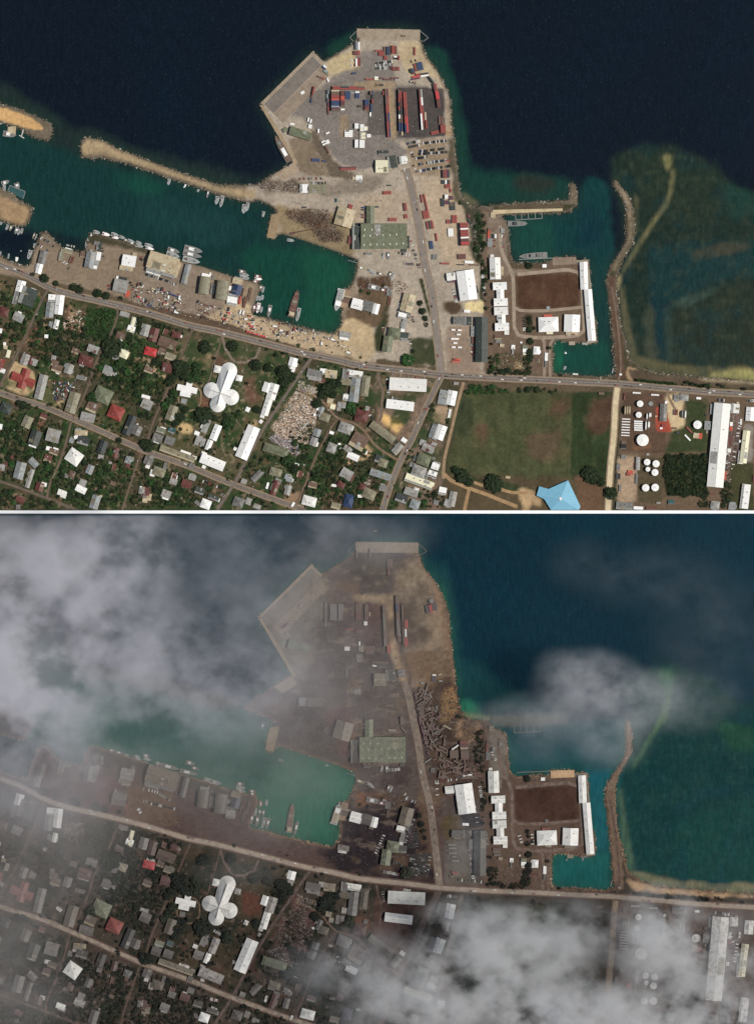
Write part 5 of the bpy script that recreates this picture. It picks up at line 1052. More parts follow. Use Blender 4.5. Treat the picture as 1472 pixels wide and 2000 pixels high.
# ---------------------------------------------------------------- shipping containers
C40, C20, CW, CH = 15.6, 7.8, 3.15, 3.3
CONT = {0: {
 'T3': (600, 160, 8.66, """
700 106 2 4 0 40 2 rrdrrrnr|475 320 12 1 0 40 3 cnnrrObbbspn|600 290 9 1 0 20 2 mmmOOrppn|600 467 1 1 0 20 1 w|685 230 3 1 90 40 2 bbb|845 220 4 1 0 20 1 wbbb|765 188 1 1 0 20 1 s|350 172 2 1 90 20 1 ds|340 245 1 1 90 20 1 s
348 310 2 1 90 20 1 dn|358 385 1 1 90 20 1 p|357 457 1 1 90 20 1 r|357 520 1 1 90 20 1 m|108 150 1 1 103 40 2 r|82 250 1 1 103 20 1 n|68 325 1 1 103 20 1 b|1090 190 2 1 90 20 2 nb|1103 255 1 1 90 20 1 d|1105 335 1 1 90 20 2 r
1005 392 6 1 0 20 2 bbbpmr|1082 440 1 1 90 40 1 b|1066 550 1 1 90 20 1 w|1362 530 2 6 86.7 40 2 npnrrrmbrprb|1300 190 2 1 90 20 1 rr|835 750 3 1 0 20 2 www|925 780 4 1 0 20 2 wwyw|993 790 2 1 90 20 1 wy|700 875 4 1 2 40 1 wwww
1040 912 2 1 0 20 1 ww|832 1048 2 1 91 40 2 ww|925 1052 3 1 91 40 2 www|190 832 1 1 93 20 1 w|345 865 1 1 -25 20 1 w|270 1012 1 1 -28 20 1 w|292 1055 1 1 -28 20 1 w|345 1015 2 1 60 20 1 ww|48 755 2 1 100 20 1 ww|62 665 1 1 105 20 1 w|20 640 1 1 105 20 1 w
145 1325 2 1 3 40 1 bb|285 1340 1 1 5 20 1 b"""),
 'T4': (735, 160, 10.15, """
452 570 1 10 89 20 2 nrrdrdwnbb|495 575 1 5 88 40 1 rmdnb|508 1025 1 1 92 20 1 c|580 607 2 5 87 40 2 rrrrmrrRbR|895 550 2 5 86 40 2 mlrwrrwrwm|970 680 1 1 86 40 1 c|988 845 1 1 86 40 1 r|1165 115 2 1 78 40 2 mr|1205 270 2 1 80 40 2 RR
1230 435 2 1 82 40 2 mm|1282 765 3 1 90 40 1 nmn|1320 935 3 1 88 40 2 rrr|1158 1005 2 1 -12 40 1 rr"""),
 'T1': (600, 40, 10.51, """
1065 395 1 1 90 20 1 n|1060 525 1 1 90 40 1 w|1000 520 2 1 90 40 1 ds|1012 668 4 1 90 20 1 mmrr|1008 865 1 1 90 40 1 w|1062 850 2 1 90 40 1 rm|960 1088 1 1 -12 20 1 b|365 1050 1 1 40 20 1 s|350 960 2 1 40 20 1 wb|395 1060 2 1 38 20 1 se
285 1175 1 2 20 20 1 nr|425 1225 1 1 70 20 1 w"""),
 'T2': (730, 50, 10.51, """
-95 1105 1 1 0 40 1 r|50 1085 2 1 0 20 1 wy|150 1080 1 1 0 20 1 m|285 1108 1 1 0 40 1 m|430 1080 1 1 0 40 1 m|468 1114 1 1 0 20 1 l|105 520 1 1 0 40 1 r|150 582 3 1 90 20 1 rrr|235 515 2 1 90 40 1 nn|300 520 2 1 90 40 2 bd|348 512 1 1 90 40 1 m
400 498 2 1 90 40 2 rr|457 505 1 1 90 40 1 m|838 530 1 1 90 40 1 r|608 215 1 1 0 20 1 n|240 665 2 1 90 20 1 rr|512 665 1 1 90 20 2 r|455 888 4 1 90 20 1 rmmr|350 865 1 1 90 20 1 m|848 862 1 1 75 40 1 r|932 840 4 1 75 40 1 dbbb|785 930 2 1 75 20 2 db
815 985 1 1 -10 20 1 m|868 1048 1 1 -10 40 1 R|858 1092 1 1 -10 40 1 p|900 1008 1 1 -10 20 1 r|1038 1032 1 1 -8 40 1 w|1035 990 1 1 -8 40 1 d|1175 1115 1 1 52 40 2 d|450 660 2 1 0 20 1 wk"""),
 'R1': (820, 300, 5.66, """
287 225 4 1 87 40 2 mrpd|285 315 5 1 90 20 1 ddwdm|305 362 3 1 85 20 1 rrr|338 410 1 1 85 20 1 r|250 540 2 1 87 40 1 dd|290 478 2 1 88 20 2 ww|298 540 3 1 88 20 1 ppd|345 490 3 1 88 20 1 ppn|358 560 3 1 86 20 1 nnd|360 605 3 1 86 20 1 ddd
18 500 1 1 82 40 1 r|72 580 1 3 77.5 40 1 rrr|60 675 3 1 80 40 1 rrr|110 790 4 1 80 40 1 rdmr|182 925 1 1 83 40 1 r|125 1010 2 1 82 40 1 bb|337 872 3 1 87 40 1 www|380 725 3 1 90 40 1 rrr|320 752 3 1 90 20 1 rrd|490 893 13 1 -3 40 3 rrrwrrrrwmmRr
540 690 2 1 80 20 1 mm|540 750 1 1 60 20 1 d|460 1140 3 1 -3 40 1 mmm|545 1200 1 1 0 40 1 w|275 1215 1 1 0 40 1 r"""),
 'P2': (480, 340, 3.505, """
967 128 2 1 -3 40 1 rr|1090 225 2 1 83 40 1 mr|1095 290 2 1 83 20 1 rr|1005 312 2 1 0 40 1 rr|715 225 3 1 15 20 1 rrr|808 230 1 1 0 20 1 b|808 245 1 1 0 20 1 d|808 280 1 1 0 20 1 m|808 296 1 1 0 20 1 m|895 225 1 1 0 20 1 d|712 450 2 1 100 40 1 mr|403 228 1 1 0 20 1 d
982 78 1 1 0 20 1 q|620 180 1 1 95 20 1 t|695 -295 1 1 0 20 1 n"""),
 'P1': (480, 40, 3.505, """
700 1013 2 2 0 40 1 prmr|555 885 1 1 60 40 1 m|1380 960 1 1 0 20 1 r"""),
 'NV': (840, 500, 6.69, """
300 965 1 1 2 20 1 w|382 970 1 1 2 20 1 w|370 1027 1 1 2 20 1 w|320 1083 1 1 1 40 1 w|325 1138 1 1 2 20 1 w|305 1192 1 1 2 20 1 w|385 1195 1 1 2 20 1 w|365 1352 1 1 0 20 1 O|335 1384 1 1 3 40 1 O|505 82 1 1 3 40 1 w|190 98 1 1 3 40 1 r"""),
 'EE': (1152, 700, 4.6, """
888 642 1 1 47 40 1 r|872 712 1 1 47 40 1 w|305 355 1 1 92 20 1 m"""),
 'QQ': (260, 460, 4.907, """
1010 620 1 1 100 20 1 r|1028 622 1 1 100 40 1 O|1045 600 1 1 100 20 1 n|1064 640 1 1 100 40 1 m|675 655 1 1 20 20 1 n|705 670 1 1 20 20 1 m|650 720 1 1 18 20 1 n|705 742 1 1 15 20 1 m|195 512 1 1 20 20 1 c|235 520 1 1 20 20 1 c
370 565 1 1 20 20 1 b|410 580 1 1 20 20 1 b|445 592 1 1 20 20 1 q|115 658 1 1 18 20 1 g|158 672 1 1 18 20 1 b|200 682 1 1 18 20 1 g"""),
}, 1: {
 'B3': (800, 1300, 8.18, """
390 150 1 1 0 20 1 w|480 140 1 1 -10 20 1 c|385 190 1 1 3 20 1 b|385 232 1 1 3 20 1 b|490 245 1 1 0 20 1 l|205 280 1 1 8 20 1 s|185 375 1 1 50 20 1 n|160 400 1 1 60 20 1 n|192 460 1 1 -60 40 1 n|140 560 1 1 -35 40 1 n|95 490 1 1 85 40 1 p
230 500 1 1 110 20 1 n|330 485 1 1 60 20 1 l|283 560 1 1 -70 20 1 g|320 590 1 1 -70 20 1 n|290 510 1 1 20 20 1 n|185 705 3 1 92 40 1 nnn|305 690 1 1 35 20 1 c|430 672 1 1 80 20 1 l|385 680 1 1 85 20 1 n|480 770 1 1 55 20 1 m
320 755 1 1 -20 20 1 n|240 800 1 1 -40 40 1 n|160 880 1 1 80 40 1 p|200 1020 1 1 78 40 1 p|232 975 1 1 75 20 1 n|278 930 1 1 65 20 1 n|320 1020 1 1 10 20 1 n|382 1000 1 1 85 20 1 n|432 1000 1 1 88 20 1 n|460 1015 1 1 40 20 1 n
530 1000 1 1 -70 20 1 n|600 985 1 1 30 40 1 c|320 1125 1 1 85 20 1 n|362 1090 1 1 80 20 1 n|430 1092 1 1 8 20 1 n|500 1130 1 1 -35 20 1 n|250 1172 1 1 0 20 1 n|268 1225 2 1 5 20 1 nn|285 1290 1 1 30 20 1 n|245 1140 1 1 0 20 1 p|295 1400 1 1 60 20 1 p
520 1312 1 1 22 40 1 n|480 1350 1 1 8 40 1 n|560 1385 1 1 18 20 1 n|492 1420 1 1 88 20 1 n|600 1410 1 1 -72 20 1 n|722 1305 1 1 -36 40 2 w|708 1410 5 1 88 40 3 nnnnn|862 1260 4 1 -2 40 2 rmmm|868 1330 2 1 -2 40 2 cn|875 1430 5 1 -3 40 3 nnnnm
770 1600 1 1 -38 40 1 n|760 1700 1 1 20 40 1 n|790 1730 1 1 20 40 1 n|540 1740 2 1 0 20 1 nn|540 1780 1 1 0 40 1 n|960 1768 1 1 0 40 1 n|870 1740 1 1 -5 40 1 p|1090 1760 1 1 0 40 1 m|240 860 1 1 -25 20 1 n|210 910 1 1 70 20 1 n|330 870 1 1 15 20 1 n
300 960 1 1 78 20 1 n|250 1050 1 1 70 20 1 n|290 1080 1 1 100 20 1 n|170 820 1 1 84 40 1 n|225 1100 1 1 82 20 1 p|255 700 1 1 88 20 1 n|250 590 1 1 20 20 1 n|170 600 1 1 -35 40 1 n|345 1330 1 1 40 20 1 n|640 1390 1 1 88 20 1 n"""),
 'BP': (480, 1040, 3.505, """
770 545 3 2 90 40 1 nnnmmm|825 545 2 2 90 40 1 nnmn|650 545 3 2 90 40 1 gggggn|600 545 4 2 90 40 1 gggggggg|547 560 1 3 90 40 1 ggg|820 622 2 1 90 20 1 ww|715 663 1 1 3 40 1 r|780 678 2 1 3 40 1 mm|693 795 3 1 90 20 1 www|778 760 1 1 90 20 1 w
952 640 2 5 87.5 40 2 nngngnnngn|980 795 2 1 88 40 2 Or|1040 570 2 5 87.5 40 2 nnbpnngnng|1075 630 1 5 87.5 40 1 nnnnn|1095 625 2 1 88 40 2 rR|1094 688 1 1 88 40 1 w|1100 748 2 1 88 40 2 Rr|1240 525 2 1 80 40 1 dl|1262 520 2 1 80 40 2 rR|1286 508 3 1 80 40 1 dnb
1265 470 3 1 76 20 1 dls|985 210 3 1 90 40 1 nmn|845 790 6 1 90 20 1 nmnnmn|845 818 5 1 90 20 1 mnmnn|920 890 1 4 2 20 1 mnnn|880 912 1 1 10 20 1 w|780 860 4 1 85 40 1 gggn|1050 720 2 2 88 20 1 pnnn|690 960 1 1 90 40 1 g|848 560 1 1 90 20 1 c
290 700 1 1 20 20 1 l|270 640 1 1 -40 40 1 p|500 665 1 1 10 40 1 p|885 -10 1 1 0 20 1 n|975 270 1 1 90 40 1 m|850 140 1 2 90 20 1 nn|760 150 1 1 90 40 1 n"""),
 'BW': (480, 1340, 3.505, """
980 132 1 2 0 20 1 nn|1068 235 2 1 88 40 1 nn|1000 308 2 1 0 40 1 ln|1080 300 1 1 50 40 1 n|800 262 1 1 0 20 1 n|800 285 1 1 0 20 1 n|1345 625 2 1 0 20 1 nm|815 532 1 1 0 20 1 n|848 532 1 1 0 20 1 n|882 530 1 1 0 20 1 n|920 525 1 1 0 20 1 n
710 455 1 1 100 40 1 n|1310 430 1 1 20 20 1 n|1335 465 1 1 90 20 1 n|1450 560 1 1 -30 20 1 n|1440 590 1 1 10 40 1 n|515 20 1 1 50 20 1 m"""),
 'BN': (840, 1340, 3.68, """
210 590 1 1 -30 40 1 n|190 610 1 1 25 40 1 n|95 645 1 1 0 20 1 n|250 660 1 1 0 40 1 n|300 650 1 1 0 20 1 n|155 1140 1 1 2 40 1 g|160 1165 1 1 2 40 1 g|160 1200 1 1 2 40 1 g|170 1225 1 1 2 20 1 g|180 1255 1 1 2 40 1 g|190 1355 1 1 3 40 1 n|155 1365 1 1 3 20 1 n"""),
}}
def container_mesh(L, key, ash):
    mb = MB(); mb.box(0, 0, 0, L, CW - .12, CH)
    n = 6 if L > 10 else 3
    for i in range(n):                                   # corrugated roof ribs
        mb.box(-L / 2 + L * (i + .5) / n, 0, CH, L / n * .45, CW - .4, .14)
    for sx in (-1, 1):
        for sy in (-1, 1): mb.box(sx * (L / 2 - .2), sy * (CW / 2 - .2), 0, .4, .4, CH + .12)   # corner posts
    mb.box(L / 2 + .02, 0, .3, .12, CW - .5, CH - .6, 0)
    return mb.mesh('shipping_container', paint(key, ash, 'vehicle'))
CM = {}; CL = []
for p in (0, 1):
    for k, (x0, y0, s, txt) in CONT[p].items():
        for line in txt.strip().split('\n'):
            for e in line.split('|'):
                u, v, na, nl, ang, ln, lv, cols = e.split(); na, nl, lv = int(na), int(nl), int(lv); L = C40 if ln == '40' else C20
                a = R(float(ang)); cx, cy = x0 + float(u) / s, y0 + float(v) / s; i = 0
                # across-major: for each position along, the rows across
                for jl in range(nl):
                    for ja in range(na):
                        key = cols[i % len(cols)]; i += 1
                        dl = (jl - (nl - 1) / 2) * (L + .25); da = (ja - (na - 1) / 2) * (CW + .28)
                        if abs((float(ang) % 180) - 90) < 45: da = -da
                        x = cx + dl * math.cos(a) - da * math.sin(a); y = cy + dl * math.sin(a) + da * math.cos(a)
                        CL.append([x, y, -a, L, lv, key, p, 0.0])
# broken rows of containers washed together along the lower harbour's port road
rc = random.Random(77)
for _ in range(64):
    t = rc.random(); x = 816 + 34 * t + rc.uniform(-6, 22) * (1 + t); y = 1345 + 150 * t + rc.uniform(-14, 14)
    CL.append([x, y, rc.uniform(0, 3.14), C20 if rc.random() < .7 else C40, 1, rc.choice('nnnnpmgn'), 1, .55])
for _ in range(16):
    CL.append([rc.uniform(855, 935), rc.uniform(1480, 1515), rc.choice((0, .3, -.5, 1.4)), C20 if rc.random() < .6 else C40, 1, rc.choice('nnpmn'), 1, .55])
NIND = 0; tiers = {0: MB(), 1: MB()}; TM = {}
def tier_add(p, x, y, z, rz, L, key, ash, full):
    mbx = tiers[p]; kk = (key, ash, p)
    if kk not in TM: TM[kk] = len([q for q in TM if q[2] == p])
    c, s = math.cos(rz), math.sin(rz)
    mbx.box(x, -y, z, L, CW - .12, CH, rz, TM[kk])
    if full:
        for i in range(4): mbx.box(x + c * (-L / 2 + L * (i + .5) / 4), -y + s * (-L / 2 + L * (i + .5) / 4), z + CH, L / 8, CW - .4, .14, rz, TM[kk])
order = sorted(range(len(CL)), key=lambda i: (-(CL[i][3] > 10) * 1.0 - (CL[i][6] == 0) * .6 - (CL[i][7] == 0) * .5, i))
IND = set(order[:298])
HT = {}
for i, (x, y, rz, L, lv, key, p, a0) in enumerate(CL):
    ash = 0.0 if p == 0 else (.38 if key in 'nmpgrdb' and key != 'r' else (.35 if key in 'rRO' else .12 if key == 'w' else .4))
    z = LANDZ + .25 + (0.02 * (i % 5))
    if p == 1 and lv == 1 and key in 'npm': z += (i * 7 % 5) * .5
    for t in range(lv - 1): tier_add(p, x, y, z + t * (CH + .1), rz, L, key if (i + t) % 3 else 'm', ash, False)
    zt = z + (lv - 1) * (CH + .16)
    if i in IND:
        kk = (L, key, ash)
        if kk not in CM: CM[kk] = container_mesh(L, key, ash)
        o = add('shipping_container', CM[kk], None, (x, -y, zt), rz)
        label_later(o, ('long ' if L > 10 else 'short ') + CN[key] + ' container', x, y, p, 'shipping containers', 'shipping container')
    else: tier_add(p, x, y, zt, rz, L, key, ash, True)
    blockout(p, x, y, L, CW, -math.degrees(rz), 1)
for p in (0, 1):
    ms = [paint(k[0], k[1], 'vehicle') for k in TM if k[2] == p]
    tiers[p].obj('stacked_shipping_containers', ms, kind='stuff')
# ---------------------------------------------------------------- vehicles
VM = {}
def car_mesh(key, ash):
    mb = MB(); mb.box(0, 0, .35, 5.4, 2.3, .95, 0, 0, .94); mb.box(-.25, 0, 1.3, 2.9, 2.0, .7, 0, 1, .8); mb.box(-.25, 0, 2.0, 1.7, 1.5, .06, 0, 0)
    for sx in (-1, 1):
        for sy in (-1, 1): mb.box(sx * 1.7, sy * 1.0, 0, .9, .4, .8, 0, 2)
    return mb.mesh('parked_car', [paint(key, ash, 'vehicle'), paint('k', ash * .3, 'vehicle'), mat('tyre_rubber', (.02, .02, .02), .9)])
def truck_mesh(key, ash, L):
    mb = MB(); mb.box(-1.2, 0, 1.0, L - 3, 3.0, 3.0, 0, 0); mb.box(L / 2 - 1.4, 0, .6, 2.2, 2.8, 2.4, 0, 1, .88); mb.box(L / 2 - .5, 0, 1.6, .5, 2.4, 1.0, 0, 2)
    for i in range(3): mb.box(-1.2 - L * .3 + i * L * .28, 0, 4.0, .5, 2.6, .12, 0, 0)
    mb.box(0, 0, .4, L - .6, 1.2, .6, 0, 2)
    for sx in (-.32, .32):
        for sy in (-1, 1): mb.box(sx * L, sy * 1.3, 0, 1.3, .5, 1.2, 0, 2)
    return mb.mesh('box_lorry', [paint(key, ash, 'vehicle'), paint('w' if key != 'w' else 'l', ash, 'vehicle'), mat('tyre_rubber', (.02, .02, .02), .9)])
VEH = []   # x, y, angle, kind, key, panel, place weight
rv = random.Random(3)
CARC = 'wwwwlllskkkddgbrrc'
def row(p, x0, y0, s, u0, v0, u1, v1, n, jitter=.5, skip=.0, perp=True, base=None):
    for i in range(n):
        if rv.random() < skip: continue
        t = i / max(1, n - 1); u, v = u0 + (u1 - u0) * t, v0 + (v1 - v0) * t
        a = math.atan2(v1 - v0, u1 - u0) + (math.pi / 2 if perp else 0) + rv.uniform(-.08, .08)
        VEH.append([x0 + u / s + rv.uniform(-jitter, jitter), y0 + v / s + rv.uniform(-jitter, jitter), a, 'car', rv.choice(base or CARC), p, 1])
for r_ in ((610, 1225, 850, 1175, 9), (650, 1290, 840, 1255, 6), (930, 1215, 1370, 1165, 15), (850, 1372, 1000, 1368, 6), (1080, 1350, 1140, 1345, 3), (1235, 1335, 1350, 1320, 5), (840, 1430, 1260, 1400, 16),
           (1290, 1395, 1385, 1390, 4), (790, 1520, 990, 1485, 9), (840, 1635, 910, 1625, 4), (1000, 1605, 1405, 1550, 18), (860, 1762, 1300, 1690, 19), (1370, 1680, 1455, 1665, 4), (690, 1400, 725, 1480, 3), (730, 1660, 800, 1775, 3)):
    row(0, 735, 160, 10.15, *r_, jitter=.25, base='kkkddwwlgkb')
row(0, 730, 50, 10.51, 50, 775, 370, 740, 9, .3, base='wklqg'); row(0, 730, 50, 10.51, 40, 820, 370, 800, 9, .3, base='wwwlg'); row(0, 730, 50, 10.51, 45, 880, 300, 868, 7, .3, base='wwlqk')
row(0, 600, 40, 10.51, 910, 820, 970, 820, 2, .2); row(0, 600, 40, 10.51, 910, 915, 970, 915, 2, .2); row(0, 730, 50, 10.51, 768, 740, 855, 715, 2, .2, base='q')
row(0, 480, 340, 3.505, 738, 345, 825, 342, 9, .4, base='wlwlkdb'); row(0, 480, 340, 3.505, 440, 58, 545, 62, 10, .4, .1); row(0, 480, 340, 3.505, 1130, 462, 1185, 640, 14, 1.2, .1); row(0, 480, 340, 3.505, 1085, 615, 1190, 620, 7, .6)
row(0, 480, 340, 3.505, 1050, 540, 1115, 555, 5, 1); row(0, 480, 340, 3.505, 370, 35, 545, 35, 7, 1.4, .2)
row(0, 840, 500, 6.69, 690, 145, 685, 285, 9, .4, base='wwlrkr'); row(0, 840, 500, 6.69, 695, 340, 700, 510, 11, .4, base='wwlrkr'); row(0, 840, 500, 6.69, 295, 440, 345, 600, 9, .3, base='wwrllk'); row(0, 840, 500, 6.69, 600, 400, 610, 480, 5, .4, base='kdq'); row(0, 840, 500, 6.69, 545, 545, 610, 525, 5, .3, base='kdq')
row(0, 840, 500, 6.69, 575, 1120, 545, 1280, 8, 1.4, base='wlrrw'); row(0, 840, 500, 6.69, 510, 1105, 530, 1165, 2, .3, base='s'); row(0, 840, 500, 6.69, 1220, 815, 1225, 970, 7, .6, .2, base='wkwk'); row(0, 840, 500, 6.69, 1395, 1368, 1418, 1372, 2, .2)
row(0, 960, 340, 5.257, 95, 600, 125, 600, 3, .6); row(0, 960, 340, 5.257, 100, 635, 120, 640, 3, .6); row(0, 960, 340, 5.257, 110, 700, 115, 750, 3, .6)
row(0, 0, 420, 4.907, 400, 200, 500, 290, 8, 4, .1); row(0, 0, 420, 4.907, 370, 270, 470, 340, 8, 3, .1); row(0, 0, 420, 4.907, 560, 330, 660, 510, 8, 4, .2); row(0, 0, 420, 4.907, 980, 320, 995, 420, 5, 1.5)
row(0, 0, 420, 4.907, 1350, 410, 1360, 430, 3, 1); row(0, 0, 420, 4.907, 1040, 655, 1045, 710, 5, 1); row(0, 0, 420, 4.907, 1250, 640, 1280, 720, 5, 2)
row(0, 260, 460, 4.907, 125, 372, 360, 445, 17, .4, .1, base='wldkgs'); row(0, 260, 460, 4.907, 390, 465, 415, 470, 3, .6)
# market yard: cars, stalls and lorries on both sides of its gate
for _ in range(150):
    t = rv.random()
    if rv.random() < .42: x, y = 262 + t * 92, 551 + t * 22 + rv.uniform(0, 40)
    else: x, y = 382 + t * 300, 583 + t * 82 + rv.uniform(0, 36) * (1 - t * .25)
    if 372 < x < 386: continue
    kind = 'car' if rv.random() < .74 else 'truck'
    VEH.append([x, y, rv.choice((.25, .3, .2, 1.8, 1.85)) + rv.uniform(-.1, .1), kind, rv.choice(CARC) if kind == 'car' else rv.choice('wccnrmdngw'), 0, .6])
for (u, v) in ((1110, 925), (1150, 935), (1190, 950), (1230, 962), (1260, 968), (1120, 850), (1145, 875), (925, 742), (885, 805), (60, 590)): VEH.append([260 + u / 4.907, 460 + v / 4.907, .25, 'truck', 'R', 0, 1])
def along(p, pts, n, off, seed):
    q = random.Random(seed); seg = [(math.dist(a, b)) for a, b in zip(pts[:-1], pts[1:])]; T = sum(seg)
    for _ in range(n):
        d = q.uniform(0, T); i = 0
        while d > seg[i]: d -= seg[i]; i += 1
        (ax, ay), (bx, by) = pts[i], pts[i + 1]; t = d / seg[i]; a = math.atan2(by - ay, bx - ax); sd = q.choice((-1, 1)) * off
        x, y = ax + (bx - ax) * t - math.sin(a) * sd, ay + (by - ay) * t + math.cos(a) * sd
        if (p == 0 and not (0 < y < 990)) or (p == 1 and y > 1998) or not (0 < x < 1472): continue
        VEH.append([x, y, a, 'car', q.choice('wwlkrdsw'), p, .9])
along(0, ROADS[0][3], 82, 2.3, 1); along(0, ROADS[1][3], 12, 3, 2); along(0, ROADS[2][3], 5, 1.8, 3)
along(0, [r_ for r_ in ROADS if r_[0] == 'diagonal_road'][0][3], 14, 2, 4)
row(0, 560, 700, 4.907, 965, 200, 975, 340, 9, .5); row(0, 560, 700, 4.907, 1010, 150, 1310, 190, 5, 1); row(0, 560, 700, 4.907, 800, 545, 830, 600, 5, .8); row(0, 560, 700, 4.907, 1010, 380, 1070, 400, 4, .6)
row(0, 280, 700, 4.907, 575, 1180, 745, 1240, 10, .3, .1, base='wrkwk'); row(0, 280, 700, 4.907, 740, 1290, 770, 1320, 3, .3)
row(0, 1152, 700, 4.6, 1235, 820, 1215, 1000, 10, 1.2, base='wldwk'); row(0, 1152, 700, 4.6, 1345, 560, 1280, 950, 18, .8, base='wlwdk'); row(0, 1152, 700, 4.6, 1150, 375, 1200, 378, 5, .4); row(0, 1152, 700, 4.6, 1410, 380, 1460, 380, 5, .4)
row(0, 520, 560, 4.329, 1110, 215, 1135, 135, 8, .5); row(0, 520, 560, 4.329, 1230, 250, 1245, 300, 4, 1); row(0, 520, 560, 4.329, 990, 325, 985, 365, 3, .6); row(0, 520, 560, 4.329, 245, 355, 320, 375, 6, .8); row(0, 520, 560, 4.329, 1210, 400, 1215, 520, 4, 1)
# scrapped cars in the village breaker's yard
for _ in range(70): VEH.append([rv.uniform(104, 148), rv.uniform(746, 782), rv.uniform(0, 3.1), 'car', rv.choice('wslrdbm'), 0, .2])
# lower harbour
B = 1
row(B, 640, 1560, 3.505, 590, 135, 530, 300, 20, .5, base='lgkdk'); 
for k in range(4): row(B, 640, 1560, 3.505, 585 + k * 17 - 20, 225 + k * 3, 575 + k * 17 - 20, 335, 11, .4, .12, base='gdkkkm')
for k in range(9): row(B, 640, 1560, 3.505, 575 + k * 15.5, 385 - k * 1.5 + (k > 7) * 4, 558 + k * 15.5, 525 - k, 14, .4, .1, base='gkkdkl')
row(B, 640, 1560, 3.505, 385, 500, 485, 520, 8, .4, base='wrlrw'); row(B, 640, 1560, 3.505, 380, 250, 330, 370, 8, 1, base='wlw'); row(B, 640, 1560, 3.505, 975, 365, 990, 530, 13, .4, base='wrlwk'); row(B, 640, 1560, 3.505, 895, 555, 1070, 570, 9, .6, base='wlwd')
row(B, 640, 1560, 3.505, 1080, 235, 1090, 310, 7, .3, base='lg'); row(B, 640, 1560, 3.505, 450, 430, 510, 460, 6, 1.4, base='gkd'); row(B, 640, 1560, 3.505, 1390, 515, 1435, 520, 4, .3, base='rmr'); row(B, 640, 1560, 3.505, 1310, 255, 1325, 300, 3, .4, base='w'); row(B, 640, 1560, 3.505, 1395, 245, 1400, 310, 4, .4, base='w')
row(B, 640, 1560, 3.505, 520, 628, 560, 630, 4, .3, base='w'); row(B, 640, 1560, 3.505, 820, 670, 865, 665, 6, 1.5, base='wlw')
row(B, 0, 1420, 3.505, 985, 425, 1080, 445, 6, .6, base='wwkl'); row(B, 0, 1420, 3.505, 1095, 460, 1160, 500, 6, .6, base='wlk'); row(B, 0, 1420, 3.505, 985, 508, 1045, 522, 4, .4, base='kdl'); row(B, 0, 1420, 3.505, 1040, 525, 1195, 560, 13, .3, base='wkwkd'); row(B, 0, 1420, 3.505, 945, 560, 965, 590, 5, .8, base='lw'); row(B, 0, 1420, 3.505, 1010, 905, 1055, 918, 5, .2, base='w')
row(B, 0, 1420, 3.505, 700, 205, 700, 250, 4, .4, base='l'); row(B, 840, 1340, 3.68, 355, 725, 370, 810, 7, .4, .1, base='wwlk'); row(B, 840, 1340, 3.68, 35, 690, 185, 670, 9, .6, base='wwrl'); row(B, 840, 1340, 3.68, 440, 465, 470, 530, 8, 1, base='wl'); row(B, 840, 1340, 3.68, 50, 700, 50, 780, 3, .4, base='w'); row(B, 840, 1340, 3.68, 320, 870, 340, 980, 4, 1, base='wl')
row(B, 840, 1340, 3.68, 640, 1075, 655, 1120, 3, .4, base='w'); row(B, 840, 1340, 3.68, 285, 1180, 310, 1380, 14, .5, base='wlrw')
row(B, 480, 1340, 3.505, 985, 575, 1050, 570, 6, .6, base='wl'); row(B, 480, 1340, 3.505, 1085, 750, 1150, 790, 8, 3, base='wlg'); row(B, 100, 1680, 2.944, 940, 405, 975, 430, 9, .8, base='l'); row(B, 100, 1680, 2.944, 895, 790, 960, 810, 9, .3, base='wwrm'); row(B, 100, 1680, 2.944, 40, 270, 60, 290, 7, 1.8, base='w'); row(B, 100, 1680, 2.944, 925, 845, 950, 860, 4, 1, base='w')
row(B, 1140, 1720, 4.43, 1135, 275, 1250, 295, 10, 1, base='wkl'); row(B, 1140, 1720, 4.43, 1250, 430, 1290, 540, 9, 3, base='lwg'); row(B, 1140, 1720, 4.43, 1325, 550, 1300, 700, 6, .6, base='w'); row(B, 520, 1680, 3.874, 880, 240, 890, 310, 5, .4, base='lg'); row(B, 520, 1680, 3.874, 1040, 225, 1085, 232, 5, .3, base='w')
along(B, sh(ROADS[0][3], 1), 46, 2.3, 11); along(B, sh(ROADS[1][3], 1), 6, 3, 12); along(B, sh(ROADS[2][3], 1), 5, 1.8, 13)
VEH.sort(key=lambda v: -v[6]); nind = 0; junk = {0: MB(), 1: MB()}; JM = {}
rr = random.Random(9); idx = [i for i, v in enumerate(VEH) if v[3] == 'car' and v[6] >= .6]
rr.shuffle(idx); keepc = set(idx[:292])
def ground_ok(p, x, y):
    r, hard = RAS[p]; i = int((x - r.xs[0]) / r.step + .5); j = int((y - r.ys[0]) / r.step + .5)
    return 0 <= i < hard.shape[1] and 0 <= j < hard.shape[0] and hard[j, i] > .5
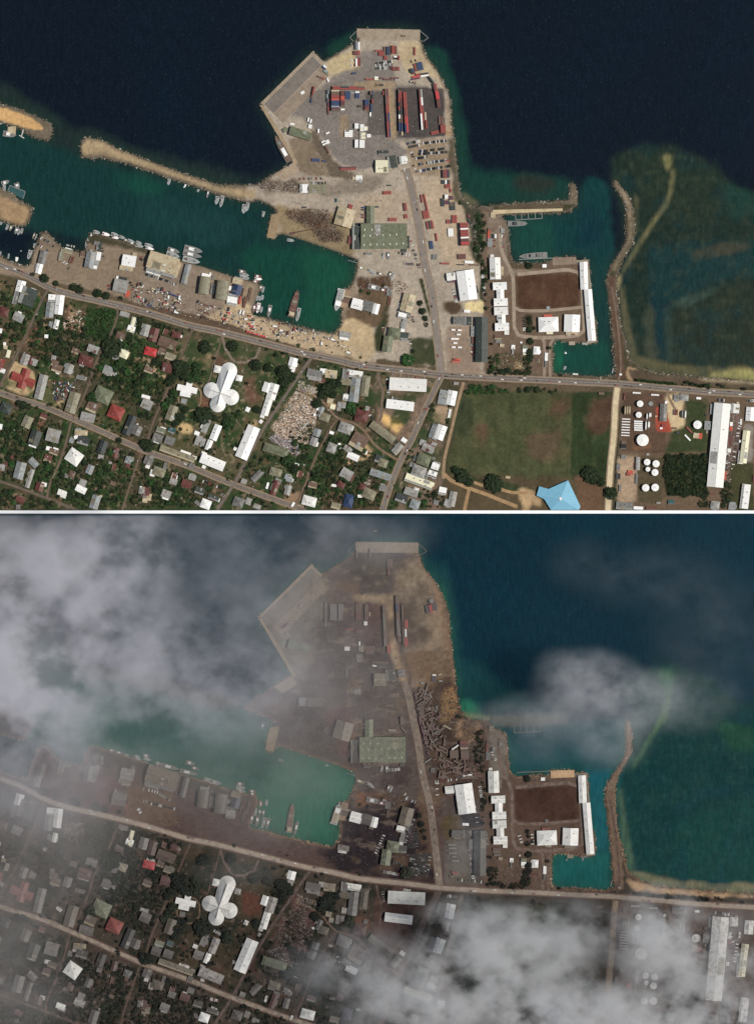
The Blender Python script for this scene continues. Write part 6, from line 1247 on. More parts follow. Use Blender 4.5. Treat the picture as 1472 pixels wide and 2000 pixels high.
for i, (x, y, a, kind, key, p, wgt) in enumerate(VEH):
    if not ground_ok(p, x, y) or (p == 0 and y > 992): continue
    ash = 0 if p == 0 else (.1 if key in 'wlR' else .4)
    z = LANDZ + .46
    if kind == 'truck':
        L = 9 if i % 2 else 11; kk = ('t', key, ash, L)
        if kk not in VM: VM[kk] = truck_mesh(key, ash, L)
        o = add('box_lorry', VM[kk], None, (x, -y, z), -a); label_later(o, f'{CN[key]} lorry or stall', x, y, p, 'lorries and stalls in the market yard', 'lorry')
    elif i in keepc:
        kk = ('c', key, ash)
        if kk not in VM: VM[kk] = car_mesh(key, ash)
        o = add('parked_car', VM[kk], None, (x, -y, z), -a); label_later(o, f'{CN[key]} car', x, y, p, 'cars', 'car')
    else:
        kk = (key, ash, p)
        if kk not in JM: JM[kk] = 1 + len([q for q in JM if q[2] == p])
        b = junk[p]; b.box(x, -y, z - .3, 5.4, 2.3, 1.2, -a, JM[kk], .95); b.box(x - .25 * math.cos(-a), -y, z + .9, 2.9, 2.0, .7, -a, 0, .8); b.box(x, -y, z + 1.6, 1.7, 1.5, .06, -a, JM[kk])
for p in (0, 1):
    junk[p].obj('rows_of_cars', [paint('k', 0, 'vehicle')] + [paint(k[0], k[1], 'vehicle') for k in JM if k[2] == p], kind='stuff')
# ---------------------------------------------------------------- boats and ships
def build_boat(x, y, L, Bm, ang, key, p, style=None):
    ash = .38 if p else 0; rz = -R(ang); big = L > 22
    nm = 'ship' if L > 38 else ('fishing_vessel' if L > 20 else 'boat'); root = add(nm, None, None, (x, -y, 0), rz)
    D = 1.2 if L < 14 else (2.0 if L < 30 else 3.4)
    n = 6; top, bot = [], []
    for t in (0.0, .25, .5, .72, .88, 1.0):
        w = (1.0, 1.0, 1.0, .86, .52, .04)[[0.0, .25, .5, .72, .88, 1.0].index(t)] * Bm / 2
        xx = -L / 2 + L * t; top.append((xx, w)); bot.append((xx * .93, w * .72))
    def ring(pts): return [(a, -b) for a, b in pts] + [(a, b) for a, b in reversed(pts)]
    T, Bt = ring(top), ring(bot); m = len(T); mb = MB()
    vs = [(a, b, -.6) for a, b in Bt] + [(a, b, D) for a, b in T] + [(a * .97, b * .88, D) for a, b in T] + [(a * .97, b * .88, D - .5) for a, b in T]
    fs = [tuple(range(m - 1, -1, -1))]
    for k in range(3): fs += [(k * m + i, k * m + (i + 1) % m, (k + 1) * m + (i + 1) % m, (k + 1) * m + i) for i in range(m)]
    mb.raw(vs, fs); mb.obj('hull', paint(key, ash, 'vehicle'), root)
    dk = {'w': 's', 'r': 'w', 'l': 'g', 'o': 'n', 'n': 'm', 'q': 'n', 's': 'w', 'b': 'w', 'c': 'o', 'm': 'o'}.get(key, 'g')
    mb = MB(); mb.prism([(a * .965, b * .87) for a, b in T], D - .6, D - .42); mb.obj('deck', paint(dk, ash, 'vehicle'), root)
    if style == 'barge':
        for i in range(7): mb = MB(); mb.box(-L * .22 + i * L * .095, 0, D - .4, L * .08, Bm * .66, 1.2); mb.obj('hatch_cover', paint('nmnonmn'[i], ash, 'vehicle'), root)
        mb = MB(); mb.box(-L * .38, 0, D - .4, L * .14, Bm * .8, 5); mb.box(-L * .38, 0, D + 4.5, L * .09, Bm * .6, 2.4); mb.obj('superstructure', paint('c', ash, 'vehicle'), root)
    elif style == 'warship':
        for i, (f, ln, w_, h_) in enumerate(((-.38, .1, .7, 1.2), (-.2, .16, .62, 3.2), (0.02, .2, .6, 4.6), (.2, .1, .5, 2.4))):
            mb = MB(); mb.box(L * f, 0, D - .4, L * ln, Bm * w_, h_, 0, 0, .8); mb.obj('superstructure', paint('lgsl'[i], .25, 'vehicle'), root)
        mb = MB(); mb.cyl(L * .05, 0, D, D + 11, .4, 6); mb.box(L * .05, 0, D + 8, .4, 5, .3); mb.obj('mast', paint('g', 0, 'vehicle'), root)
        mb = MB(); mb.cyl(L * .31, 0, D - .3, D + 1.2, 1.3, 10); mb.box(L * .36, 0, D + .5, 4, .35, .35); mb.obj('gun', paint('g', 0, 'vehicle'), root)
    elif style == 'landing':
        mb = MB(); mb.box(-L * .12, 0, D - .4, L * .18, Bm * .62, 4); mb.obj('wheelhouse', paint('d', ash, 'vehicle'), root)
        mb = MB(); mb.box(L * .3, 0, D - .3, L * .2, Bm * .7, 1.0); mb.obj('ramp', paint('g', ash, 'vehicle'), root)
    elif style == 'ferry':
        mb = MB(); mb.box(-L * .16, 0, D - .4, L * .5, Bm * .8, 3.6); mb.obj('passenger_deck', paint('l' if not p else 'c', ash, 'vehicle'), root)
        mb = MB(); mb.box(L * .16, 0, D - .4, L * .26, Bm * .8, 5.2, 0, 0, .85); mb.obj('bridge', paint('w', ash * .5, 'vehicle'), root)
        for i in range(3): mb = MB(); mb.box(-L * .3 + i * L * .12, 0, D + 3.2, 2, Bm * .3, 1.2); mb.obj('vent', paint('g', ash, 'vehicle'), root)
    elif L > 11:
        mb = MB(); mb.box(-L * .12, 0, D - .4, L * .3, Bm * .58, 2.6, 0, 0, .9); mb.obj('cabin', paint('w' if key != 'w' else 'l', ash * .6, 'vehicle'), root)
        mb = MB(); mb.box(-L * .36, 0, D - .4, L * .14, Bm * .4, .9); mb.obj('hatch', paint('n', ash, 'vehicle'), root)
        if L > 18:
            mb = MB(); mb.cyl(L * .12, 0, D, D + 8, .28, 6); mb.box(L * .02, 0, D + 4.6, L * .2, .3, .3); mb.obj('derrick', paint('c', ash, 'vehicle'), root)
            mb = MB(); mb.box(L * .2, 0, D - .4, L * .12, Bm * .5, 1.0); mb.obj('winch', paint('g', ash, 'vehicle'), root)
    else:
        mb = MB(); mb.box(-L * .08, 0, D - .4, L * .3, Bm * .55, 1.3, 0, 0, .85); mb.obj('cabin', paint('s' if key == 'w' else 'w', ash, 'vehicle'), root)
    if style is None and 9 < L < 14 and key == 'w' and Bm < 5:
        mb = MB(); mb.cyl(L * .1, 0, D, D + 11, .16, 6); mb.obj('mast', paint('l', 0, 'vehicle'), root)
    kind = {'barge': 'long rust-brown coaster' if p == 0 else 'long dull grey-brown coaster', 'warship': 'grey patrol warship', 'landing': 'grey landing craft', 'ferry': 'white car ferry'}.get(style, ('large ' if L > 28 else '') + CN[key] + (' fishing boat' if L > 11 else ' small boat'))
    label_later(root, kind, x, y, p, 'moored boats', 'ship' if L > 38 else 'boat')
BOATS = [('M', 0, 420, 4.907, "930 165 65 30 15 w|1020 185 80 35 15 r|1105 190 75 35 15 w|1110 215 70 30 15 r|1175 215 60 25 20 w|1210 240 50 25 20 o|1260 250 70 25 20 w|1272 272 60 25 20 o|1335 265 60 22 18 w|1340 295 75 28 15 w|1430 290 80 28 12 w|1440 320 85 28 15 b|875 200 60 22 105 s|848 245 50 24 100 w|832 295 50 27 100 w|330 295 45 18 105 w|285 380 90 36 108 w|85 395 50 15 100 w|163 425 45 30 100 s|5 370 40 20 90 w|118 450 30 15 10 w|195 478 40 15 15 c|70 118 55 25 110 w|105 125 55 25 110 c|160 150 70 35 110 l|185 165 60 22 112 w|212 155 55 20 100 w|10 80 30 25 110 w|325 200 60 14 110 c|345 212 60 13 110 w|655 290 35 15 15 w|688 300 30 15 100 o|712 305 30 15 100 g"),
 ('Q', 260, 460, 4.907, "390 145 120 42 17 l|385 188 130 42 15 w|580 135 180 52 14 l|570 184 185 46 14 l|560 238 165 50 14 w|1050 345 75 30 12 o|1068 375 90 28 12 w|1072 405 90 30 12 w|1200 390 75 28 8 n|1202 416 75 30 5 r|1180 442 80 28 8 n|1222 505 65 28 100 o|1245 520 60 22 100 w|1190 602 50 22 100 w|1215 606 45 22 100 w|1240 595 50 22 95 w|1158 700 100 36 105 n|1198 695 105 38 102 r|1228 712 60 24 95 w|1305 725 120 38 102 l"),
 ('V', 520, 560, 4.329, "237 142 240 58 -75 n barge|268 237 115 30 102 w|612 112 190 62 105 w ferry"),
 ('O', 960, 340, 5.257, "422 838 290 56 176.5 l warship|265 508 205 56 0 g landing"),
 ('S', 480, 40, 3.505, "250 878 210 46 -119 q"),
 ('K', 0, 180, 3.067, "1012 537 40 18 100 w|1108 563 25 12 120 b|1188 590 20 12 110 w|1245 610 55 12 103 l|1300 648 50 22 103 w|1328 655 70 20 103 w|1462 700 55 25 100 w|60 252 80 34 8 l|35 540 50 25 -20 l|25 565 60 20 80 w|105 562 40 30 70 l"),
 ('Y', 480, 340, 3.505, "12 225 60 20 100 w|120 275 40 18 100 w|308 453 50 18 8 w"),
 ('Z', 980, 500, 5.66, "703 1072 26 22 30 s|692 1240 45 22 112 w"), ]
BOATS1 = [('q', 250, 1440, 3.271, "60 125 40 18 15 w|65 138 45 18 15 w|120 118 45 18 12 l|125 140 50 18 15 w|195 168 40 20 15 w|270 190 120 26 14 l|390 225 120 26 14 l|400 165 60 26 15 l|430 198 50 20 15 o|515 272 60 22 12 w|560 288 75 24 14 w|720 298 50 20 12 o|722 320 60 20 10 w|722 342 60 20 12 w|798 345 50 20 6 o|800 362 48 22 6 n|850 425 30 44 0 o|885 420 42 18 92 w|815 478 52 18 95 w|842 480 40 20 95 g|865 485 42 20 95 g|790 525 70 24 100 o|825 535 72 26 98 o|865 548 72 24 108 w|892 552 74 22 108 l|1040 515 190 40 -82 o barge|1072 585 90 22 105 l|1332 488 140 46 -73 w ferry|975 148 34 12 12 w|1272 180 24 10 5 w|1052 635 20 6 60 g"),
 ('z', 840, 1340, 3.68, "980 1248 16 10 -30 w|876 1442 20 16 40 l|1095 1245 14 20 0 l"), ('w', 0, 1420, 3.505, "770 160 50 16 12 l|820 175 50 16 12 l|870 192 34 14 12 w"), ('v', 480, 1340, 3.505, "115 275 50 18 105 l|240 508 36 14 12 w")]
for (_, x0, y0, s, t) in BOATS:
    for e in t.split('|'):
        f = e.split(); u, v, L, Bm, a = map(float, f[:5]); build_boat(x0 + u / s, y0 + v / s, L / s, max(2.4, Bm / s), a, f[5], 0, f[6] if len(f) > 6 else None)
for (_, x0, y0, s, t) in BOATS1:
    for e in t.split('|'):
        f = e.split(); u, v, L, Bm, a = map(float, f[:5]); build_boat(x0 + u / s, y0 + v / s, L / s, max(2.4, Bm / s), a, f[5], 1, f[6] if len(f) > 6 else None)
# boats hauled out on the slip: hulls standing ashore
YARD = "860 665 50 18 25 w|875 682 42 14 25 w|940 560 46 18 100 w|975 560 52 24 90 l|925 685 50 20 20 m|985 692 50 20 110 o|1003 700 50 18 110 w|885 777 100 36 12 l|945 795 60 24 12 n|958 775 24 14 10 w|795 645 62 18 18 c"
for p in (0, 1):
    for e in YARD.split('|'):
        f = e.split(); u, v, L, Bm, a = map(float, f[:5])
        if p and f[5] == 'm': continue
        build_boat(480 + u / 3.505 + (DX if p else 0), 340 + v / 3.505 + (DY if p else 0), L / 3.505, Bm / 3.505, a, f[5], p)
        o = PENDING[-1][0]; o.location.z = LANDZ + .8; o['group'] = 'boats hauled out ashore'
# ---------------------------------------------------------------- jetties, pontoons, catwalks, cranes
def lattice(nm, lines, w, z, key, label, cat, p, posts=True):
    ox, oy = (DX, DY) if p else (0, 0); cx, cy = lines[0][0]; root = add(nm, None, None, (cx + ox, -(cy + oy), 0))
    for (ax, ay), (bx, by) in lines:
        d = math.dist((ax, ay), (bx, by)); a = -math.atan2(by - ay, bx - ax); mx, my = (ax + bx) / 2 - cx, -((ay + by) / 2 - cy)
        mb = MB(); mb.box(mx, my, z, d, w, .5, a); mb.obj('walkway', paint(key, .4 * p, 'wall'), root)
        if posts:
            for t in (0, 1): 
                mb = MB(); mb.cyl((ax, bx)[t] - cx, -((ay, by)[t] - cy), -3, z - .02, w * .35, 6); mb.obj('pile', paint('g', 0, 'wall'), root)
    root['label'] = label + (', clear harbour' if p == 0 else ', ashy harbour'); root['category'] = cat
for p in (0, 1):
    lattice('mooring_catwalk', [((697, 60), (683, 73)), ((683, 73), (691, 82))], 1.0, 2.2, 'l', 'thin angled mooring catwalk at the north pier west corner', 'catwalk', p)
    lattice('mooring_catwalk', [((820, 60), (836, 74)), ((836, 74), (826, 81))], 1.0, 2.2, 'l', 'thin angled mooring catwalk at the north pier east corner', 'catwalk', p)
    N2 = lambda u, v: (960 + u / 5.257, 340 + v / 5.257)
    lattice('finger_jetty', [(N2(243, 395), N2(243, 470)), (N2(306, 392), N2(306, 468)), (N2(372, 390), N2(375, 466)), (N2(443, 388), N2(444, 460)), (N2(515, 386), N2(515, 456)), (N2(243, 470), N2(515, 455))], 1.3, 1.2, 'l', 'pale finger jetty frame below the naval breakwater', 'jetty', p)
    lattice('narrow_jetty', [(N2(275, 876), N2(620, 862))], 1.4, 1.4, 'l', 'narrow pale jetty leading west from the naval pier', 'jetty', p)
    lattice('narrow_jetty', [((679, 508), (699, 514))], 1.0, 1.4, 'l', 'thin pale jetty at the inner harbour north corner', 'jetty', p)
    lattice('mooring_boom', [((577, 612), (569, 634))], .8, .8, 'n', 'dark boom from the coaster to the south quay', 'mooring boom', p)
    lattice('floating_pontoon', [((1118, 730.5), (1128, 731))], 3.2, .2, 'w' if p == 0 else 'g', 'short pontoon at the south basin road edge', 'pontoon', p)
    lattice('floating_pontoon', [((1197, 719), (1195, 729))], 2.6, .2, 'l', 'small pontoon at the south basin east corner', 'pontoon', p)
lattice('floating_dock', [((20, 362), (50, 374)), ((50, 374), (46, 388)), ((20, 362), (16, 372))], 1.0, .6, 'l', 'wire-edged green floating dock by the far west jetty', 'dock', 0)
lattice('timber_jetty', [((47, 250), (42, 268)), ((38, 264), (48, 270))], 1.4, 1.0, 'w', 'white T-shaped timber jetty below the western sand islet', 'jetty', 0)
mb = MB(); mb.prism([(20, -361), (15, -372), (45, -388), (50, -374)], .1, 1.0); o = mb.obj('green_float', paint('t')); o['label'] = 'dark green netted float off the far west jetty'; o['category'] = 'float'
mb = MB(); mb.prism([(16, -248), (32, -246), (31, -262), (15, -262)], -1, 2.4); o = mb.obj('islet_landing', paint('c')); o['label'] = 'square cream landing stage on the western sand islet'; o['category'] = 'landing stage'
def crane(x, y, ang, L, key, label, p):
    root = add('crawler_crane', None, None, W(x, y, LANDZ), -R(ang))
    for s in (-1, 1): mb = MB(); mb.box(0, s * 1.7, 0, 7, 1.3, 1.4); mb.obj('track', paint('k', 0, 'vehicle'), root)
    mb = MB(); mb.box(-.8, 0, 1.4, 6, 3.6, 2.6); mb.obj('cab', paint(key, 0, 'vehicle'), root)
    mb = MB()
    for s in (-1, 1):
        for h_ in (0, 1): mb.box(2 + L / 2, s * .6, 3 + h_, L, .28, .28)
    for i in range(int(L / 2)): mb.box(2 + i * 2 + 1, 0, 3, .2, 1.4, 1.2)
    mb.obj('boom', paint(key, 0, 'vehicle'), root)
    mb = MB(); mb.box(-4.4, 0, 1.6, 1.6, 3.4, 2); mb.obj('counterweight', paint('n', 0, 'vehicle'), root)
    root['label'] = label; root['category'] = 'crane'
crane(480 + 325 / 3.505, 340 + 405 / 3.505, -12, 38, 'm', 'rust-red crawler crane with long low boom in the scrap yard', 0)
for x, y, a, k, t in ((730 + 150 / 10.51, 50 + 1222 / 10.51, 180, 'k', 'dark reach stacker north of the double container column'), (600 + 885 / 8.66, 160 + 415 / 8.66, 0, 'k', 'dark reach stacker west of the small blue container block'), (730 + 770 / 10.51, 50 + 1160 / 10.51, 15, 'w', 'white-cabbed flatbed tractor near the yard north-east corner')):
    root = add('reach_stacker', None, None, W(x, y, LANDZ + .25), -R(a))
    mb = MB(); mb.box(0, 0, .8, 8, 3.2, 1.6); mb.obj('chassis', paint('d', 0, 'vehicle'), root); mb = MB(); mb.box(-1, .3, 2.4, 2.4, 1.6, 1.8); mb.obj('cab', paint(k, 0, 'vehicle'), root)
    mb = MB(); mb.box(3.5, 0, 2.6, 11, 1, .8); mb.box(8.6, 0, 2.2, .8, 6.5, .6); mb.obj('lifting_arm', paint('n', 0, 'vehicle'), root)
    for sx in (-1, 1):
        for sy in (-1, 1): mb = MB(); mb.box(sx * 2.7, sy * 1.8, 0, 1.6, .8, 1.6); mb.obj('wheel', mat('tyre_rubber', (.02, .02, .02), .9), root)
    root['label'] = t; root['category'] = 'reach stacker'
# ---------------------------------------------------------------- trees
def leaf_mat(nm, rgb, rgb2):
    return mat(nm, rgb, 0.9, .35, .5, .05, 0, rgb2, .22, .42, .58)
LEAF = {0: [leaf_mat('leaf_dark', C3(56, 68, 48), C3(36, 46, 32)), leaf_mat('leaf_mid', C3(62, 84, 52), C3(42, 58, 36)), leaf_mat('leaf_bright', C3(66, 100, 56), C3(46, 70, 40)), leaf_mat('leaf_olive', C3(74, 78, 52), C3(50, 58, 38))],
        1: [leaf_mat('ashy_leaf_dark', C3(46, 50, 44), C3(34, 38, 34)), leaf_mat('ashy_leaf_mid', C3(54, 60, 50), C3(38, 44, 36)), leaf_mat('ashy_leaf_grey', C3(64, 66, 56), C3(46, 48, 42)), leaf_mat('ashy_leaf_brown', C3(66, 58, 50), C3(46, 44, 38))]}
BARK = mat('bark', C3(92, 78, 64), .95)
ICO = None
def ico():
    t = (1 + 5 ** .5) / 2; v = [(-1, t, 0), (1, t, 0), (-1, -t, 0), (1, -t, 0), (0, -1, t), (0, 1, t), (0, -1, -t), (0, 1, -t), (t, 0, -1), (t, 0, 1), (-t, 0, -1), (-t, 0, 1)]
    k = math.sqrt(1 + t * t); v = [Vector(q) / k for q in v]
    f = [(0, 11, 5), (0, 5, 1), (0, 1, 7), (0, 7, 10), (0, 10, 11), (1, 5, 9), (5, 11, 4), (11, 10, 2), (10, 7, 6), (7, 1, 8), (3, 9, 4), (3, 4, 2), (3, 2, 6), (3, 6, 8), (3, 8, 9), (4, 9, 5), (2, 4, 11), (6, 2, 10), (8, 6, 7), (9, 8, 1)]
    return v, f
IV, IF = ico()
def crown_geo(seed, nb, nl, cards=.16):
    """unit-radius crown: lumps scattered over a dome, leaf sprays between"""
    q = random.Random(seed); vs, fs = [], []
    for i in range(nb):
        a = q.uniform(0, 6.283); rr = q.random() ** .55 * .74; h = .95 * math.sqrt(max(0, 1 - (rr / .95) ** 2)) * q.uniform(.55, 1) + .25
        r = q.uniform(.17, .32); c = Vector((rr * math.cos(a), rr * math.sin(a), h)); n = len(vs)
        vs += [c + Vector((v.x, v.y, v.z * .8)) * r * q.uniform(.7, 1.25) for v in IV]; fs += [tuple(k + n for k in f) for f in IF]
    for i in range(nl):
        a = q.uniform(0, 6.283); rr = q.random() ** .5 * 1.02; h = .9 * math.sqrt(max(0.02, 1.06 - rr ** 2)) * q.uniform(.6, 1.12) + .28
        c = Vector((rr * math.cos(a), rr * math.sin(a), h)); u = Vector((q.gauss(0, 1), q.gauss(0, 1), q.gauss(0, .5))).normalized() * cards * q.uniform(.5, 1.2)
        w = u.cross(Vector((q.gauss(0, .4), q.gauss(0, .4), 1))).normalized() * u.length * .7; n = len(vs)
        vs += [c - u - w, c + u - w * .4, c + u * .9 + w, c - u * .6 + w * .8]; fs.append((n, n + 1, n + 2, n + 3))
    return vs, fs
CROWNS = {p: [new_mesh('crown', *crown_geo(100 + i, 26, 90), LEAF[p][i % 4]) for i in range(8)] for p in (0, 1)}
SMALL = [crown_geo(300 + i, 9, 26, .24) for i in range(6)]
mb = MB(); mb.cyl(0, 0, 0, .75, .11, 7, 0, .06)
for a in (0, 1.6, 3.1, 4.6): mb.raw([(0, .03, .4), (0, -.03, .4), (.45 * math.cos(a), .45 * math.sin(a), .85), (.05, 0, .5)], [(0, 1, 2), (1, 3, 2), (3, 0, 2)])
TRUNK = mb.mesh('trunk', BARK)
def palm_geo(seed):
    q = random.Random(seed); vs, fs = [], []
    for i in range(11):
        a = 6.283 * i / 11 + q.uniform(-.2, .2); d = Vector((math.cos(a), math.sin(a), 0)); s = Vector((-d.y, d.x, 0)); n = len(vs); up = q.uniform(.1, .3)
        for t, z in ((0, 1.35), (.45, 1.35 + up), (.85, 1.25), (1.1, .95)):
            w = .02 + .15 * math.sin(min(1, t / 1.1 + .12) * 2.9); c = d * t + Vector((0, 0, z)); vs += [c + s * w - Vector((0, 0, .06)), c + Vector((0, 0, .03)), c - s * w - Vector((0, 0, .06))]
        for k in range(3): o = n + 3 * k; fs += [(o, o + 1, o + 4, o + 3), (o + 1, o + 2, o + 5, o + 4)]
    return vs, fs
PALM = {p: [new_mesh('frond_head', *palm_geo(i), LEAF[p][i % 3]) for i in range(3)] for p in (0, 1)}
mb = MB(); mb.cyl(0, 0, 0, 1.35, .07, 6, 0, .05); PTR = mb.mesh('trunk', BARK)
TREES = []     # x, y, radius, panel, variant, palm
def T(p, x, y, r, var=None, palm=False): TREES.append((x, y, r, p, var if var is not None else int(x * 7 + y * 3) % 8, palm))
HAND = """219 679 21 0|398 811 18 0|447 829 13 1|401 678 13 0|455 676 11 0|500 713 12 0|524 719 9 0|552 726 12 0|903 930 14 0|890 918 9 0|915 942 9 0|965 945 18 0|958 935 10 0|1151 926 17 0|1160 936 12 4|1192 963 13 0|1174 941 10 4|796 703 12 2
705 569 4 1|720 573 4 1|820 592 6 0|825 608 7 0|830 622 6 0|832 634 5 4|806 686 5 4|88 544 9 0|82 541 5 4|110 554 6 0|145 561 8 0|156 565 9 4|192 573 9 0|208 578 8 0|236 583 5 4|1032 519 7 0|1035 667 7 0|1033 688 7 0|1036 697 6 4|290 871 13 0|281 866 9 4|234 710 9 1|47 792 9 0|38 788 7 4
57 794 7 4|343 826 9 0|323 792 8 2|559 731 13 0|570 738 9 4|555 749 10 0|548 722 8 0|502 800 8 0|304 708 8 0|347 713 13 0|362 716 10 4|384 717 9 1|350 726 12 0|337 740 10 0|330 748 9 4|637 761 14 0|648 751 10 4|650 770 9 0|628 772 8 4|619 788 10 0|686 794 9 2|690 804 9 1|680 802 7 1|697 722 4 0
1042 641 4 0|1035 630 5 0|1033 645 6 4|1033 622 5 0|748 558 3 0|585 708 4 0|340 770 10 1|332 785 9 5|270 770 9 1|355 815 8 4|362 800 8 0|345 812 9 0|352 795 7 4|440 812 6 0|400 728 6 1|385 735 12 1|372 740 10 5|362 735 11 4|410 880 7 0|398 872 6 0|562 900 12 1|575 915 10 0
233 860 6 0|226 720 8 1|250 726 8 2|185 775 10 1|177 778 8 1|160 800 5 0|100 790 4 0|1240 742 3 0|1255 745 3 0|665 741 6 0|648 736 5 0|662 748 8 0|1452 735 0 0"""
for line in HAND.split('\n'):
    for e in line.split('|'):
        x, y, r, v = map(float, e.split())
        if r > 0: T(0, x, y, r, int(v)); T(1, x + DX, y + DY, r * .97, int(v))
VEG = [([(0, 545), (30, 560), (85, 590), (60, 650), (0, 690)], .55), ([(55, 660), (90, 610), (175, 640), (240, 640), (345, 720), (330, 760), (300, 830), (190, 740), (60, 700)], 1.0),
       ([(0, 800), (130, 830), (100, 940), (0, 930)], 1.0), ([(0, 955), (200, 1010), (0, 1010)], 1.0), ([(130, 850), (270, 890), (240, 1005), (140, 990), (100, 960)], .85), ([(285, 890), (430, 960), (400, 1010), (250, 1010)], .75),
       ([(172, 600), (230, 608), (205, 665), (165, 650)], 1.7), ([(600, 830), (760, 900), (740, 1000), (600, 1000), (620, 900)], .8), ([(470, 955), (600, 990), (580, 1010), (450, 1010)], .45), ([(510, 880), (600, 890), (590, 930), (470, 940)], .2),
       ([(1298, 890), (1380, 890), (1380, 965), (1330, 967), (1297, 940)], 2.6), ([(904, 750), (960, 752), (1000, 765), (960, 768), (905, 770)], 1.6), ([(1000, 757), (1090, 760), (1088, 766), (1000, 764)], .6),
       ([(258, 618), (330, 640), (362, 650), (352, 665), (262, 640)], 2.2), ([(620, 742), (660, 742), (655, 785), (612, 785)], 1.2), ([(1024, 688), (1039, 688), (1036, 728), (1022, 728)], 2.4), ([(955, 722), (1036, 726), (1035, 733), (955, 730)], 2.2),
       ([(955, 690), (975, 690), (975, 730), (958, 730)], 1.4), ([(1410, 945), (1428, 945), (1422, 1005), (1405, 1005)], 2.0), ([(1366, 970), (1382, 970), (1380, 1005), (1364, 1005)], 2.0), ([(560, 840), (600, 860), (620, 960), (590, 950), (575, 890)], .9),
       ([(840, 770), (850, 790), (835, 830), (828, 820)], .3), ([(800, 950), (870, 960), (860, 1010), (800, 1010)], .7), ([(877, 770), (884, 772), (876, 860), (868, 860)], .4), ([(400, 790), (440, 800), (430, 850), (395, 840)], .2),
       ([(560, 712), (582, 715), (575, 750), (545, 745)], 1.2), ([(530, 760), (560, 720), (574, 740), (520, 830), (508, 825)], 1.0), ([(330, 755), (350, 760), (335, 830), (318, 825)], .9), ([(290, 940), (440, 970), (420, 1010), (270, 1010)], .4),
       ([(895, 372), (906, 380), (915, 402), (898, 400)], 1.5), ([(928, 420), (944, 420), (942, 515), (930, 510)], .7), ([(1395, 875), (1400, 875), (1380, 960), (1372, 960)], .5), ([(640, 868), (700, 880), (680, 930), (610, 920)], .9), ([(660, 940), (740, 930), (720, 1000), (650, 1000)], .7),
       ([(938, 430), (945, 430), (950, 610), (944, 610)], .9), ([(1300, 745), (1400, 752), (1395, 760), (1300, 752)], .1)]
rt = random.Random(42)
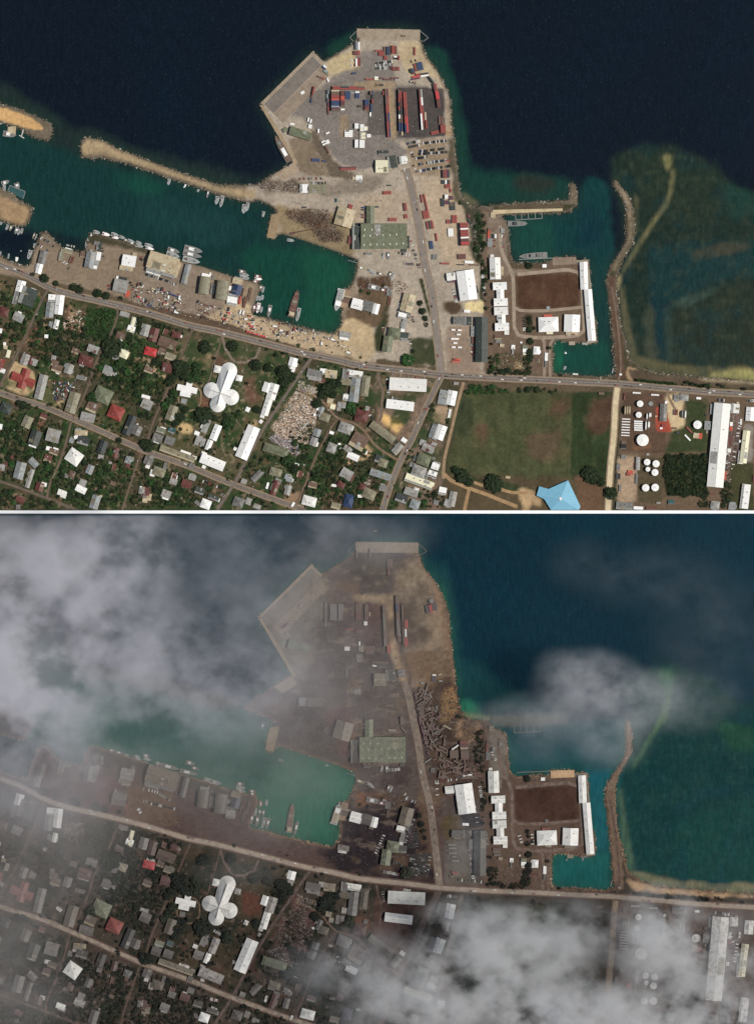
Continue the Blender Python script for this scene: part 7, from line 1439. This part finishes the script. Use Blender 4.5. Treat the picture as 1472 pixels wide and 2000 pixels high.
for p in (0, 1):
    r, hard = RAS[p]; occ = BUILT[p].copy(); grid = {}
    for (x, y, rad, pp, v, pl) in TREES:
        if pp == p: grid.setdefault((int(x // 12), int(y // 12)), []).append((x, y, rad))
    for poly, dens in VEG:
        poly = sh(poly, p); xs = [q[0] for q in poly]; ys = [q[1] for q in poly]
        if p == 1 and dens > 2.5: dens = 2
        area = (max(xs) - min(xs)) * (max(ys) - min(ys)); m = r.fill(poly); n = int(area * dens * .05)
        for _ in range(n):
            x, y = rt.uniform(min(xs), max(xs)), rt.uniform(min(ys), max(ys)); rad = rt.choice((2.4, 3, 3.4, 4, 4.6, 5.4, 6.4))
            if dens > 2.5: rad = rt.uniform(4, 6.5)
            i = int((x - r.xs[0]) / r.step + .5); j = int((y - r.ys[0]) / r.step + .5)
            if not (0 <= i < m.shape[1] and 0 <= j < m.shape[0]) or m[j, i] < .5 or occ[j, i] > .5: continue
            if (p == 0 and y > 994 - rad): continue
            ok = True
            for a in (-1, 0, 1):
                for b in (-1, 0, 1):
                    for (tx, ty, tr) in grid.get((int(x // 12) + a, int(y // 12) + b), ()):
                        if math.hypot(tx - x, ty - y) < (tr + rad) * (.52 if dens > 1.5 else .66): ok = False
            if ok:
                grid.setdefault((int(x // 12), int(y // 12)), []).append((x, y, rad))
                pref = rt.choice((0, 4, 1, 5, 0, 4, 3, 7, 2)) if dens < 1.5 else rt.choice((1, 5, 2, 6)) if dens < 1.8 else rt.choice((0, 4, 4, 0, 3))
                TREES.append((x, y, rad, p, pref, False))
    # lone bushes and trees scattered over the village plots
    for _ in range(1700):
        x, y = rt.uniform(0, 860), rt.uniform(560, 1000) + (DY if p else 0); i = int((x - r.xs[0]) / r.step + .5); j = int((y - r.ys[0]) / r.step + .5)
        lx, ly = (x, y) if p == 0 else (x - DX, y - DY)
        if not (0 <= j < occ.shape[0]) or occ[j, i] > .5 or (p == 0 and y > 992) or (p and y > 2030): continue
        if ly < 560 + lx * .19 or (355 < lx < 520 and 650 < ly < 800) or (525 < lx < 625 and 745 < ly < 890) or (lx > 720 and ly < 880) or (5 < lx < 72 and 705 < ly < 785): continue
        rad = rt.uniform(1.6, 4.2)
        if any(math.hypot(tx - x, ty - y) < (tr + rad) * .7 for a in (-1, 0, 1) for b in (-1, 0, 1) for (tx, ty, tr) in grid.get((int(x // 12) + a, int(y // 12) + b), ())): continue
        grid.setdefault((int(x // 12), int(y // 12)), []).append((x, y, rad)); TREES.append((x, y, rad, p, rt.choice((0, 1, 4, 5, 3)), False))
    ox, oy = (DX, DY) if p else (0, 0)
    for i in range(34): TREES.append((1242 + i * 2.3 + rt.uniform(-1, 1) + ox, 743 + i * .22 + rt.uniform(-1.5, 1.5) + oy, rt.uniform(2.2, 3.4), p, i, True))
    for i in range(16): TREES.append((1340 + i * 2.9 + rt.uniform(-1, 1) + ox, 748 + i * .5 + rt.uniform(-2, 3) + oy, rt.uniform(2.4, 4.4), p, i, i % 3 == 0))
    for x, y in ((1404, 752), (1412, 755), (1452, 760), (1095, 733), (1073, 680), (420, 700), (540, 694), (555, 690), (66, 536), (1308, 965), (96, 640), (260, 905), (180, 690), (960, 672), (958, 700), (962, 716)): TREES.append((x + ox, y + oy, rt.uniform(3, 4.5), p, int(x), True))
    for _ in range(60):
        x, y = rt.uniform(10, 760), rt.uniform(640, 985) + oy; i = int((x - r.xs[0]) / r.step + .5); j = int((y - r.ys[0]) / r.step + .5)
        if y - oy > 590 + x * .17 and occ[j, i] < .5: TREES.append((x, y, rt.uniform(2.8, 4.6), p, int(x), True))
seen = [i for i, t in enumerate(TREES) if 0 <= t[0] <= 1472 and 0 <= t[1] <= 2000]
bigt = sorted([i for i in seen if not TREES[i][5]], key=lambda i: -TREES[i][2] * (1 if TREES[i][3] == 0 else .92))[:296]
bigset = set(bigt); rest = {0: [[], [], [], []], 1: [[], [], [], []]}
LN = {0: ['dark green', 'mid green', 'bright green', 'olive green'], 1: ['ash-dulled dark', 'ash-dulled green', 'ash-grey', 'brown ash-dusted']}
for i, (x, y, rad, p, v, palm) in enumerate(TREES):
    rz = (x * 13.7 + y * 7.1) % 6.28; z = LANDZ - .1
    if palm:
        root = add('palm_tree', None, None, (x, -y, z), rz); root.scale = (rad, rad, rad * 1.5)
        add('frond_head', PALM[p][int(v) % 3], root); add('trunk', PTR, root)
        label_later(root, 'small palm', x, y, p, 'palms', 'palm'); continue
    if i in bigset:
        root = add('tree', None, None, (x, -y, z), rz); k = rad * (.92 + .16 * ((x * 3.3) % 1)); root.scale = (rad, k, min(rad * .8, 9))
        add('crown', CROWNS[p][int(v) % 8], root); add('trunk', TRUNK, root)
        sz = 'very big' if rad > 15 else 'big' if rad > 9.5 else 'round' if rad > 6 else 'small'
        label_later(root, f'{sz} {LN[p][int(v) % 4]} tree', x, y, p, 'single trees', 'tree')
    else: rest[p][int(v) % 4].append((x, y, rad, rz, i))
for p in (0, 1):
    V_, F_, M_ = [], [], []; base = 0
    for c in range(4):
        for (x, y, rad, rz, i) in rest[p][c]:
            vs, fs = SMALL[i % 6]; A = np.array([tuple(q) for q in vs]); cs, sn = math.cos(rz), math.sin(rz)
            B_ = np.stack([(A[:, 0] * cs - A[:, 1] * sn) * rad + x, (A[:, 0] * sn + A[:, 1] * cs) * rad - y, A[:, 2] * rad * .85 + LANDZ - .4], 1)
            V_.append(B_); F_ += [tuple(k + base for k in f) for f in fs]; M_ += [c] * len(fs); base += len(A)
    if V_: add('bushes_and_small_trees', new_mesh('bushes_and_small_trees', np.concatenate(V_).tolist(), F_, LEAF[p], M_), kind='stuff')
# ---------------------------------------------------------------- shore rocks, graves, scrap, rubble
def rocks(p, n, seed):
    r, hard = RAS[p]; q = np.random.RandomState(seed); b1 = blur(hard, 1); e = (b1 > .22) & (b1 < .9); js, is_ = np.nonzero(e)
    vs_, fs_, ms = [], [], []; base = 0; sel = q.randint(0, len(js), n)
    for k in sel:
        x = r.X[js[k], is_[k]] + q.uniform(-1.6, 1.6); y = r.Y[js[k], is_[k]] + q.uniform(-1.6, 1.6)
        if not (-30 < x < 1500) or (p == 0 and y > 994): continue
        lx, ly = (x, y) if p == 0 else (x - DX, y - DY)
        if ly > 600 and lx < 500: continue
        # quays keep a clean edge
        if any((lx - a) ** 2 + (ly - b) ** 2 < c * c for a, b, c in ((560, 150, 66), (758, 60, 66), (540, 260, 50), (1160, 590, 30))) and q.rand() < .93: continue
        if 170 < lx < 520 and 450 < ly < 640 and q.rand() < .9: continue
        if 540 < lx < 700 and 440 < ly < 520 and q.rand() < .8: continue
        s = q.uniform(.5, 1.5); z = q.uniform(.1, 1.9) if b1[js[k], is_[k]] > .5 else q.uniform(-.2, .5)
        V = np.array([tuple(v) for v in IV]) * np.array([s * q.uniform(.7, 1.4), s * q.uniform(.7, 1.4), s * .8]) * q.uniform(.8, 1.2, (12, 1)) + np.array([x, -y, z])
        vs_.append(V); fs_ += [tuple(a + base for a in f) for f in IF]; ms += [3 if q.rand() < .07 else int(q.randint(3))] * 20; base += 12
    cols = [(120, 108, 92), (150, 136, 114), (78, 70, 60), (196, 190, 178)] if p == 0 else [(120, 98, 80), (150, 124, 100), (74, 60, 52), (176, 160, 140)]
    add('shore_rocks', new_mesh('shore_rocks', np.concatenate(vs_).tolist(), fs_, [mat(f'shore_stone_{"abcd"[i]}_{p}', C3(*c), .95, .2, .6) for i, c in enumerate(cols)], ms), kind='stuff')
rocks(0, 8500, 1); rocks(1, 7000, 2)
def scatter(nm, p, poly, n, sizes, cols, seed, hgt=(.4, 1.4), ang=None, dens=None):
    q = random.Random(seed); poly = sh(poly, p); r, _ = RAS[p]; xs = [a[0] for a in poly]; ys = [a[1] for a in poly]; m = r.fill(poly); mb = MB(); cnt = 0; tr = 0
    while cnt < n and tr < n * 6:
        tr += 1; x, y = q.uniform(min(xs), max(xs)), q.uniform(min(ys), max(ys)); i = int((x - r.xs[0]) / r.step + .5); j = int((y - r.ys[0]) / r.step + .5)
        if not (0 <= i < m.shape[1] and 0 <= j < m.shape[0]) or m[j, i] < .5: continue
        L, w = q.choice(sizes); a = (q.uniform(0, 3.14) if ang is None else R(-ang) + q.choice((0, 0, 1.571)) + q.uniform(-.1, .1))
        mb.box(x, -y, LANDZ + .05 + q.uniform(0, .2), L * q.uniform(.7, 1.2), w * q.uniform(.7, 1.2), q.uniform(*hgt), a, q.randrange(len(cols)), q.uniform(.8, 1)); cnt += 1
    ash = .55 if p else 0
    mb.obj(nm, [mat(f'{nm}_{c[0]}_{c[1]}_{c[2]}_{p}', C3(*(tuple(c[i] * (1 - ash) + ASHY[i] * ash for i in range(3)))), .85, .15, .5) for c in cols], kind='stuff')
GR = [(235, 228, 215), (210, 196, 176), (190, 160, 130), (120, 110, 104), (70, 64, 62), (150, 120, 110), (206, 206, 204)]
YARDP = [(556, 408), (640, 408), (655, 440), (668, 470), (622, 474), (600, 445), (566, 428)]
for p in (0, 1):
    gk = .30 if p else 1
    scatter('graves', p, [(578, 763), (622, 785), (605, 868), (545, 853), (532, 834)], 1150 if p == 0 else 700, [(2.2, 1.2), (2.6, 1.6), (1.6, 1.1), (3, 2)], GR[:5] if p == 0 else [(150, 130, 120), (110, 90, 84), (190, 180, 170), (80, 66, 62)], 5, (.4, 1.1), 27)
    scatter('small_graves', p, [(534, 845), (590, 872), (580, 892), (526, 858)], 330, [(2.2, 1.4), (1.8, 1)], [(225, 222, 222), (150, 146, 152), (120, 104, 100), (90, 84, 84)], 6, (.4, 1.0), 27)
    scatter('decked_graves', p, [(584, 742), (624, 760), (620, 776), (578, 760)], 170, [(2.2, 1.4), (1.8, 1)], [(225, 215, 210), (160, 150, 170), (200, 190, 120), (120, 104, 100)], 7, (.4, 1.0), 27)
    scatter('scrap_heap', p, YARDP, 380, [(3, 1), (5, .9), (2, 1.6), (1.6, 1.2)], [(96, 70, 58), (70, 58, 52), (130, 108, 88), (110, 64, 52), (150, 146, 140)], 8, (.4, 2))
    scatter('yard_scrap', p, [(618, 452), (665, 455), (662, 474), (625, 470)], 110, [(4, 1), (3, 1.4), (1.6, 1.2)], [(86, 72, 64), (60, 54, 50), (130, 116, 100)], 9, (.4, 2))
    scatter('quay_clutter', p, [(500, 355), (588, 358), (584, 374), (508, 372)], 150, [(2, 1), (3, 1), (1.4, 1.2)], [(80, 68, 58), (130, 110, 90), (200, 196, 190)], 10, (.4, 1.5))
    scatter('village_clutter', p, [(0, 560), (90, 575), (600, 700), (740, 740), (760, 940), (740, 990), (0, 990)], 800, [(1.6, 1.2), (2.4, 1.2), (1.2, 1)], [(180, 168, 150), (215, 210, 200), (120, 92, 76), (96, 84, 72), (150, 146, 140)], 11, (.3, 1.2))
    scatter('demolished_plot_rubble', p, [(128, 600), (172, 606), (162, 650), (124, 640)], 150, [(2.6, 2), (1.6, 1.2)], [(206, 186, 166), (225, 210, 196), (130, 92, 76)], 12, (.3, 1))
    scatter('wasteland_rubble', p, [(955, 690), (1024, 690), (1024, 728), (955, 728)], 220, [(2.6, 1.2), (1.6, 1.2)], [(150, 140, 124), (100, 84, 68), (190, 180, 160), (120, 70, 56)], 13, (.3, 1.2))
    scatter('drain_side_rubble', p, [(912, 425), (932, 428), (945, 500), (925, 500)], 160, [(2, 1), (1.5, 1.2), (3, .8)], [(130, 124, 112), (170, 166, 158), (90, 80, 66)], 14, (.3, 1.2))
    scatter('warehouse_clutter', p, [(1418, 790), (1440, 790), (1425, 950), (1402, 950)], 160, [(2.4, 1.2), (1.6, 1.2)], [(180, 176, 170), (110, 80, 66), (70, 64, 60), (225, 222, 216)], 15, (.4, 1.6))
    scatter('yard_clutter', p, [(640, 130), (870, 290), (800, 430), (560, 400), (600, 350)], 260, [(1.6, 1.2), (2.4, 1)], [(70, 62, 58), (150, 132, 112), (200, 190, 176)], 16, (.2, .9))
    scatter('slipway_clutter', p, [(695, 540), (765, 545), (800, 555), (790, 575), (700, 562)], 190, [(2.4, 1.0), (1.6, 1.0), (4, .8)], [(110, 78, 62), (70, 58, 50), (190, 182, 170), (150, 84, 60)], 17, (.3, 1.4))
    scatter('market_stalls_goods', p, [(262, 552), (355, 575), (370, 595), (480, 610), (690, 672), (680, 690), (400, 630), (255, 592)], 420 if p == 0 else 200, [(1.6, 1.2), (2.2, 1.2)], [(215, 206, 192), (150, 90, 80), (90, 90, 104), (150, 134, 112), (70, 64, 60)], 18, (.6, 1.8))
    scatter('depot_clutter', p, [(744, 600), (852, 640), (855, 715), (745, 700)] if p else [(800, 575), (815, 575), (840, 640), (820, 650)], 120 if p else 30, [(1.4, 1.0), (2, 1)], [(200, 196, 190), (80, 74, 70)], 19, (.3, 1.2))
scatter('port_ash_debris', 1, [(560, 200), (620, 130), (700, 90), (790, 280), (800, 430), (690, 500), (540, 450), (560, 380), (600, 330)], 900, [(2.4, 1.0), (1.6, 1.2), (5, .8), (3.4, 1.4)], [(60, 52, 52), (120, 106, 98), (96, 60, 56), (150, 142, 134), (78, 68, 64)], 24, (.3, 1.6))
scatter('quayside_debris', 1, [(80, 480), (290, 500), (500, 590), (690, 660), (700, 690), (400, 640), (100, 560)], 500, [(2.4, 1.0), (1.6, 1.2), (4, .8)], [(60, 50, 50), (120, 106, 98), (92, 60, 56), (150, 142, 134)], 25, (.3, 1.4))
scatter('orange_coast_boulders', 1, [(862, 345), (893, 340), (903, 395), (942, 408), (940, 445), (885, 440), (860, 400)], 260, [(1.8, 1.4), (1.2, 1)], [(70, 58, 50), (100, 80, 64)], 20, (.5, 1.8))
scatter('washed_debris', 1, [(816, 345), (875, 345), (945, 440), (945, 530), (862, 530), (838, 430)], 900, [(2.4, 1.0), (1.6, 1.0), (4, .8)], [(90, 74, 66), (60, 52, 50), (130, 112, 98), (190, 186, 180)], 21, (.3, 1.4))
scatter('ploughed_clods', 1, [(795, 270), (884, 268), (892, 335), (812, 345)], 160, [(5, .5), (3, .5), (7, .5)], [(150, 126, 100), (110, 88, 70)], 22, (.2, .5), 4)
scatter('slip_debris', 1, [(640, 600), (740, 600), (740, 700), (650, 690)], 160, [(3, .6), (1.6, 1.0), (6, .5)], [(110, 96, 92), (60, 52, 54), (150, 140, 134)], 23, (.2, .8))
# ---------------------------------------------------------------- clouds over the lower harbour
def cloud(nm, label, blobs, box, z0, z1, gain, color=(.93, .94, .97), sc=.009, contrast=2.2, lo=.32, aniso=0.0, seamfade=True, floor=0.0, step=0.0):
    """a closed box of mist: density is a sum of soft ellipses broken up by turbulence, zero before every side"""
    m = bpy.data.materials.new(nm + '_vapour'); m.use_nodes = True; N, L = m.node_tree.nodes, m.node_tree.links; N.clear()
    out = N.new('ShaderNodeOutputMaterial'); pv = N.new('ShaderNodeVolumePrincipled'); L.new(pv.outputs[0], out.inputs['Volume'])
    pv.inputs['Color'].default_value = (*color, 1); pv.inputs['Anisotropy'].default_value = aniso
    geo = N.new('ShaderNodeNewGeometry'); sep = N.new('ShaderNodeSeparateXYZ'); L.new(geo.outputs['Position'], sep.inputs[0])
    def M(op, a, b=None, c=None, cl=False):
        n = N.new('ShaderNodeMath'); n.operation = op; n.use_clamp = cl
        for i, v in enumerate((a, b, c)):
            if v is None: continue
            if isinstance(v, (int, float)): n.inputs[i].default_value = v
            else: L.new(v, n.inputs[i])
        return n.outputs[0]
    def noise_(scale, det, rg, off, dist=0.0):
        mp = N.new('ShaderNodeMapping'); mp.inputs['Location'].default_value = off; mp.inputs['Scale'].default_value = (1, 1.15, .5); mp.inputs['Rotation'].default_value = (0, 0, .5); L.new(geo.outputs['Position'], mp.inputs[0])
        n = N.new('ShaderNodeTexNoise'); n.inputs['Scale'].default_value = scale; n.inputs['Detail'].default_value = det; n.inputs['Roughness'].default_value = rg; n.inputs['Distortion'].default_value = dist
        L.new(mp.outputs[0], n.inputs['Vector']); return n.outputs['Fac']
    n1 = noise_(sc, 7, .62, (3, 7, 0), 0.0)
    x, y = sep.outputs['X'], sep.outputs['Y']; tot = None
    # parallax of the camera at height z: pull positions given on the ground to where the cloud must hang
    k = 1 - ((z0 + z1) / 2) / CAM_H
    for (cx, cy, rx, ry, s) in blobs:
        wx, wy = 736 + (cx - 736) * k, -1000 + (-cy + 1000) * k
        dx = M('MULTIPLY', M('SUBTRACT', x, wx), 1.0 / rx); dy = M('MULTIPLY', M('SUBTRACT', y, wy), 1.0 / ry)
        d2 = M('ADD', M('MULTIPLY', dx, dx), M('MULTIPLY', dy, dy)); g = M('SUBTRACT', 1.0, d2, cl=True)
        g = M('MULTIPLY', M('MULTIPLY', g, g), s); tot = g if tot is None else M('ADD', tot, g)
    nn = M('MULTIPLY', M('SUBTRACT', n1, lo), contrast, cl=False); nn = M('MAXIMUM', nn, floor)
    dens = M('MULTIPLY', tot, nn)
    # edges of the box fade to nothing
    X0, X1, Y0, Y1 = box; 
    for a, b, w in ((x, X0, 25.0), (y, -Y1, 25.0)): dens = M('MULTIPLY', dens, M('MULTIPLY', M('SUBTRACT', a, b), 1 / w, cl=True))
    for a, b, w in ((x, X1, 25.0), (y, -Y0, 6.0)): dens = M('MULTIPLY', dens, M('MULTIPLY', M('SUBTRACT', b, a), 1 / w, cl=True))
    zz = M('MULTIPLY', M('MULTIPLY', M('SUBTRACT', sep.outputs['Z'], z0), 1 / 15.0, cl=True), M('MULTIPLY', M('SUBTRACT', z1, sep.outputs['Z']), 1 / 15.0, cl=True))
    dens = M('MULTIPLY', M('MULTIPLY', dens, zz), gain)
    L.new(dens, pv.inputs['Density'])
    mb = MB(); mb.box((X0 + X1) / 2, -(Y0 + Y1) / 2, z0, X1 - X0, Y1 - Y0, z1 - z0); o = mb.obj(nm, m); o['label'] = label; o['category'] = 'cloud'; o['group'] = 'clouds over the ashy harbour'
    return o
G = .028
cloud('cloud', 'thick pale cloud bank over the sea and breakwater, north-west of ashy harbour',
      [(30, 1220, 280, 230, 1.5), (190, 1080, 200, 140, .9), (-20, 1060, 160, 120, .5), (10, 1370, 200, 150, 1.0), (240, 1250, 200, 120, .55), (250, 1110, 130, 150, .35), (330, 1330, 280, 120, .32), (440, 1230, 240, 130, .24), (420, 1060, 300, 110, .16),
       (620, 1040, 280, 90, .22), (500, 1150, 260, 110, .10), (180, 1410, 320, 110, .28), (450, 1390, 300, 100, .24), (70, 1520, 200, 150, .30), (500, 1310, 200, 90, .26)], (-300, 980, 1003.5, 1720), 150, 240, G, color=(.88, .87, .91), sc=.0080, contrast=3.0, lo=.35, floor=.14)
cloud('cloud', 'white ragged cloud over the naval basin mouth, north-east of ashy harbour',
      [(1150, 1335, 125, 80, .50), (1240, 1370, 120, 80, .34), (1100, 1300, 70, 45, .14), (1075, 1400, 150, 65, .17), (1190, 1440, 100, 80, .24), (1000, 1400, 130, 40, .10), (1330, 1370, 150, 80, .14), (1290, 1130, 200, 90, .035), (1150, 1100, 120, 70, .03), (1400, 1250, 180, 140, .04), (1040, 1450, 110, 70, .09)],
      (840, 1620, 1003.5, 1620), 150, 230, G, color=(.93, .93, .955), sc=.013, lo=.30, contrast=2.8, floor=.05)
cloud('cloud', 'broad pale cloud bank hiding the sports field, south-east of ashy harbour',
      [(960, 1850, 210, 115, .8), (890, 1960, 220, 120, .55), (1060, 1970, 190, 110, .6), (730, 1890, 180, 100, .20), (780, 1980, 220, 90, .28), (1290, 1800, 100, 90, .6), (1345, 1870, 170, 110, .85), (1190, 2000, 260, 100, 1.1), (1400, 1990, 200, 90, .65), (1240, 1830, 120, 70, .34),
       (1090, 1800, 140, 60, .36), (1470, 1900, 110, 190, .16), (900, 1790, 110, 50, .2), (670, 1900, 170, 90, .15), (1110, 1860, 110, 90, .3)], (480, 1620, 1700, 2200), 150, 235, G, color=(.88, .88, .88), sc=.0125, lo=.385, contrast=5.2, floor=.03)
cloud('cloud', 'small wisp of mist over the lorry depot yard, ashy harbour', [(918, 1625, 55, 60, .3), (905, 1690, 60, 80, .2)], (820, 1020, 1530, 1790), 110, 160, G * 1.1, sc=.02, floor=.1)
cloud('ash_cloud', 'thin brown-grey ash veil over the port and western village, ashy harbour',
      [(60, 1620, 280, 240, 1.1), (0, 1880, 190, 270, .9), (560, 1530, 260, 140, .4), (640, 1220, 280, 200, .5), (640, 1340, 260, 170, .42), (420, 1520, 340, 130, .42), (520, 1630, 210, 60, .4), (640, 1450, 220, 130, .35), (470, 1700, 120, 50, .4), (250, 1560, 180, 80, .2), (210, 1480, 160, 60, .4), (120, 1960, 120, 60, .22), (700, 1080, 150, 80, .45)],
      (-300, 900, 1003.5, 2200), 40, 110, G * .33, color=(.80, .77, .74), sc=.008, contrast=1.6, lo=.12, floor=.1)
S.cycles.volume_step_rate = 1.0
finish_labels()
n_long = [o['label'] for o in S.objects if o.get('label') and len(o['label'].replace(',', '').split()) > 16]
print('LONG', len(n_long), n_long[:3], 'objects', len(S.objects), 'cont', len(CL), 'veh', len(VEH), 'trees', len(TREES))
